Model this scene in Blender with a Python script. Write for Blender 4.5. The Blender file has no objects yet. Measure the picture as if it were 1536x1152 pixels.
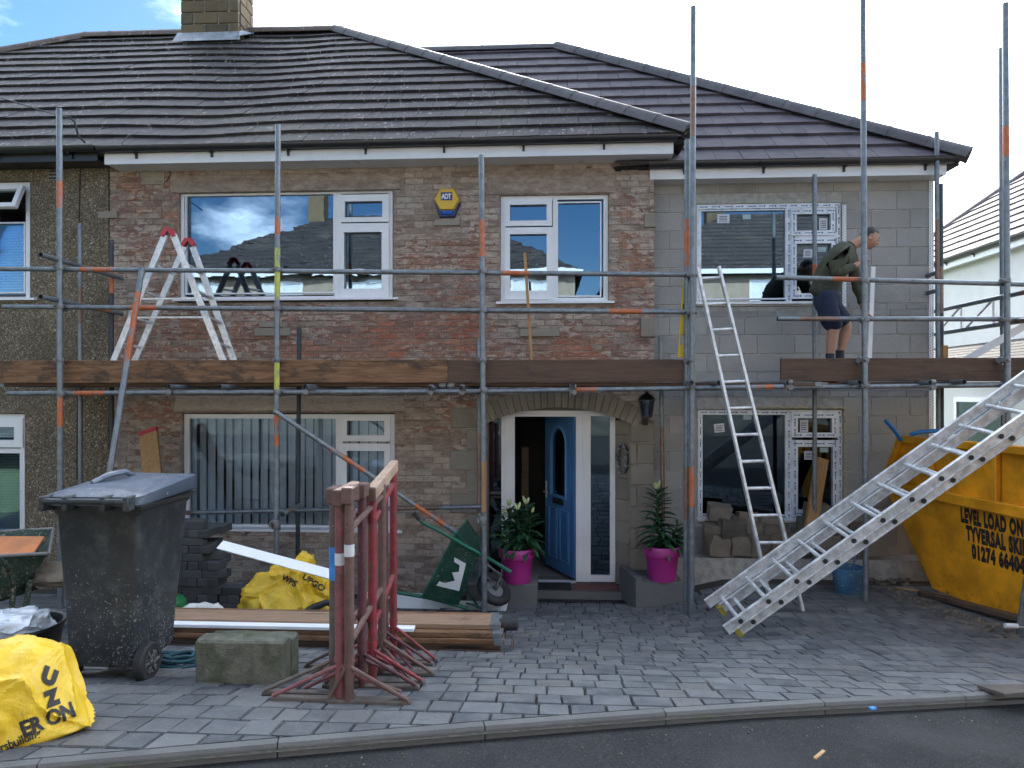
import bpy, bmesh, math, random
from mathutils import Vector, Matrix, noise as mnoise
from mathutils.bvhtree import BVHTree
random.seed(7)
R = math.radians
scene = bpy.context.scene
COL = scene.collection

# ------------------------------------------------------------------ camera
F = 1000.0            # focal length in photo pixels (photo is 1536 wide)
EYE = 2.42            # metres above the drain in front of the door
YAW = math.atan(.054)
HOR = 590.0
cd = bpy.data.cameras.new('camera'); cam = bpy.data.objects.new('camera', cd); COL.objects.link(cam)
cd.sensor_width = 36; cd.lens = 36 * F / 1536; cd.shift_y = (HOR - 576) / 1536
cd.clip_start = .05; cd.clip_end = 2000
cam.location = (0, 0, EYE); cam.rotation_euler = (R(90), 0, YAW)
scene.camera = cam

# ------------------------------------------------------------------ sky and sun
SUN_EL, SUN_AZ = R(40), R(-4)      # sun behind the house, a little to the left (azimuth from +Y to +X)
sundir = Vector((math.sin(SUN_AZ) * math.cos(SUN_EL), math.cos(SUN_AZ) * math.cos(SUN_EL), math.sin(SUN_EL)))
w = bpy.data.worlds.new('World'); scene.world = w; w.use_nodes = True
nt = w.node_tree; nt.nodes.clear()
def N(t, **k):
    n = nt.nodes.new(t)
    for a, b in k.items(): setattr(n, a, b)
    return n
out = N('ShaderNodeOutputWorld'); bg = N('ShaderNodeBackground'); bg.inputs['Strength'].default_value = .15
sky = N('ShaderNodeTexSky', sky_type='NISHITA', sun_disc=False, sun_elevation=SUN_EL, sun_rotation=SUN_AZ)
sky.air_density = 1.0; sky.dust_density = .25; sky.ozone_density = 2.2
tc = N('ShaderNodeTexCoord')
dotn = N('ShaderNodeVectorMath', operation='DOT_PRODUCT'); dotn.inputs[1].default_value = Vector((.2, .85, .49))
mp = N('ShaderNodeMapping'); mp.inputs['Scale'].default_value = (1, 1, 2.2); mp.inputs['Location'].default_value = (3.77, 3.5, 1.3)
nz = N('ShaderNodeTexNoise'); nz.inputs['Scale'].default_value = 2.2; nz.inputs['Detail'].default_value = 7; nz.inputs['Roughness'].default_value = .55
m1 = N('ShaderNodeMath', operation='MULTIPLY_ADD'); m1.inputs[1].default_value = .12; m1.inputs[2].default_value = 0
ad = N('ShaderNodeMath', operation='ADD')
rp = N('ShaderNodeMapRange', interpolation_type='SMOOTHSTEP'); rp.inputs['From Min'].default_value = .50; rp.inputs['From Max'].default_value = .74
mx = N('ShaderNodeMix', data_type='RGBA')
L = nt.links.new
L(tc.outputs['Generated'], dotn.inputs[0]); L(tc.outputs['Generated'], mp.inputs['Vector']); L(mp.outputs[0], nz.inputs['Vector'])
L(dotn.outputs['Value'], m1.inputs[0]); L(m1.outputs[0], ad.inputs[0]); L(nz.outputs['Fac'], ad.inputs[1]); L(ad.outputs[0], rp.inputs['Value'])
L(rp.outputs[0], mx.inputs['Factor']); hs = N('ShaderNodeHueSaturation'); hs.inputs['Saturation'].default_value = 1.25; hs.inputs['Value'].default_value = .26
L(sky.outputs[0], hs.inputs['Color']); L(hs.outputs[0], mx.inputs['A']); mx.inputs['B'].default_value = (13.2, 14.2, 15.4, 1)
L(mx.outputs['Result'], bg.inputs['Color']); L(bg.outputs[0], out.inputs['Surface'])
sd = bpy.data.lights.new('sun', 'SUN'); sun = bpy.data.objects.new('sun', sd); COL.objects.link(sun)
sd.energy = 2.6; sd.angle = R(.53); sd.color = (1, .95, .86)
sun.rotation_euler = (-sundir).to_track_quat('-Z', 'Y').to_euler(); sun.location = (5, 20, 25)

scene.view_settings.view_transform = 'Standard'; scene.view_settings.look = 'None'
scene.view_settings.gamma = 1; scene.view_settings.use_curve_mapping = False
scene.view_settings.exposure = 2.45
scene.cycles.max_bounces = 6; scene.cycles.diffuse_bounces = 3; scene.cycles.glossy_bounces = 4
scene.cycles.transparent_max_bounces = 12; scene.cycles.caustics_reflective = False; scene.cycles.caustics_refractive = False

# ------------------------------------------------------------------ placement helpers
CY, SY = math.cos(YAW), math.sin(YAW)
def ray(px, py):
    u = (px - 768) / F; v = (HOR - py) / F
    return Vector((-SY + u * CY, CY + u * SY, v))
def W(px, py, Y):                    # photo pixel -> world point on the plane Y
    d = ray(px, py); t = Y / d.y
    return Vector((d.x * t, Y, EYE + d.z * t))
def lerp(a, b, t): return a + (b - a) * t
def interp(tab, x):
    if x <= tab[0][0]: return tab[0][1]
    for (a, b), (c, d) in zip(tab, tab[1:]):
        if x <= c: return lerp(b, d, (x - a) / (c - a))
    return tab[-1][1]
GL = [(1.5, 1.02), (2.5, .96), (3.2, .88), (3.7, .79), (4.2, .68), (5, .49), (6, .28), (7, .10), (7.75, 0), (9, -.02)]
GR = [(1.5, 1.02), (2.5, .96), (3.2, .88), (3.7, .77), (4.2, .67), (5, .52), (6, .37), (7, .29), (7.75, .26), (9, .25)]
def sm(a, b, x):
    t = max(0, min(1, (x - a) / (b - a))); return t * t * (3 - 2 * t)
def gsmooth(tab, y):
    return (interp(tab, y - .25) + 2 * interp(tab, y) + interp(tab, y + .25)) / 4
def g(x, y):
    return lerp(gsmooth(GL, y), gsmooth(GR, y), sm(1.0, 2.2, x))
def G(px, py):                       # photo pixel -> point on the sloping drive
    d = ray(px, py); t = .5
    while t < 14:
        p = Vector((0, 0, EYE)) + d * t
        if p.z <= g(p.x, p.y): return Vector((p.x, p.y, g(p.x, p.y)))
        t += .004
    return p
def on(x, y, dz=0): return Vector((x, y, g(x, y) + dz))

# ------------------------------------------------------------------ objects
ORG = {}
def put(o, parent=None, label=None, cat=None, group=None, kind=None):
    if label: o['label'] = label
    if cat: o['category'] = cat
    if group: o['group'] = group
    if kind: o['kind'] = kind
    if parent is not None: o.parent = parent
    return o
def thing(name, label, cat, loc=(0, 0, 0), group=None):
    o = bpy.data.objects.new(name, None); COL.objects.link(o)
    o.location = loc; o.empty_display_size = .1; ORG[o.name] = Vector(loc)
    return put(o, None, label, cat, group)
def org(parent): return ORG.get(parent.name, Vector((0, 0, 0))) if parent is not None else Vector((0, 0, 0))

class MB:
    def __init__(s): s.v = []; s.f = []; s.m = []; s.r = []; s.cm = 0; s.cr = 0.0
    def add(s, vs, fs):
        b = len(s.v); s.v += [Vector(p) for p in vs]
        for f in fs: s.f.append(tuple(b + i for i in f)); s.m.append(s.cm); s.r.append(s.cr)
        return s
    def box(s, a, b):
        x0, y0, z0 = [min(p, q) for p, q in zip(a, b)]; x1, y1, z1 = [max(p, q) for p, q in zip(a, b)]
        return s.add([(x0,y0,z0),(x1,y0,z0),(x1,y1,z0),(x0,y1,z0),(x0,y0,z1),(x1,y0,z1),(x1,y1,z1),(x0,y1,z1)],
              [(0,3,2,1),(4,5,6,7),(0,1,5,4),(1,2,6,5),(2,3,7,6),(3,0,4,7)])
    def obox(s, c, ax, ay, az):      # centre and half-axes
        c, ax, ay, az = map(Vector, (c, ax, ay, az)); vs = []
        for k in (-1, 1):
            for i, j in ((-1,-1),(1,-1),(1,1),(-1,1)): vs.append(c + ax*i + ay*j + az*k)
        return s.add(vs, [(0,3,2,1),(4,5,6,7),(0,1,5,4),(1,2,6,5),(2,3,7,6),(3,0,4,7)])
    def cbox(s, c, ax, ay, az, ch):   # chamfered oriented box
        c = Vector(c); A = [Vector(ax), Vector(ay), Vector(az)]; bm = bmesh.new()
        bmesh.ops.create_cube(bm, size=2)
        l = [a.length for a in A]
        for v in bm.verts: v.co = Vector((v.co.x*l[0], v.co.y*l[1], v.co.z*l[2]))
        bmesh.ops.bevel(bm, geom=bm.edges[:], offset=ch, segments=1, affect='EDGES')
        D = [a.normalized() for a in A]
        bm.verts.index_update()
        s.add([c + D[0]*v.co.x + D[1]*v.co.y + D[2]*v.co.z for v in bm.verts], [[v.index for v in f.verts] for f in bm.faces]); bm.free()
        return s
    def tube(s, pts, r, n=12, cap=True, hollow=0):
        pts = [Vector(p) for p in pts]; rs = r if isinstance(r, (list, tuple)) else [r]*len(pts)
        up = None; rings = []; b = len(s.v)
        for i, p in enumerate(pts):
            t = (pts[min(i+1, len(pts)-1)] - pts[max(i-1, 0)]).normalized()
            if up is None: up = Vector((0,0,1)) if abs(t.z) < .9 else Vector((1,0,0))
            a = t.cross(up).normalized(); up = a.cross(t).normalized()
            rings.append([p + (a*math.cos(2*math.pi*k/n) + up*math.sin(2*math.pi*k/n))*rs[i] for k in range(n)])
        vs = [q for rg in rings for q in rg]; fs = []
        for i in range(len(pts)-1):
            for k in range(n):
                k2 = (k+1) % n; fs.append((i*n+k, i*n+k2, (i+1)*n+k2, (i+1)*n+k))
        if cap and not hollow: fs.append(tuple(reversed(range(n)))); fs.append(tuple((len(pts)-1)*n+k for k in range(n)))
        if hollow:
            m = len(vs); d = (pts[-1]-pts[0]).normalized()
            for e, (p, ri) in enumerate(((pts[0], 0), (pts[-1], len(pts)-1))):
                inn = [p + (q-p)*hollow for q in rings[ri]]; dd = (pts[1]-pts[0]).normalized() if e == 0 else (pts[-2]-pts[-1]).normalized()
                deep = [q + dd*.12 for q in inn]; o = len(vs); vs += inn + deep
                for k in range(n):
                    k2 = (k+1) % n; base = ri*n
                    fs.append((base+k, base+k2, o+k2, o+k)); fs.append((o+k, o+k2, o+n+k2, o+n+k))
                fs.append(tuple(o+n+k for k in range(n)))
        return s.add(vs, fs)
    def lathe(s, prof, c=(0,0,0), n=24, axis=None, cap=(True, True)):
        c = Vector(c); az = Vector(axis).normalized() if axis is not None else Vector((0,0,1))
        ax = az.orthogonal().normalized(); ay = az.cross(ax)
        vs = [c + (ax*math.cos(2*math.pi*k/n) + ay*math.sin(2*math.pi*k/n))*r + az*z for r, z in prof for k in range(n)]; fs = []
        for i in range(len(prof)-1):
            for k in range(n): k2=(k+1)%n; fs.append((i*n+k, i*n+k2, (i+1)*n+k2, (i+1)*n+k))
        if cap[0]: fs.append(tuple(reversed(range(n))))
        if cap[1]: fs.append(tuple((len(prof)-1)*n+k for k in range(n)))
        return s.add(vs, fs)
    def prism(s, poly, d):           # polygon (3-D points) extruded by vector d
        n = len(poly); poly = [Vector(p) for p in poly]; d = Vector(d)
        return s.add(poly + [p+d for p in poly], [tuple(reversed(range(n))), tuple(range(n, 2*n))] + [(i,(i+1)%n,n+(i+1)%n,n+i) for i in range(n)])
    def loft(s, secs, cap=True, closed=True):
        n = len(secs[0]); fs = []
        for i in range(len(secs)-1):
            for k in range(n if closed else n-1): k2=(k+1)%n; fs.append((i*n+k,i*n+k2,(i+1)*n+k2,(i+1)*n+k))
        if cap: fs.append(tuple(reversed(range(n)))); fs.append(tuple((len(secs)-1)*n+k for k in range(n)))
        return s.add([p for q in secs for p in q], fs)
    def mesh(s, name, mats, o=Vector((0,0,0)), smooth=False, fix=True):
        me = bpy.data.meshes.new(name); me.from_pydata([tuple(p - o) for p in s.v], [], s.f)
        for m in (mats if isinstance(mats, (list, tuple)) else [mats]): me.materials.append(m)
        me.polygons.foreach_set('material_index', s.m)
        if any(s.r):
            at = me.attributes.new('rnd', 'FLOAT', 'FACE'); at.data.foreach_set('value', s.r)
        if fix:
            bm = bmesh.new(); bm.from_mesh(me); bmesh.ops.recalc_face_normals(bm, faces=bm.faces[:]); bm.to_mesh(me); bm.free()
        if smooth:
            me.polygons.foreach_set('use_smooth', [True]*len(me.polygons)); me.set_sharp_from_angle(angle=R(38))
        me.update(); return me
    def build(s, name, mats, parent=None, smooth=False, label=None, cat=None, group=None, kind=None, fix=True):
        o0 = org(parent); me = s.mesh(name, mats, o0, smooth, fix)
        o = bpy.data.objects.new(name, me); COL.objects.link(o); ORG[o.name] = o0
        return put(o, parent, label, cat, group, kind)
    def solo(s, name, mats, label, cat, group=None, smooth=False, kind=None):   # thing of one mesh, origin at its base
        xs = [p.x for p in s.v]; ys = [p.y for p in s.v]; zs = [p.z for p in s.v]
        o0 = Vector(((min(xs)+max(xs))/2, (min(ys)+max(ys))/2, min(zs))); me = s.mesh(name, mats, o0, smooth)
        o = bpy.data.objects.new(name, me); COL.objects.link(o); o.location = o0; ORG[o.name] = o0
        return put(o, None, label, cat, group, kind)
def piece(name, me, loc, parent, rot=(0,0,0), sc=(1,1,1)):
    o = bpy.data.objects.new(name, me); COL.objects.link(o); o.parent = parent
    o.location = Vector(loc) - org(parent); o.rotation_euler = rot; o.scale = sc
    return o

# ------------------------------------------------------------------ materials
class NB:
    def __init__(s, name):
        s.m = bpy.data.materials.new(name); s.m.use_nodes = True; s.t = s.m.node_tree; s.t.nodes.clear()
        s.out = s.n('ShaderNodeOutputMaterial'); s.p = s.n('ShaderNodeBsdfPrincipled'); s.l(s.p.outputs[0], s.out.inputs['Surface'])
    def n(s, t, **k):
        x = s.t.nodes.new(t)
        for a, b in k.items(): setattr(x, a, b)
        return x
    def l(s, a, b): s.t.links.new(a, b)
    def set(s, sock, v):
        if hasattr(v, 'links') or isinstance(v, bpy.types.NodeSocket): s.l(v, sock)
        elif isinstance(v, (tuple, list)) and len(v) == 3 and sock.type == 'RGBA': sock.default_value = (*v, 1)
        else: sock.default_value = v
    def coord(s, kind='obj'):
        if kind == 'world': return s.n('ShaderNodeNewGeometry').outputs['Position']
        return s.n('ShaderNodeTexCoord').outputs['Object' if kind == 'obj' else 'Generated']
    def map(s, v, sc=(1,1,1), loc=(0,0,0)):
        m = s.n('ShaderNodeMapping'); s.l(v, m.inputs['Vector']); m.inputs['Scale'].default_value = sc; s.set(m.inputs['Location'], loc); return m.outputs[0]
    def noise(s, v, scale, detail=4, rough=.55, dist=0):
        x = s.n('ShaderNodeTexNoise'); s.l(v, x.inputs['Vector']); x.inputs['Scale'].default_value = scale; x.inputs['Detail'].default_value = detail
        x.inputs['Roughness'].default_value = rough; x.inputs['Distortion'].default_value = dist; return x.outputs['Fac']
    def voro(s, v, scale, feature='F1', out='Distance'):
        x = s.n('ShaderNodeTexVoronoi', feature=feature); s.l(v, x.inputs['Vector']); x.inputs['Scale'].default_value = scale; return x.outputs[out]
    def rng(s, v, a, b, c=0, d=1, smooth=True):
        x = s.n('ShaderNodeMapRange', interpolation_type='SMOOTHSTEP' if smooth else 'LINEAR'); s.l(v, x.inputs['Value'])
        for k, q in (('From Min', a), ('From Max', b), ('To Min', c), ('To Max', d)): x.inputs[k].default_value = q
        return x.outputs[0]
    def math(s, op, a, b=0, c=0):
        x = s.n('ShaderNodeMath', operation=op); s.set(x.inputs[0], a); s.set(x.inputs[1], b); s.set(x.inputs[2], c); return x.outputs[0]
    def mix(s, f, a, b, mode='MIX'):
        x = s.n('ShaderNodeMix', data_type='RGBA', blend_type=mode); s.set(x.inputs['Factor'], f); s.set(x.inputs['A'], a); s.set(x.inputs['B'], b); return x.outputs['Result']
    def rnd(s):                      # one random value for each piece (own object, or face attribute in a joined mesh)
        a = s.n('ShaderNodeAttribute', attribute_name='rnd').outputs['Fac']; o = s.n('ShaderNodeObjectInfo').outputs['Random']
        return s.math('FRACT', s.math('ADD', s.math('MULTIPLY', a, 7.31), o))
    def sep(s, v): 
        x = s.n('ShaderNodeSeparateXYZ'); s.l(v, x.inputs[0]); return x.outputs
    def ramp(s, f, stops):
        x = s.n('ShaderNodeValToRGB'); s.l(f, x.inputs['Fac']); e = x.color_ramp.elements
        while len(e) < len(stops): e.new(.5)
        for q, (p, c) in zip(e, stops): q.position = p; q.color = (*c, 1)
        return x.outputs['Color']
    def bump(s, h, strength=.4, dist=.01, nrm=None):
        b = s.n('ShaderNodeBump'); b.inputs['Strength'].default_value = strength; b.inputs['Distance'].default_value = dist; s.l(h, b.inputs['Height'])
        if nrm is not None: s.l(nrm, b.inputs['Normal'])
        return b.outputs[0]
    def done(s, col, rough=.7, nrm=None, metal=0, spec=.5):
        s.set(s.p.inputs['Base Color'], col); s.set(s.p.inputs['Roughness'], rough); s.set(s.p.inputs['Metallic'], metal)
        s.p.inputs['Specular IOR Level'].default_value = spec
        if nrm is not None: s.l(nrm, s.p.inputs['Normal'])
        return s.m
def simple(name, col, rough=.6, var=.25, scale=8, metal=0, bump=.15, dirt=None, dscale=3, damt=(.55, .75), spec=.5, kind='obj', bd=.004):
    b = NB(name); v = b.coord(kind); n1 = b.noise(v, scale, 5)
    c = b.mix(b.rng(n1, .3, .7), tuple(x*(1-var) for x in col), tuple(min(1, x*(1+var)) for x in col))
    if dirt is not None: c = b.mix(b.rng(b.noise(v, dscale, 6, .65), damt[0], damt[1]), c, dirt)
    return b.done(c, b.rng(n1, .2, .8, max(.05, rough-.1), min(1, rough+.1)), b.bump(b.noise(v, scale*6, 4), bump, bd) if bump else None, metal, spec)

def mk_brick(kind):
    b = NB('weathered_brick' if kind == 'brick' else 'old_mortar'); v = b.coord('world'); r = b.rnd()
    big = b.rng(b.noise(v, .8, 4, .55), .25, .75, 0, 1, False); vs = b.map(v, (1, 1, 2.2)); fine = b.noise(vs, 9, 8, .72, .6); mid = b.noise(vs, 3.2, 4, .6)
    sm_ = b.math('ADD', b.math('MULTIPLY', big, .34), b.math('MULTIPLY', fine, .80))
    sm_ = b.math('ADD', sm_, b.math('MULTIPLY', mid, .35))
    if kind == 'brick': sm_ = b.math('ADD', sm_, b.math('MULTIPLY_ADD', r, -.16, .06))
    zz = b.sep(v)[2]; band_ = b.math('MULTIPLY', b.rng(zz, 2.55, 3.0), b.rng(zz, 3.55, 3.15)); sm_ = b.math('SUBTRACT', sm_, b.math('MULTIPLY', band_, .13)); mask = b.rng(sm_, .60, .665)
    red = b.ramp(r, [(0, (.42, .135, .08)), (.3, (.50, .19, .115)), (.55, (.36, .19, .135)), (.8, (.50, .25, .165)), (1, (.31, .19, .15))])
    red = b.mix(b.rng(fine, .35, .6), b.mix(.55, red, (.12, .08, .065)), red)
    rr2 = b.math('MULTIPLY_ADD', r, .34, -.17)
    sc = b.ramp(b.math('ADD', b.noise(vs, 6, 8, .78), rr2), [(.22, (.20, .145, .115)), (.38, (.36, .275, .22)), (.50, (.48, .385, .31)), (.62, (.58, .48, .395)), (.74, (.42, .37, .33)), (.88, (.30, .295, .29))])
    col = b.mix(mask, red if kind == 'brick' else b.mix(.35, sc, (.38, .32, .26)), sc)
    pits = b.rng(b.noise(vs, 17, 7, .8, 1.8), .585, .65); col = b.mix(b.math('MULTIPLY', pits, .8), col, (.06, .048, .04)); pl = b.rng(b.noise(vs, 13, 5, .7, 1.0), .62, .70); col = b.mix(b.math('MULTIPLY', pl, .55), col, (.52, .47, .40))
    big2 = b.rng(b.noise(v, 1.6, 4), .35, .7); col = b.mix(b.math('MULTIPLY', big2, .35), col, b.mix(.5, col, (.17, .165, .17)))
    ck = b.rng(b.voro(b.map(vs, (1, 1, 1)), 11, 'DISTANCE_TO_EDGE'), .0, .035); col = b.mix(b.math('MULTIPLY', b.math('SUBTRACT', 1, ck), b.rng(b.noise(v, 2.2, 3), .45, .6, 0, .55)), col, (.09, .07, .058))
    h = b.math('ADD', b.math('MULTIPLY', fine, 1.0), b.math('MULTIPLY', b.noise(vs, 45, 4, .7), .45))
    return b.done(col, .92, b.bump(h, 1.0, .03), spec=.2)
def mk_block(name, stops, smear=(.36, .35, .33), bs=.5, ds=1.0):
    b = NB(name); v = b.coord('world'); r = b.rnd()
    c = b.ramp(r, stops); c = b.mix(b.rng(b.noise(v, 4, 5), .35, .7), c, b.mix(.4, c, smear))
    c = b.mix(b.math('MULTIPLY', b.rng(b.noise(v, 60, 3, .7), .55, .75), .4), c, (.07, .07, .068))
    c = b.mix(b.math('MULTIPLY', b.rng(b.noise(v, 1.1, 3), .5, .75), .35), c, (.12, .115, .105))
    h = b.math('ADD', b.noise(v, 90, 4, .75), b.noise(v, 14, 3))
    return b.done(c, .93, b.bump(h, bs, .008*ds), spec=.2)
def mk_sett():
    b = NB('paving_sett_stone'); v = b.coord('world'); r = b.rnd()
    c = b.ramp(r, [(0, (.055, .061, .069)), (.25, (.092, .098, .106)), (.5, (.124, .129, .135)), (.7, (.070, .074, .080)), (.85, (.150, .152, .152)), (1, (.102, .098, .092))])
    c = b.mix(b.rng(b.noise(v, 7, 6, .65), .35, .7), c, b.mix(.5, c, (.19, .195, .20)))
    c = b.mix(b.math('MULTIPLY', b.rng(b.noise(v, .9, 4, .6), .48, .7), .55), c, (.075, .078, .084))
    c = b.mix(b.math('MULTIPLY', b.rng(b.noise(v, 1.7, 5, .6), .62, .75), .45), c, (.22, .17, .125))
    c = b.mix(b.rng(b.noise(v, 70, 3, .7), .62, .74, 0, .6), c, (.33, .333, .335))
    h = b.math('ADD', b.noise(v, 22, 6, .65), b.math('MULTIPLY', b.noise(v, 110, 3, .7), .4))
    return b.done(c, b.rng(b.noise(v, 5, 4), .3, .7, .52, .8), b.bump(h, .55, .01), spec=.4)
def mk_tile(name, stops, lichen):
    b = NB(name); v = b.coord('world'); r = b.rnd()
    c = b.ramp(r, stops); c = b.mix(b.rng(b.noise(v, 5, 5), .3, .7), c, b.mix(.4, c, (.025, .025, .028)))
    if lichen:
        lv = b.map(v, (1, .6, .6)); l1 = b.rng(b.noise(lv, 19, 4, .6), .60, .66); l2 = b.rng(b.noise(v, 1.1, 3), .32, .55)
        c = b.mix(b.math('MULTIPLY', b.math('MULTIPLY', l1, l2), .8), c, (.26, .255, .235))
        c = b.mix(b.math('MULTIPLY', b.rng(b.noise(v, .8, 4), .5, .75), .35), c, (.10, .095, .07))
    return b.done(c, .72, b.bump(b.noise(v, 60, 5, .7), .35, .006), spec=.35)
def mk_render():
    b = NB('pebbledash'); v = b.coord('world'); d = b.voro(v, 75); c0 = b.n('ShaderNodeTexVoronoi'); b.l(v, c0.inputs['Vector']); c0.inputs['Scale'].default_value = 75
    rr = b.sep(c0.outputs['Color'])[0]
    c = b.ramp(rr, [(0, (.10, .08, .054)), (.4, (.165, .133, .093)), (.75, (.245, .20, .138)), (.93, (.32, .275, .20)), (1, (.54, .50, .43))])
    c = b.mix(b.rng(b.noise(v, 1.3, 4), .35, .7, 0, .45), c, (.075, .065, .05))
    return b.done(c, .95, b.bump(b.math('SUBTRACT', 1, d), .9, .012), spec=.2)
def mk_glass(name, tint=(.55, .62, .68), refl=.3, wav=.0, dark=.75):
    b = NB(name); b.t.nodes.remove(b.p)
    tr = b.n('ShaderNodeBsdfTransparent'); tr.inputs['Color'].default_value = (*[x*dark for x in tint], 1)
    gl = b.n('ShaderNodeBsdfGlossy'); gl.inputs['Roughness'].default_value = .004; gl.inputs['Color'].default_value = (.62, .82, 1, 1)
    fr = b.n('ShaderNodeFresnel'); fr.inputs['IOR'].default_value = 1.5
    f = b.math('MINIMUM', b.math('MULTIPLY_ADD', fr.outputs[0], 1.5, refl - .06), 1)
    ms = b.n('ShaderNodeMixShader'); b.l(f, ms.inputs[0]); b.l(tr.outputs[0], ms.inputs[1]); b.l(gl.outputs[0], ms.inputs[2]); b.l(ms.outputs[0], b.out.inputs['Surface'])
    if wav:
        v = b.coord('world'); nm = b.bump(b.noise(b.map(v, (1, 1, 1.6)), 3.0, 2, .4), 1, wav); b.l(nm, gl.inputs['Normal'])
    return b.m
def mk_galv(name, base=(.19, .215, .235), paint=None, rust=.0, rough=.42, metal=.55, dk=.7):
    b = NB(name); v = b.coord('world'); n1 = b.noise(v, 14, 5, .65)
    c = b.mix(b.rng(n1, .3, .7), tuple(x*.72 for x in base), tuple(x*1.2 for x in base))
    c = b.mix(b.rng(b.noise(v, 5, 5, .7), .56, .72, 0, dk), c, (.10, .10, .105))
    if paint: c = b.mix(b.rng(b.noise(b.map(v, (1,1,.45)), 9, 5, .7), .38, .5), c, b.mix(b.rng(n1, .3, .7), paint, tuple(x*.75 for x in paint)))
    if rust: c = b.mix(b.rng(b.noise(v, 8, 5, .7), .62-rust*.2, .72, 0, .8), c, (.16, .07, .035))
    m = b.rng(b.noise(v, 5, 5, .7), .5, .7, metal, metal*.4)
    return b.done(c, b.rng(n1, .3, .7, rough-.06, rough+.14), b.bump(b.noise(v, 60, 4), .12, .003), 0 if paint else m)
def mk_wood(name, a, bcol, axis='x', dirt=None, rough=.75, sc=1.0, damt=(.5, .7)):
    b = NB(name); v = b.coord('world'); r = b.n('ShaderNodeObjectInfo').outputs['Random']
    s = {'x': (.9, 14, 14), 'y': (14, .9, 14), 'z': (14, 14, .9)}[axis]
    off = b.n('ShaderNodeCombineXYZ'); b.l(b.math('MULTIPLY', r, 37), off.inputs[0]); b.l(b.math('MULTIPLY', r, 11), off.inputs[2])
    g1 = b.noise(b.map(v, tuple(q*sc for q in s), off.outputs[0]), 2.2, 6, .6, 1.2)
    c = b.mix(b.rng(g1, .3, .72), a, bcol)
    kn = b.rng(b.voro(b.map(v, tuple(q*.28*sc for q in s), off.outputs[0]), 2.0), .06, .13); c = b.mix(kn, tuple(x*.25 for x in a), c)
    if dirt: c = b.mix(b.rng(b.noise(b.map(v, (1.2, 2, 3)), 1.6, 6, .7), damt[0], damt[1], 0, .85), c, dirt)
    return b.done(c, rough, b.bump(g1, .35, .004), spec=.25)
def mk_splat(name, base, spl, rough=.5, amt=.62, low=None, sc=38, du=.22):   # dirty plastic with splashes of mortar, thicker low down
    b = NB(name); v = b.coord('world'); n1 = b.noise(v, 3, 5, .6)
    c = b.mix(b.rng(n1, .3, .7), tuple(x*.75 for x in base), tuple(x*1.3 for x in base))
    s = b.noise(v, sc, 5, .62)
    if low: s = b.math('ADD', s, b.rng(b.sep(v)[2], low[0], low[1], .10, -.04))
    s = b.math('ADD', s, b.math('MULTIPLY_ADD', b.noise(v, 4, 4), .2, -.1))
    c = b.mix(b.rng(s, amt, amt+.07, 0, .8), c, spl)
    dust = b.rng(b.noise(v, 7, 7, .75), .45, .8, 0, du); c = b.mix(dust, c, spl)
    return b.done(c, b.rng(s, amt-.1, amt+.05, rough, .85), b.bump(s, .25, .004), spec=.4)
def mk_cloth(name, col, rough=.55, var=.2):
    b = NB(name); v = b.coord('world'); n1 = b.noise(v, 5, 5)
    c = b.mix(b.rng(n1, .35, .7), tuple(x*(1-var) for x in col), col)
    c = b.mix(b.rng(b.noise(v, 11, 6, .7), .6, .8, 0, .35), c, (.25, .22, .16))
    vw = b.voro(b.map(v, (1, 1, 1.3)), 9, 'DISTANCE_TO_EDGE'); h = b.math('ADD', b.math('MULTIPLY', vw, .25), b.noise(v, 6, 5, .55, 2.5))
    return b.done(c, rough, b.bump(h, .5, .02), spec=.4)
def mk_road():
    b = NB('asphalt'); v = b.coord('world')
    c = b.ramp(b.noise(v, 85, 5, .85), [(.32, (.006, .0065, .007)), (.48, (.018, .019, .020)), (.60, (.040, .041, .042)), (.70, (.15, .15, .15))])
    c = b.mix(b.rng(b.noise(v, 1.4, 5, .6), .42, .72, 0, .5), c, (.05, .05, .051))
    return b.done(c, b.rng(b.noise(v, 2, 4), .3, .7, .7, .95), b.bump(b.noise(v, 170, 3, .8), .9, .006), spec=.3)

M = {}
M['brick'] = mk_brick('brick'); M['mortar'] = mk_brick('mortar')
M['block'] = mk_block('concrete_block', [(0, (.27, .265, .25)), (.4, (.32, .315, .30)), (.7, (.365, .355, .335)), (1, (.29, .28, .26))])
M['blockmortar'] = simple('block_mortar', (.36, .35, .325), .95, .2, 12, kind='world', bump=.5)
M['stone'] = mk_block('dressed_stone', [(0, (.24, .21, .17)), (.5, (.30, .265, .215)), (1, (.21, .19, .16))], (.30, .27, .22), .35)
M['lintel'] = mk_block('lintel_stone', [(0, (.34, .285, .225)), (1, (.39, .33, .265))], (.27, .24, .21), 1.0)
M['chimney'] = mk_block('chimney_stone', [(0, (.115, .085, .055)), (.5, (.17, .125, .075)), (1, (.085, .07, .05))], (.2, .16, .1), .9)
M['rubble'] = mk_block('rubble_stone', [(0, (.13, .105, .08)), (.3, (.34, .28, .21)), (.6, (.11, .10, .088)), (.8, (.27, .24, .20)), (1, (.19, .155, .115))], (.36, .31, .25), 1.0, 2.5)
M['oldblock'] = simple('mossy_concrete', (.135, .135, .105), .95, .3, 14, bump=.8, dirt=(.05, .065, .03), dscale=6, damt=(.4, .7), kind='world', bd=.012)
M['sett'] = mk_sett(); M['joint'] = simple('joint_sand', (.055, .05, .042), .95, .4, 30, bump=.6, kind='world', dirt=(.05, .06, .025), damt=(.55, .7))
M['kerb'] = mk_block('kerb_concrete', [(0, (.12, .12, .118)), (1, (.15, .15, .146))], (.18, .18, .175), .6)
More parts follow.
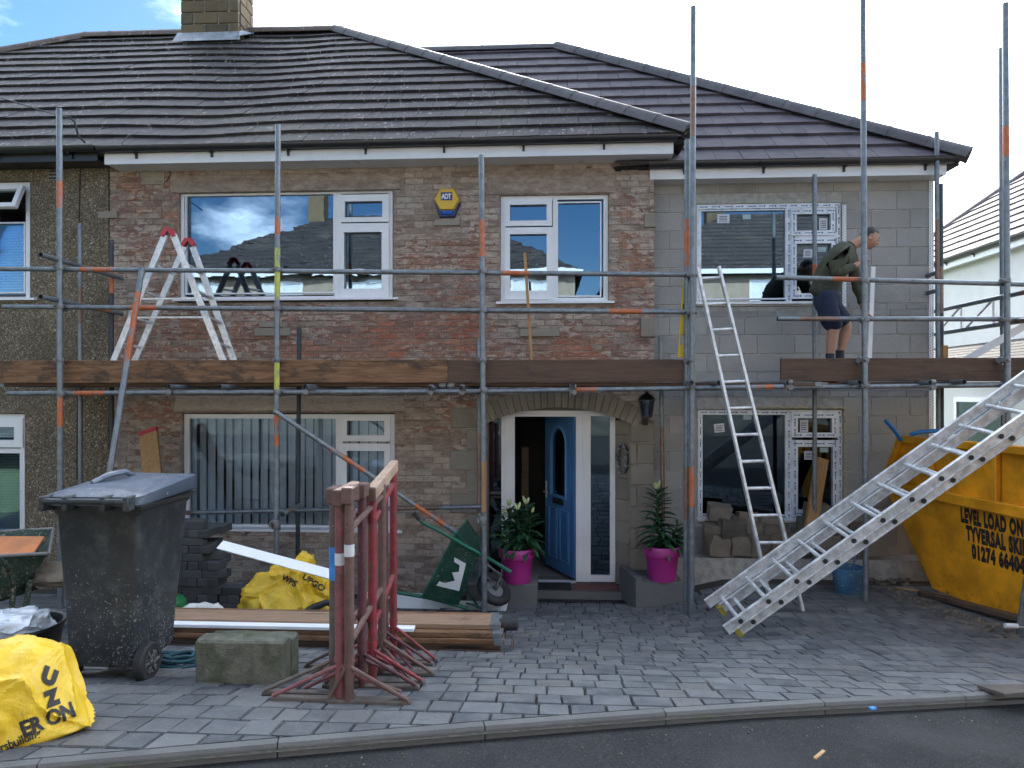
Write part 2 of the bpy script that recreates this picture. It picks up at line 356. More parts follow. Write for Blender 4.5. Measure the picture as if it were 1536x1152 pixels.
M['tile'] = mk_tile('old_roof_tile', [(0, (.018, .015, .0155)), (.3, (.032, .026, .026)), (.6, (.024, .021, .022)), (.85, (.046, .036, .034)), (1, (.036, .031, .031))], True)
M['tile_new'] = mk_tile('new_roof_tile', [(0, (.085, .073, .085)), (.5, (.105, .09, .103)), (1, (.075, .066, .078))], False)  # tile colour raised to a lighter purple for the flare over the extension roof
M['ridge'] = mk_tile('ridge_tile_clay', [(0, (.085, .08, .087)), (1, (.11, .103, .11))], False)
M['ridge_old'] = mk_tile('old_ridge_tile', [(0, (.10, .07, .055)), (1, (.14, .10, .08))], True)
M['render'] = mk_render()
M['upvc'] = simple('white_upvc', (.74, .75, .77), .35, .04, 3, bump=0, dirt=(.5, .5, .5), dscale=5, damt=(.62, .9), kind='world')
M['upvc_film'] = simple('filmed_upvc', (.70, .74, .79), .3, .08, 9, bump=.1, kind='world')
M['ink'] = simple('blue_print', (.045, .12, .30), .5, .1, 5, bump=0)
M['gutter'] = simple('black_plastic', (.018, .019, .022), .35, .2, 6, bump=.05, kind='world')
M['glass'] = mk_glass('window_glass', refl=.24, wav=.0006, dark=.5)
M['glass_flat'] = mk_glass('new_window_glass', refl=.26, dark=.4)
M['glass_low'] = mk_glass('ground_floor_glass', (.9, .95, 1), refl=.10, wav=.0003, dark=.95)
M['glass_door'] = mk_glass('door_glass', refl=.16, dark=.35)
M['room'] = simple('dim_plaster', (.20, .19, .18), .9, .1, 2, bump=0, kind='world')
M['curtain'] = simple('cream_blind', (.62, .63, .55), .9, .08, 4, bump=.1, kind='world')
M['slat'] = simple('grey_blind_slat', (.72, .73, .72), .8, .06, 5, bump=.05)
M['blinds_white'] = simple('white_blind_slat', (.66, .70, .74), .6, .05, 4, bump=0)
M['blinds_green'] = simple('green_blind_slat', (.27, .35, .29), .6, .05, 4, bump=0)
M['lead'] = simple('lead_flashing', (.20, .23, .26), .5, .3, 7, metal=.3, bump=.3, kind='world', dirt=(.42, .44, .45))
M['galv'] = mk_galv('galvanised_tube'); M['galv_dark'] = mk_galv('dull_tube', (.055, .063, .072), rough=.5)
M['orange'] = mk_galv('orange_band', paint=(.50, .135, .045)); M['lime'] = mk_galv('lime_band', paint=(.50, .52, .09)); M['rusty'] = mk_galv('rusty_tube', (.22, .15, .12), rust=.6)
M['coupler'] = mk_galv('coupler_steel', (.20, .205, .21), rust=.3, rough=.5)
M['alu'] = mk_galv('aluminium', (.66, .67, .68), rough=.38, metal=.4, dk=.2)
M['glass_new_low'] = mk_glass('new_lower_glass', refl=.10, dark=.3)
M['board_dark'] = mk_wood('dark_scaffold_board', (.085, .052, .036), (.13, .082, .058), 'x', (.055, .042, .035))
M['board_tan'] = mk_wood('tan_scaffold_board', (.13, .065, .033), (.27, .15, .08), 'x', (.06, .042, .032), damt=(.48, .60))
M['timber'] = mk_wood('sawn_timber', (.40, .235, .115), (.50, .32, .175), 'x')
M['timber_y'] = mk_wood('worn_timber', (.33, .22, .155), (.43, .31, .235), 'y', (.16, .10, .08))
M['timber_z'] = mk_wood('upright_timber', (.30, .16, .065), (.41, .24, .11), 'z')
M['white'] = simple('white_board', (.78, .79, .80), .45, .04, 5, bump=.05, kind='world', dirt=(.5, .49, .47), damt=(.6, .8))
M['road'] = mk_road()
M['bank'] = simple('garden_bank', (.05, .05, .042), .95, .4, 2, kind='world', bump=.8)
M['grass'] = simple('rough_grass', (.06, .085, .03), .95, .4, 6, kind='world', bump=.8)
M['black'] = simple('black_rubber', (.022, .022, .023), .75, .3, 20, bump=.3, kind='world')
M['whiterender'] = simple('white_render', (.62, .62, .60), .9, .05, 2, kind='world', bump=.2, dirt=(.5, .5, .48), damt=(.55, .8))
M['tan_render'] = simple('tan_render', (.33, .27, .21), .95, .12, 4, kind='world', bump=.3)

# ================================================================== ground, drive, kerb, road
def kerbline():
    a, b = G(60, 1143), G(1400, 1045)
    return Vector((a.x, a.y)), Vector((b.x, b.y))
KA, KB = kerbline(); KD = (KB - KA).normalized(); KN = Vector((-KD.y, KD.x))     # KN points to the house
def kp(t, off): 
    p = KA + KD * t + KN * off; return p
def clip(poly, fn):                  # keep fn >= 0
    o = []
    for i, p in enumerate(poly):
        q = poly[(i+1) % len(poly)]; a, b = fn(p), fn(q)
        if a >= 0: o.append(p)
        if (a >= 0) != (b >= 0): o.append(p + (q-p) * (a/(a-b)))
    return o
mb = MB(); mb.box((-300, -300, -1.0), (300, 400, -.5))
mb.build('ground', M['grass'], kind='structure')
# drive bed
mb = MB(); nx, ny = 60, 40; x0, x1 = -9, 8
def bedp(i, j):
    x = lerp(x0, x1, i/nx); t = (Vector((x, 0)) - KA).x / KD.x; ky = (KA + KD*t).y
    y = lerp(ky + .03, 8.6, j/ny); return (x, y, g(x, y) - .012)
mb.add([bedp(i, j) for j in range(ny+1) for i in range(nx+1)], [(j*(nx+1)+i, j*(nx+1)+i+1, (j+1)*(nx+1)+i+1, (j+1)*(nx+1)+i) for j in range(ny) for i in range(nx)])
drive = mb.build('driveway', M['joint'], kind='structure', smooth=True)
# setts
RS = .172; setts = []
def sett_var(seed):
    rr = random.Random(seed); m = MB(); n = []
    for (x, y) in ((-.5,-.5),(.5,-.5),(.5,.5),(-.5,.5)): n.append((x + rr.uniform(-.022, .03)*(1 if x < 0 else -1), y + rr.uniform(-.022, .03)*(1 if y < 0 else -1)))
    zt = [rr.uniform(-.003, .003) for _ in n]
    vs = [(x, y, -.05) for x, y in n] + [(x, y, -.006) for x, y in n] + [(x*.945, y*.945, .008+z) for (x, y), z in zip(n, zt)]
    fs = [(8,9,10,11)] + [(i, (i+1)%4, 4+(i+1)%4, 4+i) for i in range(4)] + [(4+i, 4+(i+1)%4, 8+(i+1)%4, 8+i) for i in range(4)]
    return m.add(vs, fs).mesh('paving_sett', M['sett'])
SV = [sett_var(i) for i in range(10)]
rr = random.Random(3); y = 7.66; cut = MB(); cut.cr = .01; row = 0
while y > 1.6:
    x = -8.5 + rr.uniform(0, .2)
    while x < 7.5:
        wd = rr.choice((.13, .155, .155, .18, .205)); cx, cy = x + wd/2, y - RS/2; x += wd
        pts = [Vector((cx + sx*(wd/2 - .006), cy + sy*(RS/2 - .006))) for sx, sy in ((-1,-1),(1,-1),(1,1),(-1,1))]
        ds = [(p - KA).dot(KN) - .025 for p in pts]
        u = Vector((cx, cy, g(cx, cy))) - Vector((0, 0, EYE)); dep = u.dot(Vector((-SY, CY, 0))); pxx = 768 + F * u.dot(Vector((CY, SY, 0))) / max(dep, .1)
        if max(ds) <= 0 or pxx < -260 or pxx > 1800: continue
        if min(ds) >= 0: setts.append((dep if -60 < pxx < 1600 else dep + 20, cx, cy, wd))
        else:
            pl = clip(pts, lambda p: (p - KA).dot(KN) - .025)
            if len(pl) > 2:
                cut.cr = rr.random(); n = len(pl); c = sum(pl, Vector((0,0)))/n
                top = [c + (p-c)*.965 for p in pl]
                cut.add([(p.x, p.y, g(p.x,p.y)-.05) for p in pl] + [(p.x, p.y, g(p.x,p.y)-.006) for p in pl] + [(p.x, p.y, g(p.x,p.y)+.008) for p in top],
                        [tuple(range(2*n, 3*n))] + [(i,(i+1)%n,n+(i+1)%n,n+i) for i in range(n)] + [(n+i,n+(i+1)%n,2*n+(i+1)%n,2*n+i) for i in range(n)])
    y -= RS; row += 1
setts.sort()
for k, (dep, cx, cy, wd) in enumerate(setts):
    sl = math.atan((g(cx, cy+.1) - g(cx, cy-.1)) / .2); sx = -math.atan((g(cx+.1, cy) - g(cx-.1, cy)) / .2)
    loc = Vector((cx, cy, g(cx, cy) + rr.uniform(-.003, .004))); rot = (sl + rr.uniform(-.012, .012), sx + rr.uniform(-.012, .012), rr.uniform(-.012, .012))
    me = SV[rr.randrange(10)]; sc = (wd - .005, RS - .006, 1)
    if k < 300: piece('paving_sett', me, loc, drive, rot, sc)
    else:
        mt = Matrix.LocRotScale(loc, __import__('mathutils').Euler(rot), Vector(sc)); cut.cr = rr.random()
        cut.add([mt @ v.co for v in me.vertices], [tuple(p.vertices) for p in me.polygons])
cut.build('paving_setts', M['sett'], drive, kind='stuff')
# kerb stones
kerb = MB()
def kg(p): return g(p.x, max(p.y, 1.6))
for t in range(-6, 16):
    a, b_ = kp(t*.9, 0), kp(t*.9 + .9, 0); za, zb = kg(a), kg(b_)
    kerb.add([(*kp(t*.9, -.05), za-.02), (*kp(t*.9+.9, -.05), zb-.02), (*kp(t*.9+.9, .02), zb-.02), (*kp(t*.9, .02), za-.02)], [(0,1,2,3)])
kb = kerb.build('kerb', M['joint'], kind='structure')
for t in range(-6, 16):
    m = MB(); t0, t1 = t*.9 + .003, t*.9 + .897; pr = [(-.03, -.14), (-.03, -.010), (-.024, .004), (.016, .006), (.022, 0), (.022, -.14)]
    secs = []
    for tt in (t0, t1):
        z = kg(kp(tt, 0)); secs.append([(*kp(tt, o), z + h) for o, h in pr])
    m.loft(secs).build('kerb_stone', M['kerb'], kb)
# road
mb = MB(); vs = []; nt_, no = 44, 22
for j in range(no+1):
    off = -.02 - 16 * (j/no)**1.6
    for i in range(nt_+1):
        t = lerp(-14, 22, i/nt_); p = kp(t, off); k = kp(t, 0); z = kg(k) - .055 + .02*min(1, -off) 
        vs.append((p.x, p.y, lerp(z, .93, sm(.1, 2.2, -off))))
mb.add(vs, [(j*(nt_+1)+i, j*(nt_+1)+i+1, (j+1)*(nt_+1)+i+1, (j+1)*(nt_+1)+i) for j in range(no) for i in range(nt_)])
mb.build('road', M['road'], kind='structure', smooth=True)
mb = MB(); mb.add([(-60, -7, .8), (60, -7, .8), (60, -8.2, 1.9), (-60, -8.2, 1.9), (-60, -40, 2.2), (60, -40, 2.2)], [(0,1,2,3), (3,2,5,4)])
mb.build('bank', M['bank'], kind='structure')

# ================================================================== the house
YB, YE, YN = 8.0, 8.25, 7.97
XP = W(165, 400, YB).x; XC = W(981, 400, YB).x; XE = W(1396, 400, YE).x
ZT = W(600, 240, YB).z; ZTE = W(1200, 256, YE).z
house = thing('house', 'brick semi-detached house with a new grey block extension, stripped of its render behind scaffolding', 'house', ((XP+XE)/2, 10.5, 0))
nbr = thing('house', 'pebbledashed house joined on at the far left, with white blinds upstairs and green below', 'house', (XP-4, 10.5, 0))

def rect(px0, py0, px1, py1, Y):
    a, b_ = W(px0, py0, Y), W(px1, py1, Y); return (a.x, min(a.z, b_.z), b_.x, max(a.z, b_.z))
def slab(mb_, x0, x1, z0, z1, Y, th, holes, rev=.14):     # wall with openings
    xs = sorted({x0, x1, *[h[0] for h in holes], *[h[2] for h in holes]}); zs = sorted({z0, z1, *[h[1] for h in holes], *[h[3] for h in holes]})
    xs = [x for x in xs if x0 <= x <= x1]; zs = [z for z in zs if z0 <= z <= z1]
    inh = lambda x, z: any(h[0] < x < h[2] and h[1] < z < h[3] for h in holes) or not (x0 < x < x1 and z0 < z < z1)
    for i in range(len(xs)-1):
        for j in range(len(zs)-1):
            a, b_, c, d = xs[i], xs[i+1], zs[j], zs[j+1]; mx_, mz = (a+b_)/2, (c+d)/2
            if inh(mx_, mz): continue
            mb_.add([(a,Y,c),(b_,Y,c),(b_,Y,d),(a,Y,d)], [(0,1,2,3)]); mb_.add([(a,Y+th,c),(b_,Y+th,c),(b_,Y+th,d),(a,Y+th,d)], [(3,2,1,0)])
            e = 1e-3
            for (nx_, nz, q) in ((a-e, mz, [(a,Y,c),(a,Y,d),(a,Y+th,d),(a,Y+th,c)]), (b_+e, mz, [(b_,Y,c),(b_,Y+th,c),(b_,Y+th,d),(b_,Y,d)]),
                                 (mx_, c-e, [(a,Y,c),(a,Y+th,c),(b_,Y+th,c),(b_,Y,c)]), (mx_, d+e, [(a,Y,d),(b_,Y,d),(b_,Y+th,d),(a,Y+th,d)])):
                if inh(nx_, nz): mb_.add(q, [(0,1,2,3)])
def piece_box(name, mat, seed, ch=.06, n=8, jit=.02, proud=.0):
    r_ = random.Random(seed); res = []
    for k in range(n):
        m = MB(); c = [(-.5,-.5),(.5,-.5),(.5,.5),(-.5,.5)]; o = [(x + r_.uniform(-jit, jit), z + r_.uniform(-jit, jit)) for x, z in c]
        d = [r_.uniform(-.12, .12) for _ in c]
        vs = [(x, 1, z) for x, z in o] + [(x, .25, z) for x, z in o] + [(x*(1-ch*.5), -.15+dd, z*(1-ch*1.5)) for (x, z), dd in zip(o, d)]
        m.add(vs, [(8,9,10,11)] + [(i,(i+1)%4,4+(i+1)%4,4+i) for i in range(4)] + [(4+i,4+(i+1)%4,8+(i+1)%4,8+i) for i in range(4)])
        res.append(m.mesh(name, mat))
    return res
w1 = rect(268, 286, 590, 452, YB); w2 = rect(750, 293, 913, 455, YB); w3 = rect(273, 619, 592, 797, YB)
w4 = rect(1045, 306, 1262, 459, YE); w5 = rect(1047, 614, 1264, 786, YE)
dh = rect(731, 609, 944, 905, YB); dh = (dh[0], -.3, dh[2], dh[3])
wall = MB(); slab(wall, XP, XC, -.4, ZT + .1, YB, .28, [w1, w2, w3, dh])
wallo = wall.build('wall', M['mortar'], house)
lint = [rect(256, 264, 606, 285, YB), rect(732, 262, 924, 290, YB), rect(262, 594, 606, 617, YB)]
quo = []                              # dressed stones beside the door
for i, (a, b_) in enumerate(zip(range(611, 880, 32), range(642, 912, 32))):
    quo.append(rect(676 if i % 2 == 0 else 700, a, 730, b_, YB)); quo.append(rect(945, a+22, 981, b_+22, YB))
    if i % 2: quo.append(rect(955, a+22, 981, b_+22, YB)); quo.pop(-2); quo.append(rect(945, a+22, 954.3, b_+22, YB))
archex = rect(700, 574, 975, 640, YB)
excl = [w1, w2, w3, dh] + lint + quo
# arch geometry
aL, aR, aC = W(731, 633, YB), W(944, 637, YB), W(836, 611, YB)
zs_ = (aL.z + aR.z)/2; hw = (aR.x - aL.x)/2; rise = aC.z - zs_; RA = (hw*hw + rise*rise)/(2*rise); acx = (aL.x + aR.x)/2; acz = zs_ + rise - RA; amax = math.asin(hw/RA)
BV = piece_box('brick', M['brick'], 5); bricks = []; r5 = random.Random(11)
def band(x):                          # arch band top at x
    if abs(x - acx) > (RA+.24)*math.sin(amax)+.02: return None
    return acz + math.sqrt(max(0, (RA+.235)**2 - (x-acx)**2))
z = -.22; ci = 0
while z + .065 < ZT:
    x = XP - (.1125 if ci % 2 else 0) + .0
    while x < XC:
        a, b_ = max(x, XP), min(x + .215, XC); x += .225
        segs = [(a, b_)]
        for e in excl:
            if e[1] < z + .05 and e[3] > z + .015:
                ns = []
                for s0, s1 in segs:
                    if e[2] <= s0 or e[0] >= s1: ns.append((s0, s1)); continue
                    if e[0] > s0: ns.append((s0, e[0] - .008))
                    if e[2] < s1: ns.append((e[2] + .008, s1))
                segs = ns
        for s0, s1 in segs:
            m_ = (s0+s1)/2; bt = band(m_)
            if s1 - s0 < .045 or (bt and zs_ - .06 < z + .05 < bt + .03): continue
            bricks.append((m_, z + .0325, s1 - s0))
    z += .075; ci += 1
def vis(b): 
    x, z_, _ = b; p = 822 + 1000*x/8; q = 590 - (z_-EYE)*125
    hid = (q > 700 and p < 480) or 535 < q < 592
    return (hid, -q if False else abs(p - 640)*.3 + abs(q - 420))
bricks.sort(key=vis); bs = MB()
for k, (x, z, l) in enumerate(bricks):
    pr = r5.uniform(.002, .009); sc = (l, pr*2.2 + .004, .0655 + r5.uniform(-.002, .003)); me = BV[r5.randrange(8)]; loc = Vector((x, YB - pr*.9, z)); rot = (0, r5.uniform(-.008, .008), 0)
    if k < 300: piece('brick', me, loc, wallo, rot, sc)
    else:
        bs.cr = r5.random(); mt = Matrix.LocRotScale(loc, None, Vector(sc)); bs.add([mt @ v.co for v in me.vertices], [tuple(p.vertices) for p in me.polygons])
bs.build('bricks', M['brick'], wallo, kind='stuff')
SVn = piece_box('stone', M['stone'], 9, .05, 4, .008)
for q in quo: piece('quoin_stone', SVn[r5.randrange(4)], ((q[0]+q[2])/2, YB - .012, (q[1]+q[3])/2), wallo, sc=(q[2]-q[0]-.008, .02, q[3]-q[1]-.008))
LVn = piece_box('lintel', M['mortar'], 19, .05, 3, .008)
for i, q in enumerate(lint): piece('lintel', LVn[i], ((q[0]+q[2])/2, YB - .014, (q[1]+q[3])/2), wallo, sc=(q[2]-q[0]-.01, .03, q[3]-q[1]-.008))
for (a, b_, c, d) in ((383, 492, 437, 504), (390, 482, 425, 491), (780, 493, 839, 505), (777, 485, 805, 492), (652, 330, 690, 339), (966, 322, 983, 342), (961, 476, 983, 506), (150, 318, 178, 328)):
    q = rect(a, b_, c, d, YB); piece('stone', SVn[r5.randrange(4)], ((q[0]+q[2])/2, YB - .03, (q[1]+q[3])/2), wallo, sc=(q[2]-q[0], .045, q[3]-q[1]))
NV = 25; jj = .006/RA
for k in range(NV):
    a0, a1 = lerp(-amax-.05, amax+.05, k/NV) + jj*.5, lerp(-amax-.05, amax+.05, (k+1)/NV) - jj*.5; m = MB(); dp = r5.uniform(.0, .012); ro = RA + .225 + r5.uniform(-.006, .006)
    P = lambda r_, a, y_: (acx + r_*math.sin(a), y_, acz + r_*math.cos(a))
    m.loft([[P(RA, a0, YB+.2), P(RA, a1, YB+.2), P(ro, a1, YB+.2), P(ro, a0, YB+.2)], [P(RA, a0, YB-.02-dp), P(RA, a1, YB-.02-dp), P(ro, a1, YB-.02-dp), P(ro, a0, YB-.02-dp)]])
    m.build('voussoir', M['stone'], wallo)

# ---- extension wall in concrete block
ew = MB(); slab(ew, XC, XE, -.4, ZTE + .1, YE, .3, [w4, w5]); 
ew.add([(XC-.0, YB+.1, -.4), (XC, YE+.01, -.4), (XC, YE+.01, ZTE+.1), (XC, YB+.1, ZTE+.1)], [(0,1,2,3)])
ewo = ew.build('extension_wall', M['blockmortar'], house)
KV = piece_box('block', M['block'], 23, .02, 8, .006)
z = -.1; ci = 0; ztop = ZTE + .05
courses = []
zw5 = w5[3]; zw4 = w4[1]
while z < ztop:
    h = .225
    if w5[3] - .02 < z < w5[3] + .2: h = .075
    if w4[1] - .16 < z < w4[1] - .03: h = .075
    courses.append((z, h)); z += h
for ci, (z, h) in enumerate(courses):
    L_ = .45 if h > .1 else .225
    x = XC - (L_/2 if ci % 2 else .07)
    while x < XE:
        a, b_ = max(x, XC), min(x + L_ - .01, XE); x += L_
        segs = [(a, b_)]
        for e in (w4, w5):
            if e[1] < z + h*.75 and e[3] > z + h*.3:
                ns = []
                for s0, s1 in segs:
                    if e[2] <= s0 or e[0] >= s1: ns.append((s0, s1)); continue
                    if e[0] > s0: ns.append((s0, e[0] - .008))
                    if e[2] < s1: ns.append((e[2] + .008, s1))
                segs = ns
        for s0, s1 in segs:
            if s1 - s0 < .04: continue
            piece('block', KV[r5.randrange(8)], ((s0+s1)/2, YE - .006, z + h/2), ewo, rot=(0, r5.uniform(-.003, .003), 0), sc=(s1-s0, .012, h-.011))

# ---- neighbour's wall
nw1 = rect(-150, 275, 46, 452, YN); nw2 = rect(-150, 620, 38, 806, YN)
nw = MB(); slab(nw, XP - 8, XP - .004, -.4, ZT + .14, YN, .3, [nw1, nw2]); nw.build('wall', M['render'], nbr)
# interior
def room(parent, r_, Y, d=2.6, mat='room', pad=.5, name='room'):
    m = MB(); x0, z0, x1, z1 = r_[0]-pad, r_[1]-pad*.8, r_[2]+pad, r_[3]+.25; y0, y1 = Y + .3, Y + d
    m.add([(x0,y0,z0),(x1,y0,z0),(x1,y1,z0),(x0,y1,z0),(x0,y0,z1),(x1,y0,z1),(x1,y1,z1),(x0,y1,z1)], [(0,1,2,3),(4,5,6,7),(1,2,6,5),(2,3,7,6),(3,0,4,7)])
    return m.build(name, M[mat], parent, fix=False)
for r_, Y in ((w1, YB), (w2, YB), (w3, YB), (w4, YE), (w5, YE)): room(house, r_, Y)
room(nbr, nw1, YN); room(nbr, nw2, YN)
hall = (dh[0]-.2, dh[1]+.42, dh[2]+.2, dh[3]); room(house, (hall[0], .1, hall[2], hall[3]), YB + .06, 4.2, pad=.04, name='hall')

# ---- windows
def ring(m, o, i, y0, y1):           # rectangular ring between outer and inner rect
    (a, b_, c, d), (e, f, g_, h) = o, i
    m.box((a, y0, b_), (e, y1, d)); m.box((g_, y0, b_), (c, y1, d)); m.box((e, y0, b_), (g_, y1, f)); m.box((e, y0, h), (g_, y1, d))
def window(parent, Y, outer, mull, fixed, open_, glass, matf='upvc', sill=None, label=None, setb=.05, tape=False):
    fy = Y + setb; o = rect(*outer, fy)
    bar = .055; win = MB(); inn = (o[0]+bar, o[1]+bar, o[2]-bar, o[3]-bar)
    ring(win, o, inn, fy, fy + .07)
    for mu in mull: q = rect(*mu, fy); win.box((q[0], fy + .002, q[1]), (q[2], fy + .068, q[3]))
    wo = win.build('window', M[matf], parent, label=label); bars = [o]
    for gpx in fixed:
        q = rect(*gpx, fy); m = MB(); m.box((q[0]-.03, fy + .03, q[1]-.03), (q[2]+.03, fy + .054, q[3]+.03)); m.build('pane', M[glass], wo)
        b2 = MB(); ring(b2, (q[0]-.016, q[1]-.016, q[2]+.016, q[3]+.016), q, fy - .004, fy + .028); b2.build('bead', M[matf], wo)
    for spx, gpx in open_:
        s, q = rect(*spx, fy), rect(*gpx, fy); m = MB(); ring(m, s, q, fy - .022, fy + .0 - .001); 
        ring(m, (q[0]-.014, q[1]-.014, q[2]+.014, q[3]+.014), q, fy - .018, fy + .026)
        so = m.build('sash', M[matf], wo)
        m = MB(); m.box((q[0]-.01, fy + .0275, q[1]-.01), (q[2]+.01, fy + .05, q[3]+.01)); m.build('pane', M[glass], wo)
    if sill:
        q = rect(*sill, Y - .06); m = MB(); m.prism([(q[0], Y-.05, q[3]-.035), (q[0], Y-.05, q[3]-.008), (q[0], Y+.05, q[3]+.008), (q[0], Y+.05, q[3]-.035)], (q[2]-q[0], 0, 0)); m.build('sill', M['upvc'], wo)
    if tape:
        rt = random.Random(len(outer) + int(outer[1])); t = MB()
        def run(a, b_, vert, fixd, yy):
            p = a + rt.uniform(.01, .05)
            while p + .07 < b_:
                l = rt.uniform(.045, .075)
                for (o1, l1, th) in ((0, l, .010), (l + .008, .018, .02)):
                    if vert: t.box((fixd-th/2, yy-.0012, p+o1), (fixd+th/2, yy, p+o1+l1))
                    else: t.box((p+o1, yy-.0012, fixd-th/2), (p+o1+l1, yy, fixd+th/2))
                p += l + rt.uniform(.055, .09)
        for x in (o[0]+.03, o[2]-.03): run(o[1], o[3], True, x, fy - .0005)
        for zz in (o[1]+.03, o[3]-.03): run(o[0], o[2], False, zz, fy - .0005)
        for mu in mull:
            q = rect(*mu, fy)
            if q[3]-q[1] > q[2]-q[0]: run(q[1], q[3], True, (q[0]+q[2])/2, fy + .0015)
        for spx, gpx in open_:
            s, q = rect(*spx, fy), rect(*gpx, fy)
            for x in ((s[0]+q[0])/2, (s[2]+q[2])/2): run(s[1], s[3], True, x, fy - .0225)
            for zz in ((s[1]+q[1])/2, (s[3]+q[3])/2): run(s[0], s[2], False, zz, fy - .0225)
        t.build('tape_print', M['ink'], wo, kind='stuff')
    return wo
window(house, YB, (270, 288, 589, 450), [(501, 290, 512, 448)], [(280, 294, 500, 438)], [((512, 293, 584, 333), (518, 303, 574, 326)), ((511, 336, 584, 446), (517, 349, 573, 433))], 'glass', sill=(258, 447, 596, 455))
window(house, YB, (751, 294, 912, 453), [(829, 298, 836, 450)], [(837, 305, 900, 443)], [((757, 299, 828, 339), (765, 308, 820, 331)), ((757, 342, 829, 449), (765, 352, 820, 436))], 'glass', sill=(744, 451, 922, 458))
window(house, YB, (275, 621, 592, 796), [(505, 624, 514, 794)], [(284, 627, 504, 790)], [((514, 624, 586, 662), (521, 631, 577, 653)), ((514, 665, 586, 795), (521, 676, 577, 786))], 'glass_low', sill=(268, 792, 602, 808))
window(house, YE, (1045, 307, 1262, 458), [(1179, 309, 1188, 456), (1188, 349, 1258, 357)], [(1050, 317, 1178, 447)], [((1186, 313, 1252, 353), (1194, 322, 1245, 346)), ((1186, 357, 1252, 448), (1194, 366, 1246, 440))], 'glass_flat', 'upvc_film', sill=(1045, 452, 1240, 460), tape=True, setb=.02, label='new white window still in its blue printed film')
window(house, YE, (1047, 615, 1264, 785), [(1179, 617, 1188, 784)], [(1050, 622, 1178, 772)], [((1187, 618, 1256, 656), (1196, 627, 1247, 649)), ((1187, 660, 1256, 776), (1196, 670, 1248, 765))], 'glass_new_low', 'upvc_film', sill=(1047, 777, 1225, 789), tape=True, setb=.02, label='new white window still in its blue printed film')
window(nbr, YN, (-150, 276, 45, 452), [(-40, 278, -32, 450)], [(-28, 336, 36, 438)], [], 'glass_low', sill=(-160, 447, 50, 456))
window(nbr, YN, (-150, 621, 37, 806), [(-150, 672, 37, 679)], [(-140, 679, 30, 796)], [((-140, 627, 36, 671), (-130, 640, 23, 660))], 'glass_low', sill=None)
# open top-hung sash next door, tilted outwards
m = MB(); q = rect(-30, 284, 42, 322, YN + .02); hz = q[3]; 
def tl(x, z_, d): 
    a = R(24); dz = hz - z_; return (x, YN - .01 - math.sin(a)*dz + d*-math.cos(a), hz - math.cos(a)*dz + d*.4)
for (a, b_, c, d) in ((q[0], q[1], q[0]+.06, q[3]), (q[2]-.06, q[1], q[2], q[3]), (q[0]+.06, q[1], q[2]-.06, q[1]+.06), (q[0]+.06, q[3]-.06, q[2]-.06, q[3])):
    m.add([tl(a,b_,0), tl(c,b_,0), tl(c,d,0), tl(a,d,0), tl(a,b_,.05), tl(c,b_,.05), tl(c,d,.05), tl(a,d,.05)], [(0,3,2,1),(4,5,6,7),(0,1,5,4),(1,2,6,5),(2,3,7,6),(3,0,4,7)])
so = m.build('sash', M['upvc'], nbr)
m = MB(); a, b_, c, d = q[0]+.05, q[1]+.05, q[2]-.05, q[3]-.05; m.add([tl(a,b_,.02), tl(c,b_,.02), tl(c,d,.02), tl(a,d,.02)], [(0,1,2,3)]); m.build('pane', M['glass'], so)

# ---- door set (recessed) and open blue door
YD = 8.22; ds = thing  # (door set belongs to the house)
def dr(*p): return rect(*p, YD)
fr = MB()
for p in ((752, 616, 772, 873), (864, 616, 886, 873), (915, 619, 923, 873), (727, 616, 733, 873), (772, 616, 864, 625), (886, 616, 915, 624), (733, 616, 752, 626), (886, 863, 915, 873), (733, 863, 752, 873)):
    q = dr(*p); fr.box((q[0], YD, q[1]), (q[2], YD + .07, q[3]))
for p in ((757, 617, 760, 872), (767, 626, 770, 872), (874, 617, 877, 872)): q = dr(*p); fr.box((q[0], YD - .012, q[1]), (q[2], YD - .0005, q[3]))
q = dr(772, 872, 864, 876); fr.box((q[0], YD - .02, q[1]), (q[2], YD + .1, q[3]))
dfo = fr.build('door_frame', M['upvc'], house)
for p in ((733, 626, 752, 863), (886, 624, 915, 863)):
    q = dr(*p); m = MB(); m.box((q[0]-.006, YD + .03, q[1]-.006), (q[2]+.006, YD + .05, q[3]+.006)); m.build('sidelight', M['glass_door'], dfo)
m = MB(); m.box((dh[0]-.1, YD + .001, dr(0, 610, 1, 616)[1] - .002), (dh[2]+.1, YD + .05, dh[3] + .2)); m.build('head_panel', M['stone'], dfo)
M['blue'] = simple('blue_door_paint', (.075, .205, .43), .4, .1, 4, bump=.08); M['bluedark'] = simple('blue_door_moulding', (.09, .24, .48), .35, .08, 4, bump=0)
hp = W(863, 868, YD + .05); hd = Vector((-.36, .72, 0)).normalized(); hn = Vector((-hd.y, hd.x, 0)); hn = hn if hn.y < 0 else -hn; DW, DH = .80, W(863, 626, YD).z - hp.z
def DP(s, t, o): return hp + hd*s + Vector((0, 0, t)) + hn*o
def dbox(m, s0, t0, s1, t1, o0, o1): m.obox(DP((s0+s1)/2, (t0+t1)/2, (o0+o1)/2), hd*((s1-s0)/2), hn*((o1-o0)/2), Vector((0,0,(t1-t0)/2)))
m = MB(); gs0, gs1, gt0, gt1 = .22, .60, .98, DH - .16     # arched light
dbox(m, 0, 0, gs0, DH, -.022, .022); dbox(m, gs1, 0, DW, DH, -.022, .022); dbox(m, gs0, 0, gs1, gt0, -.022, .022); 
arcn = 12; rad = (gs1-gs0)/2; cs = (gs0+gs1)/2
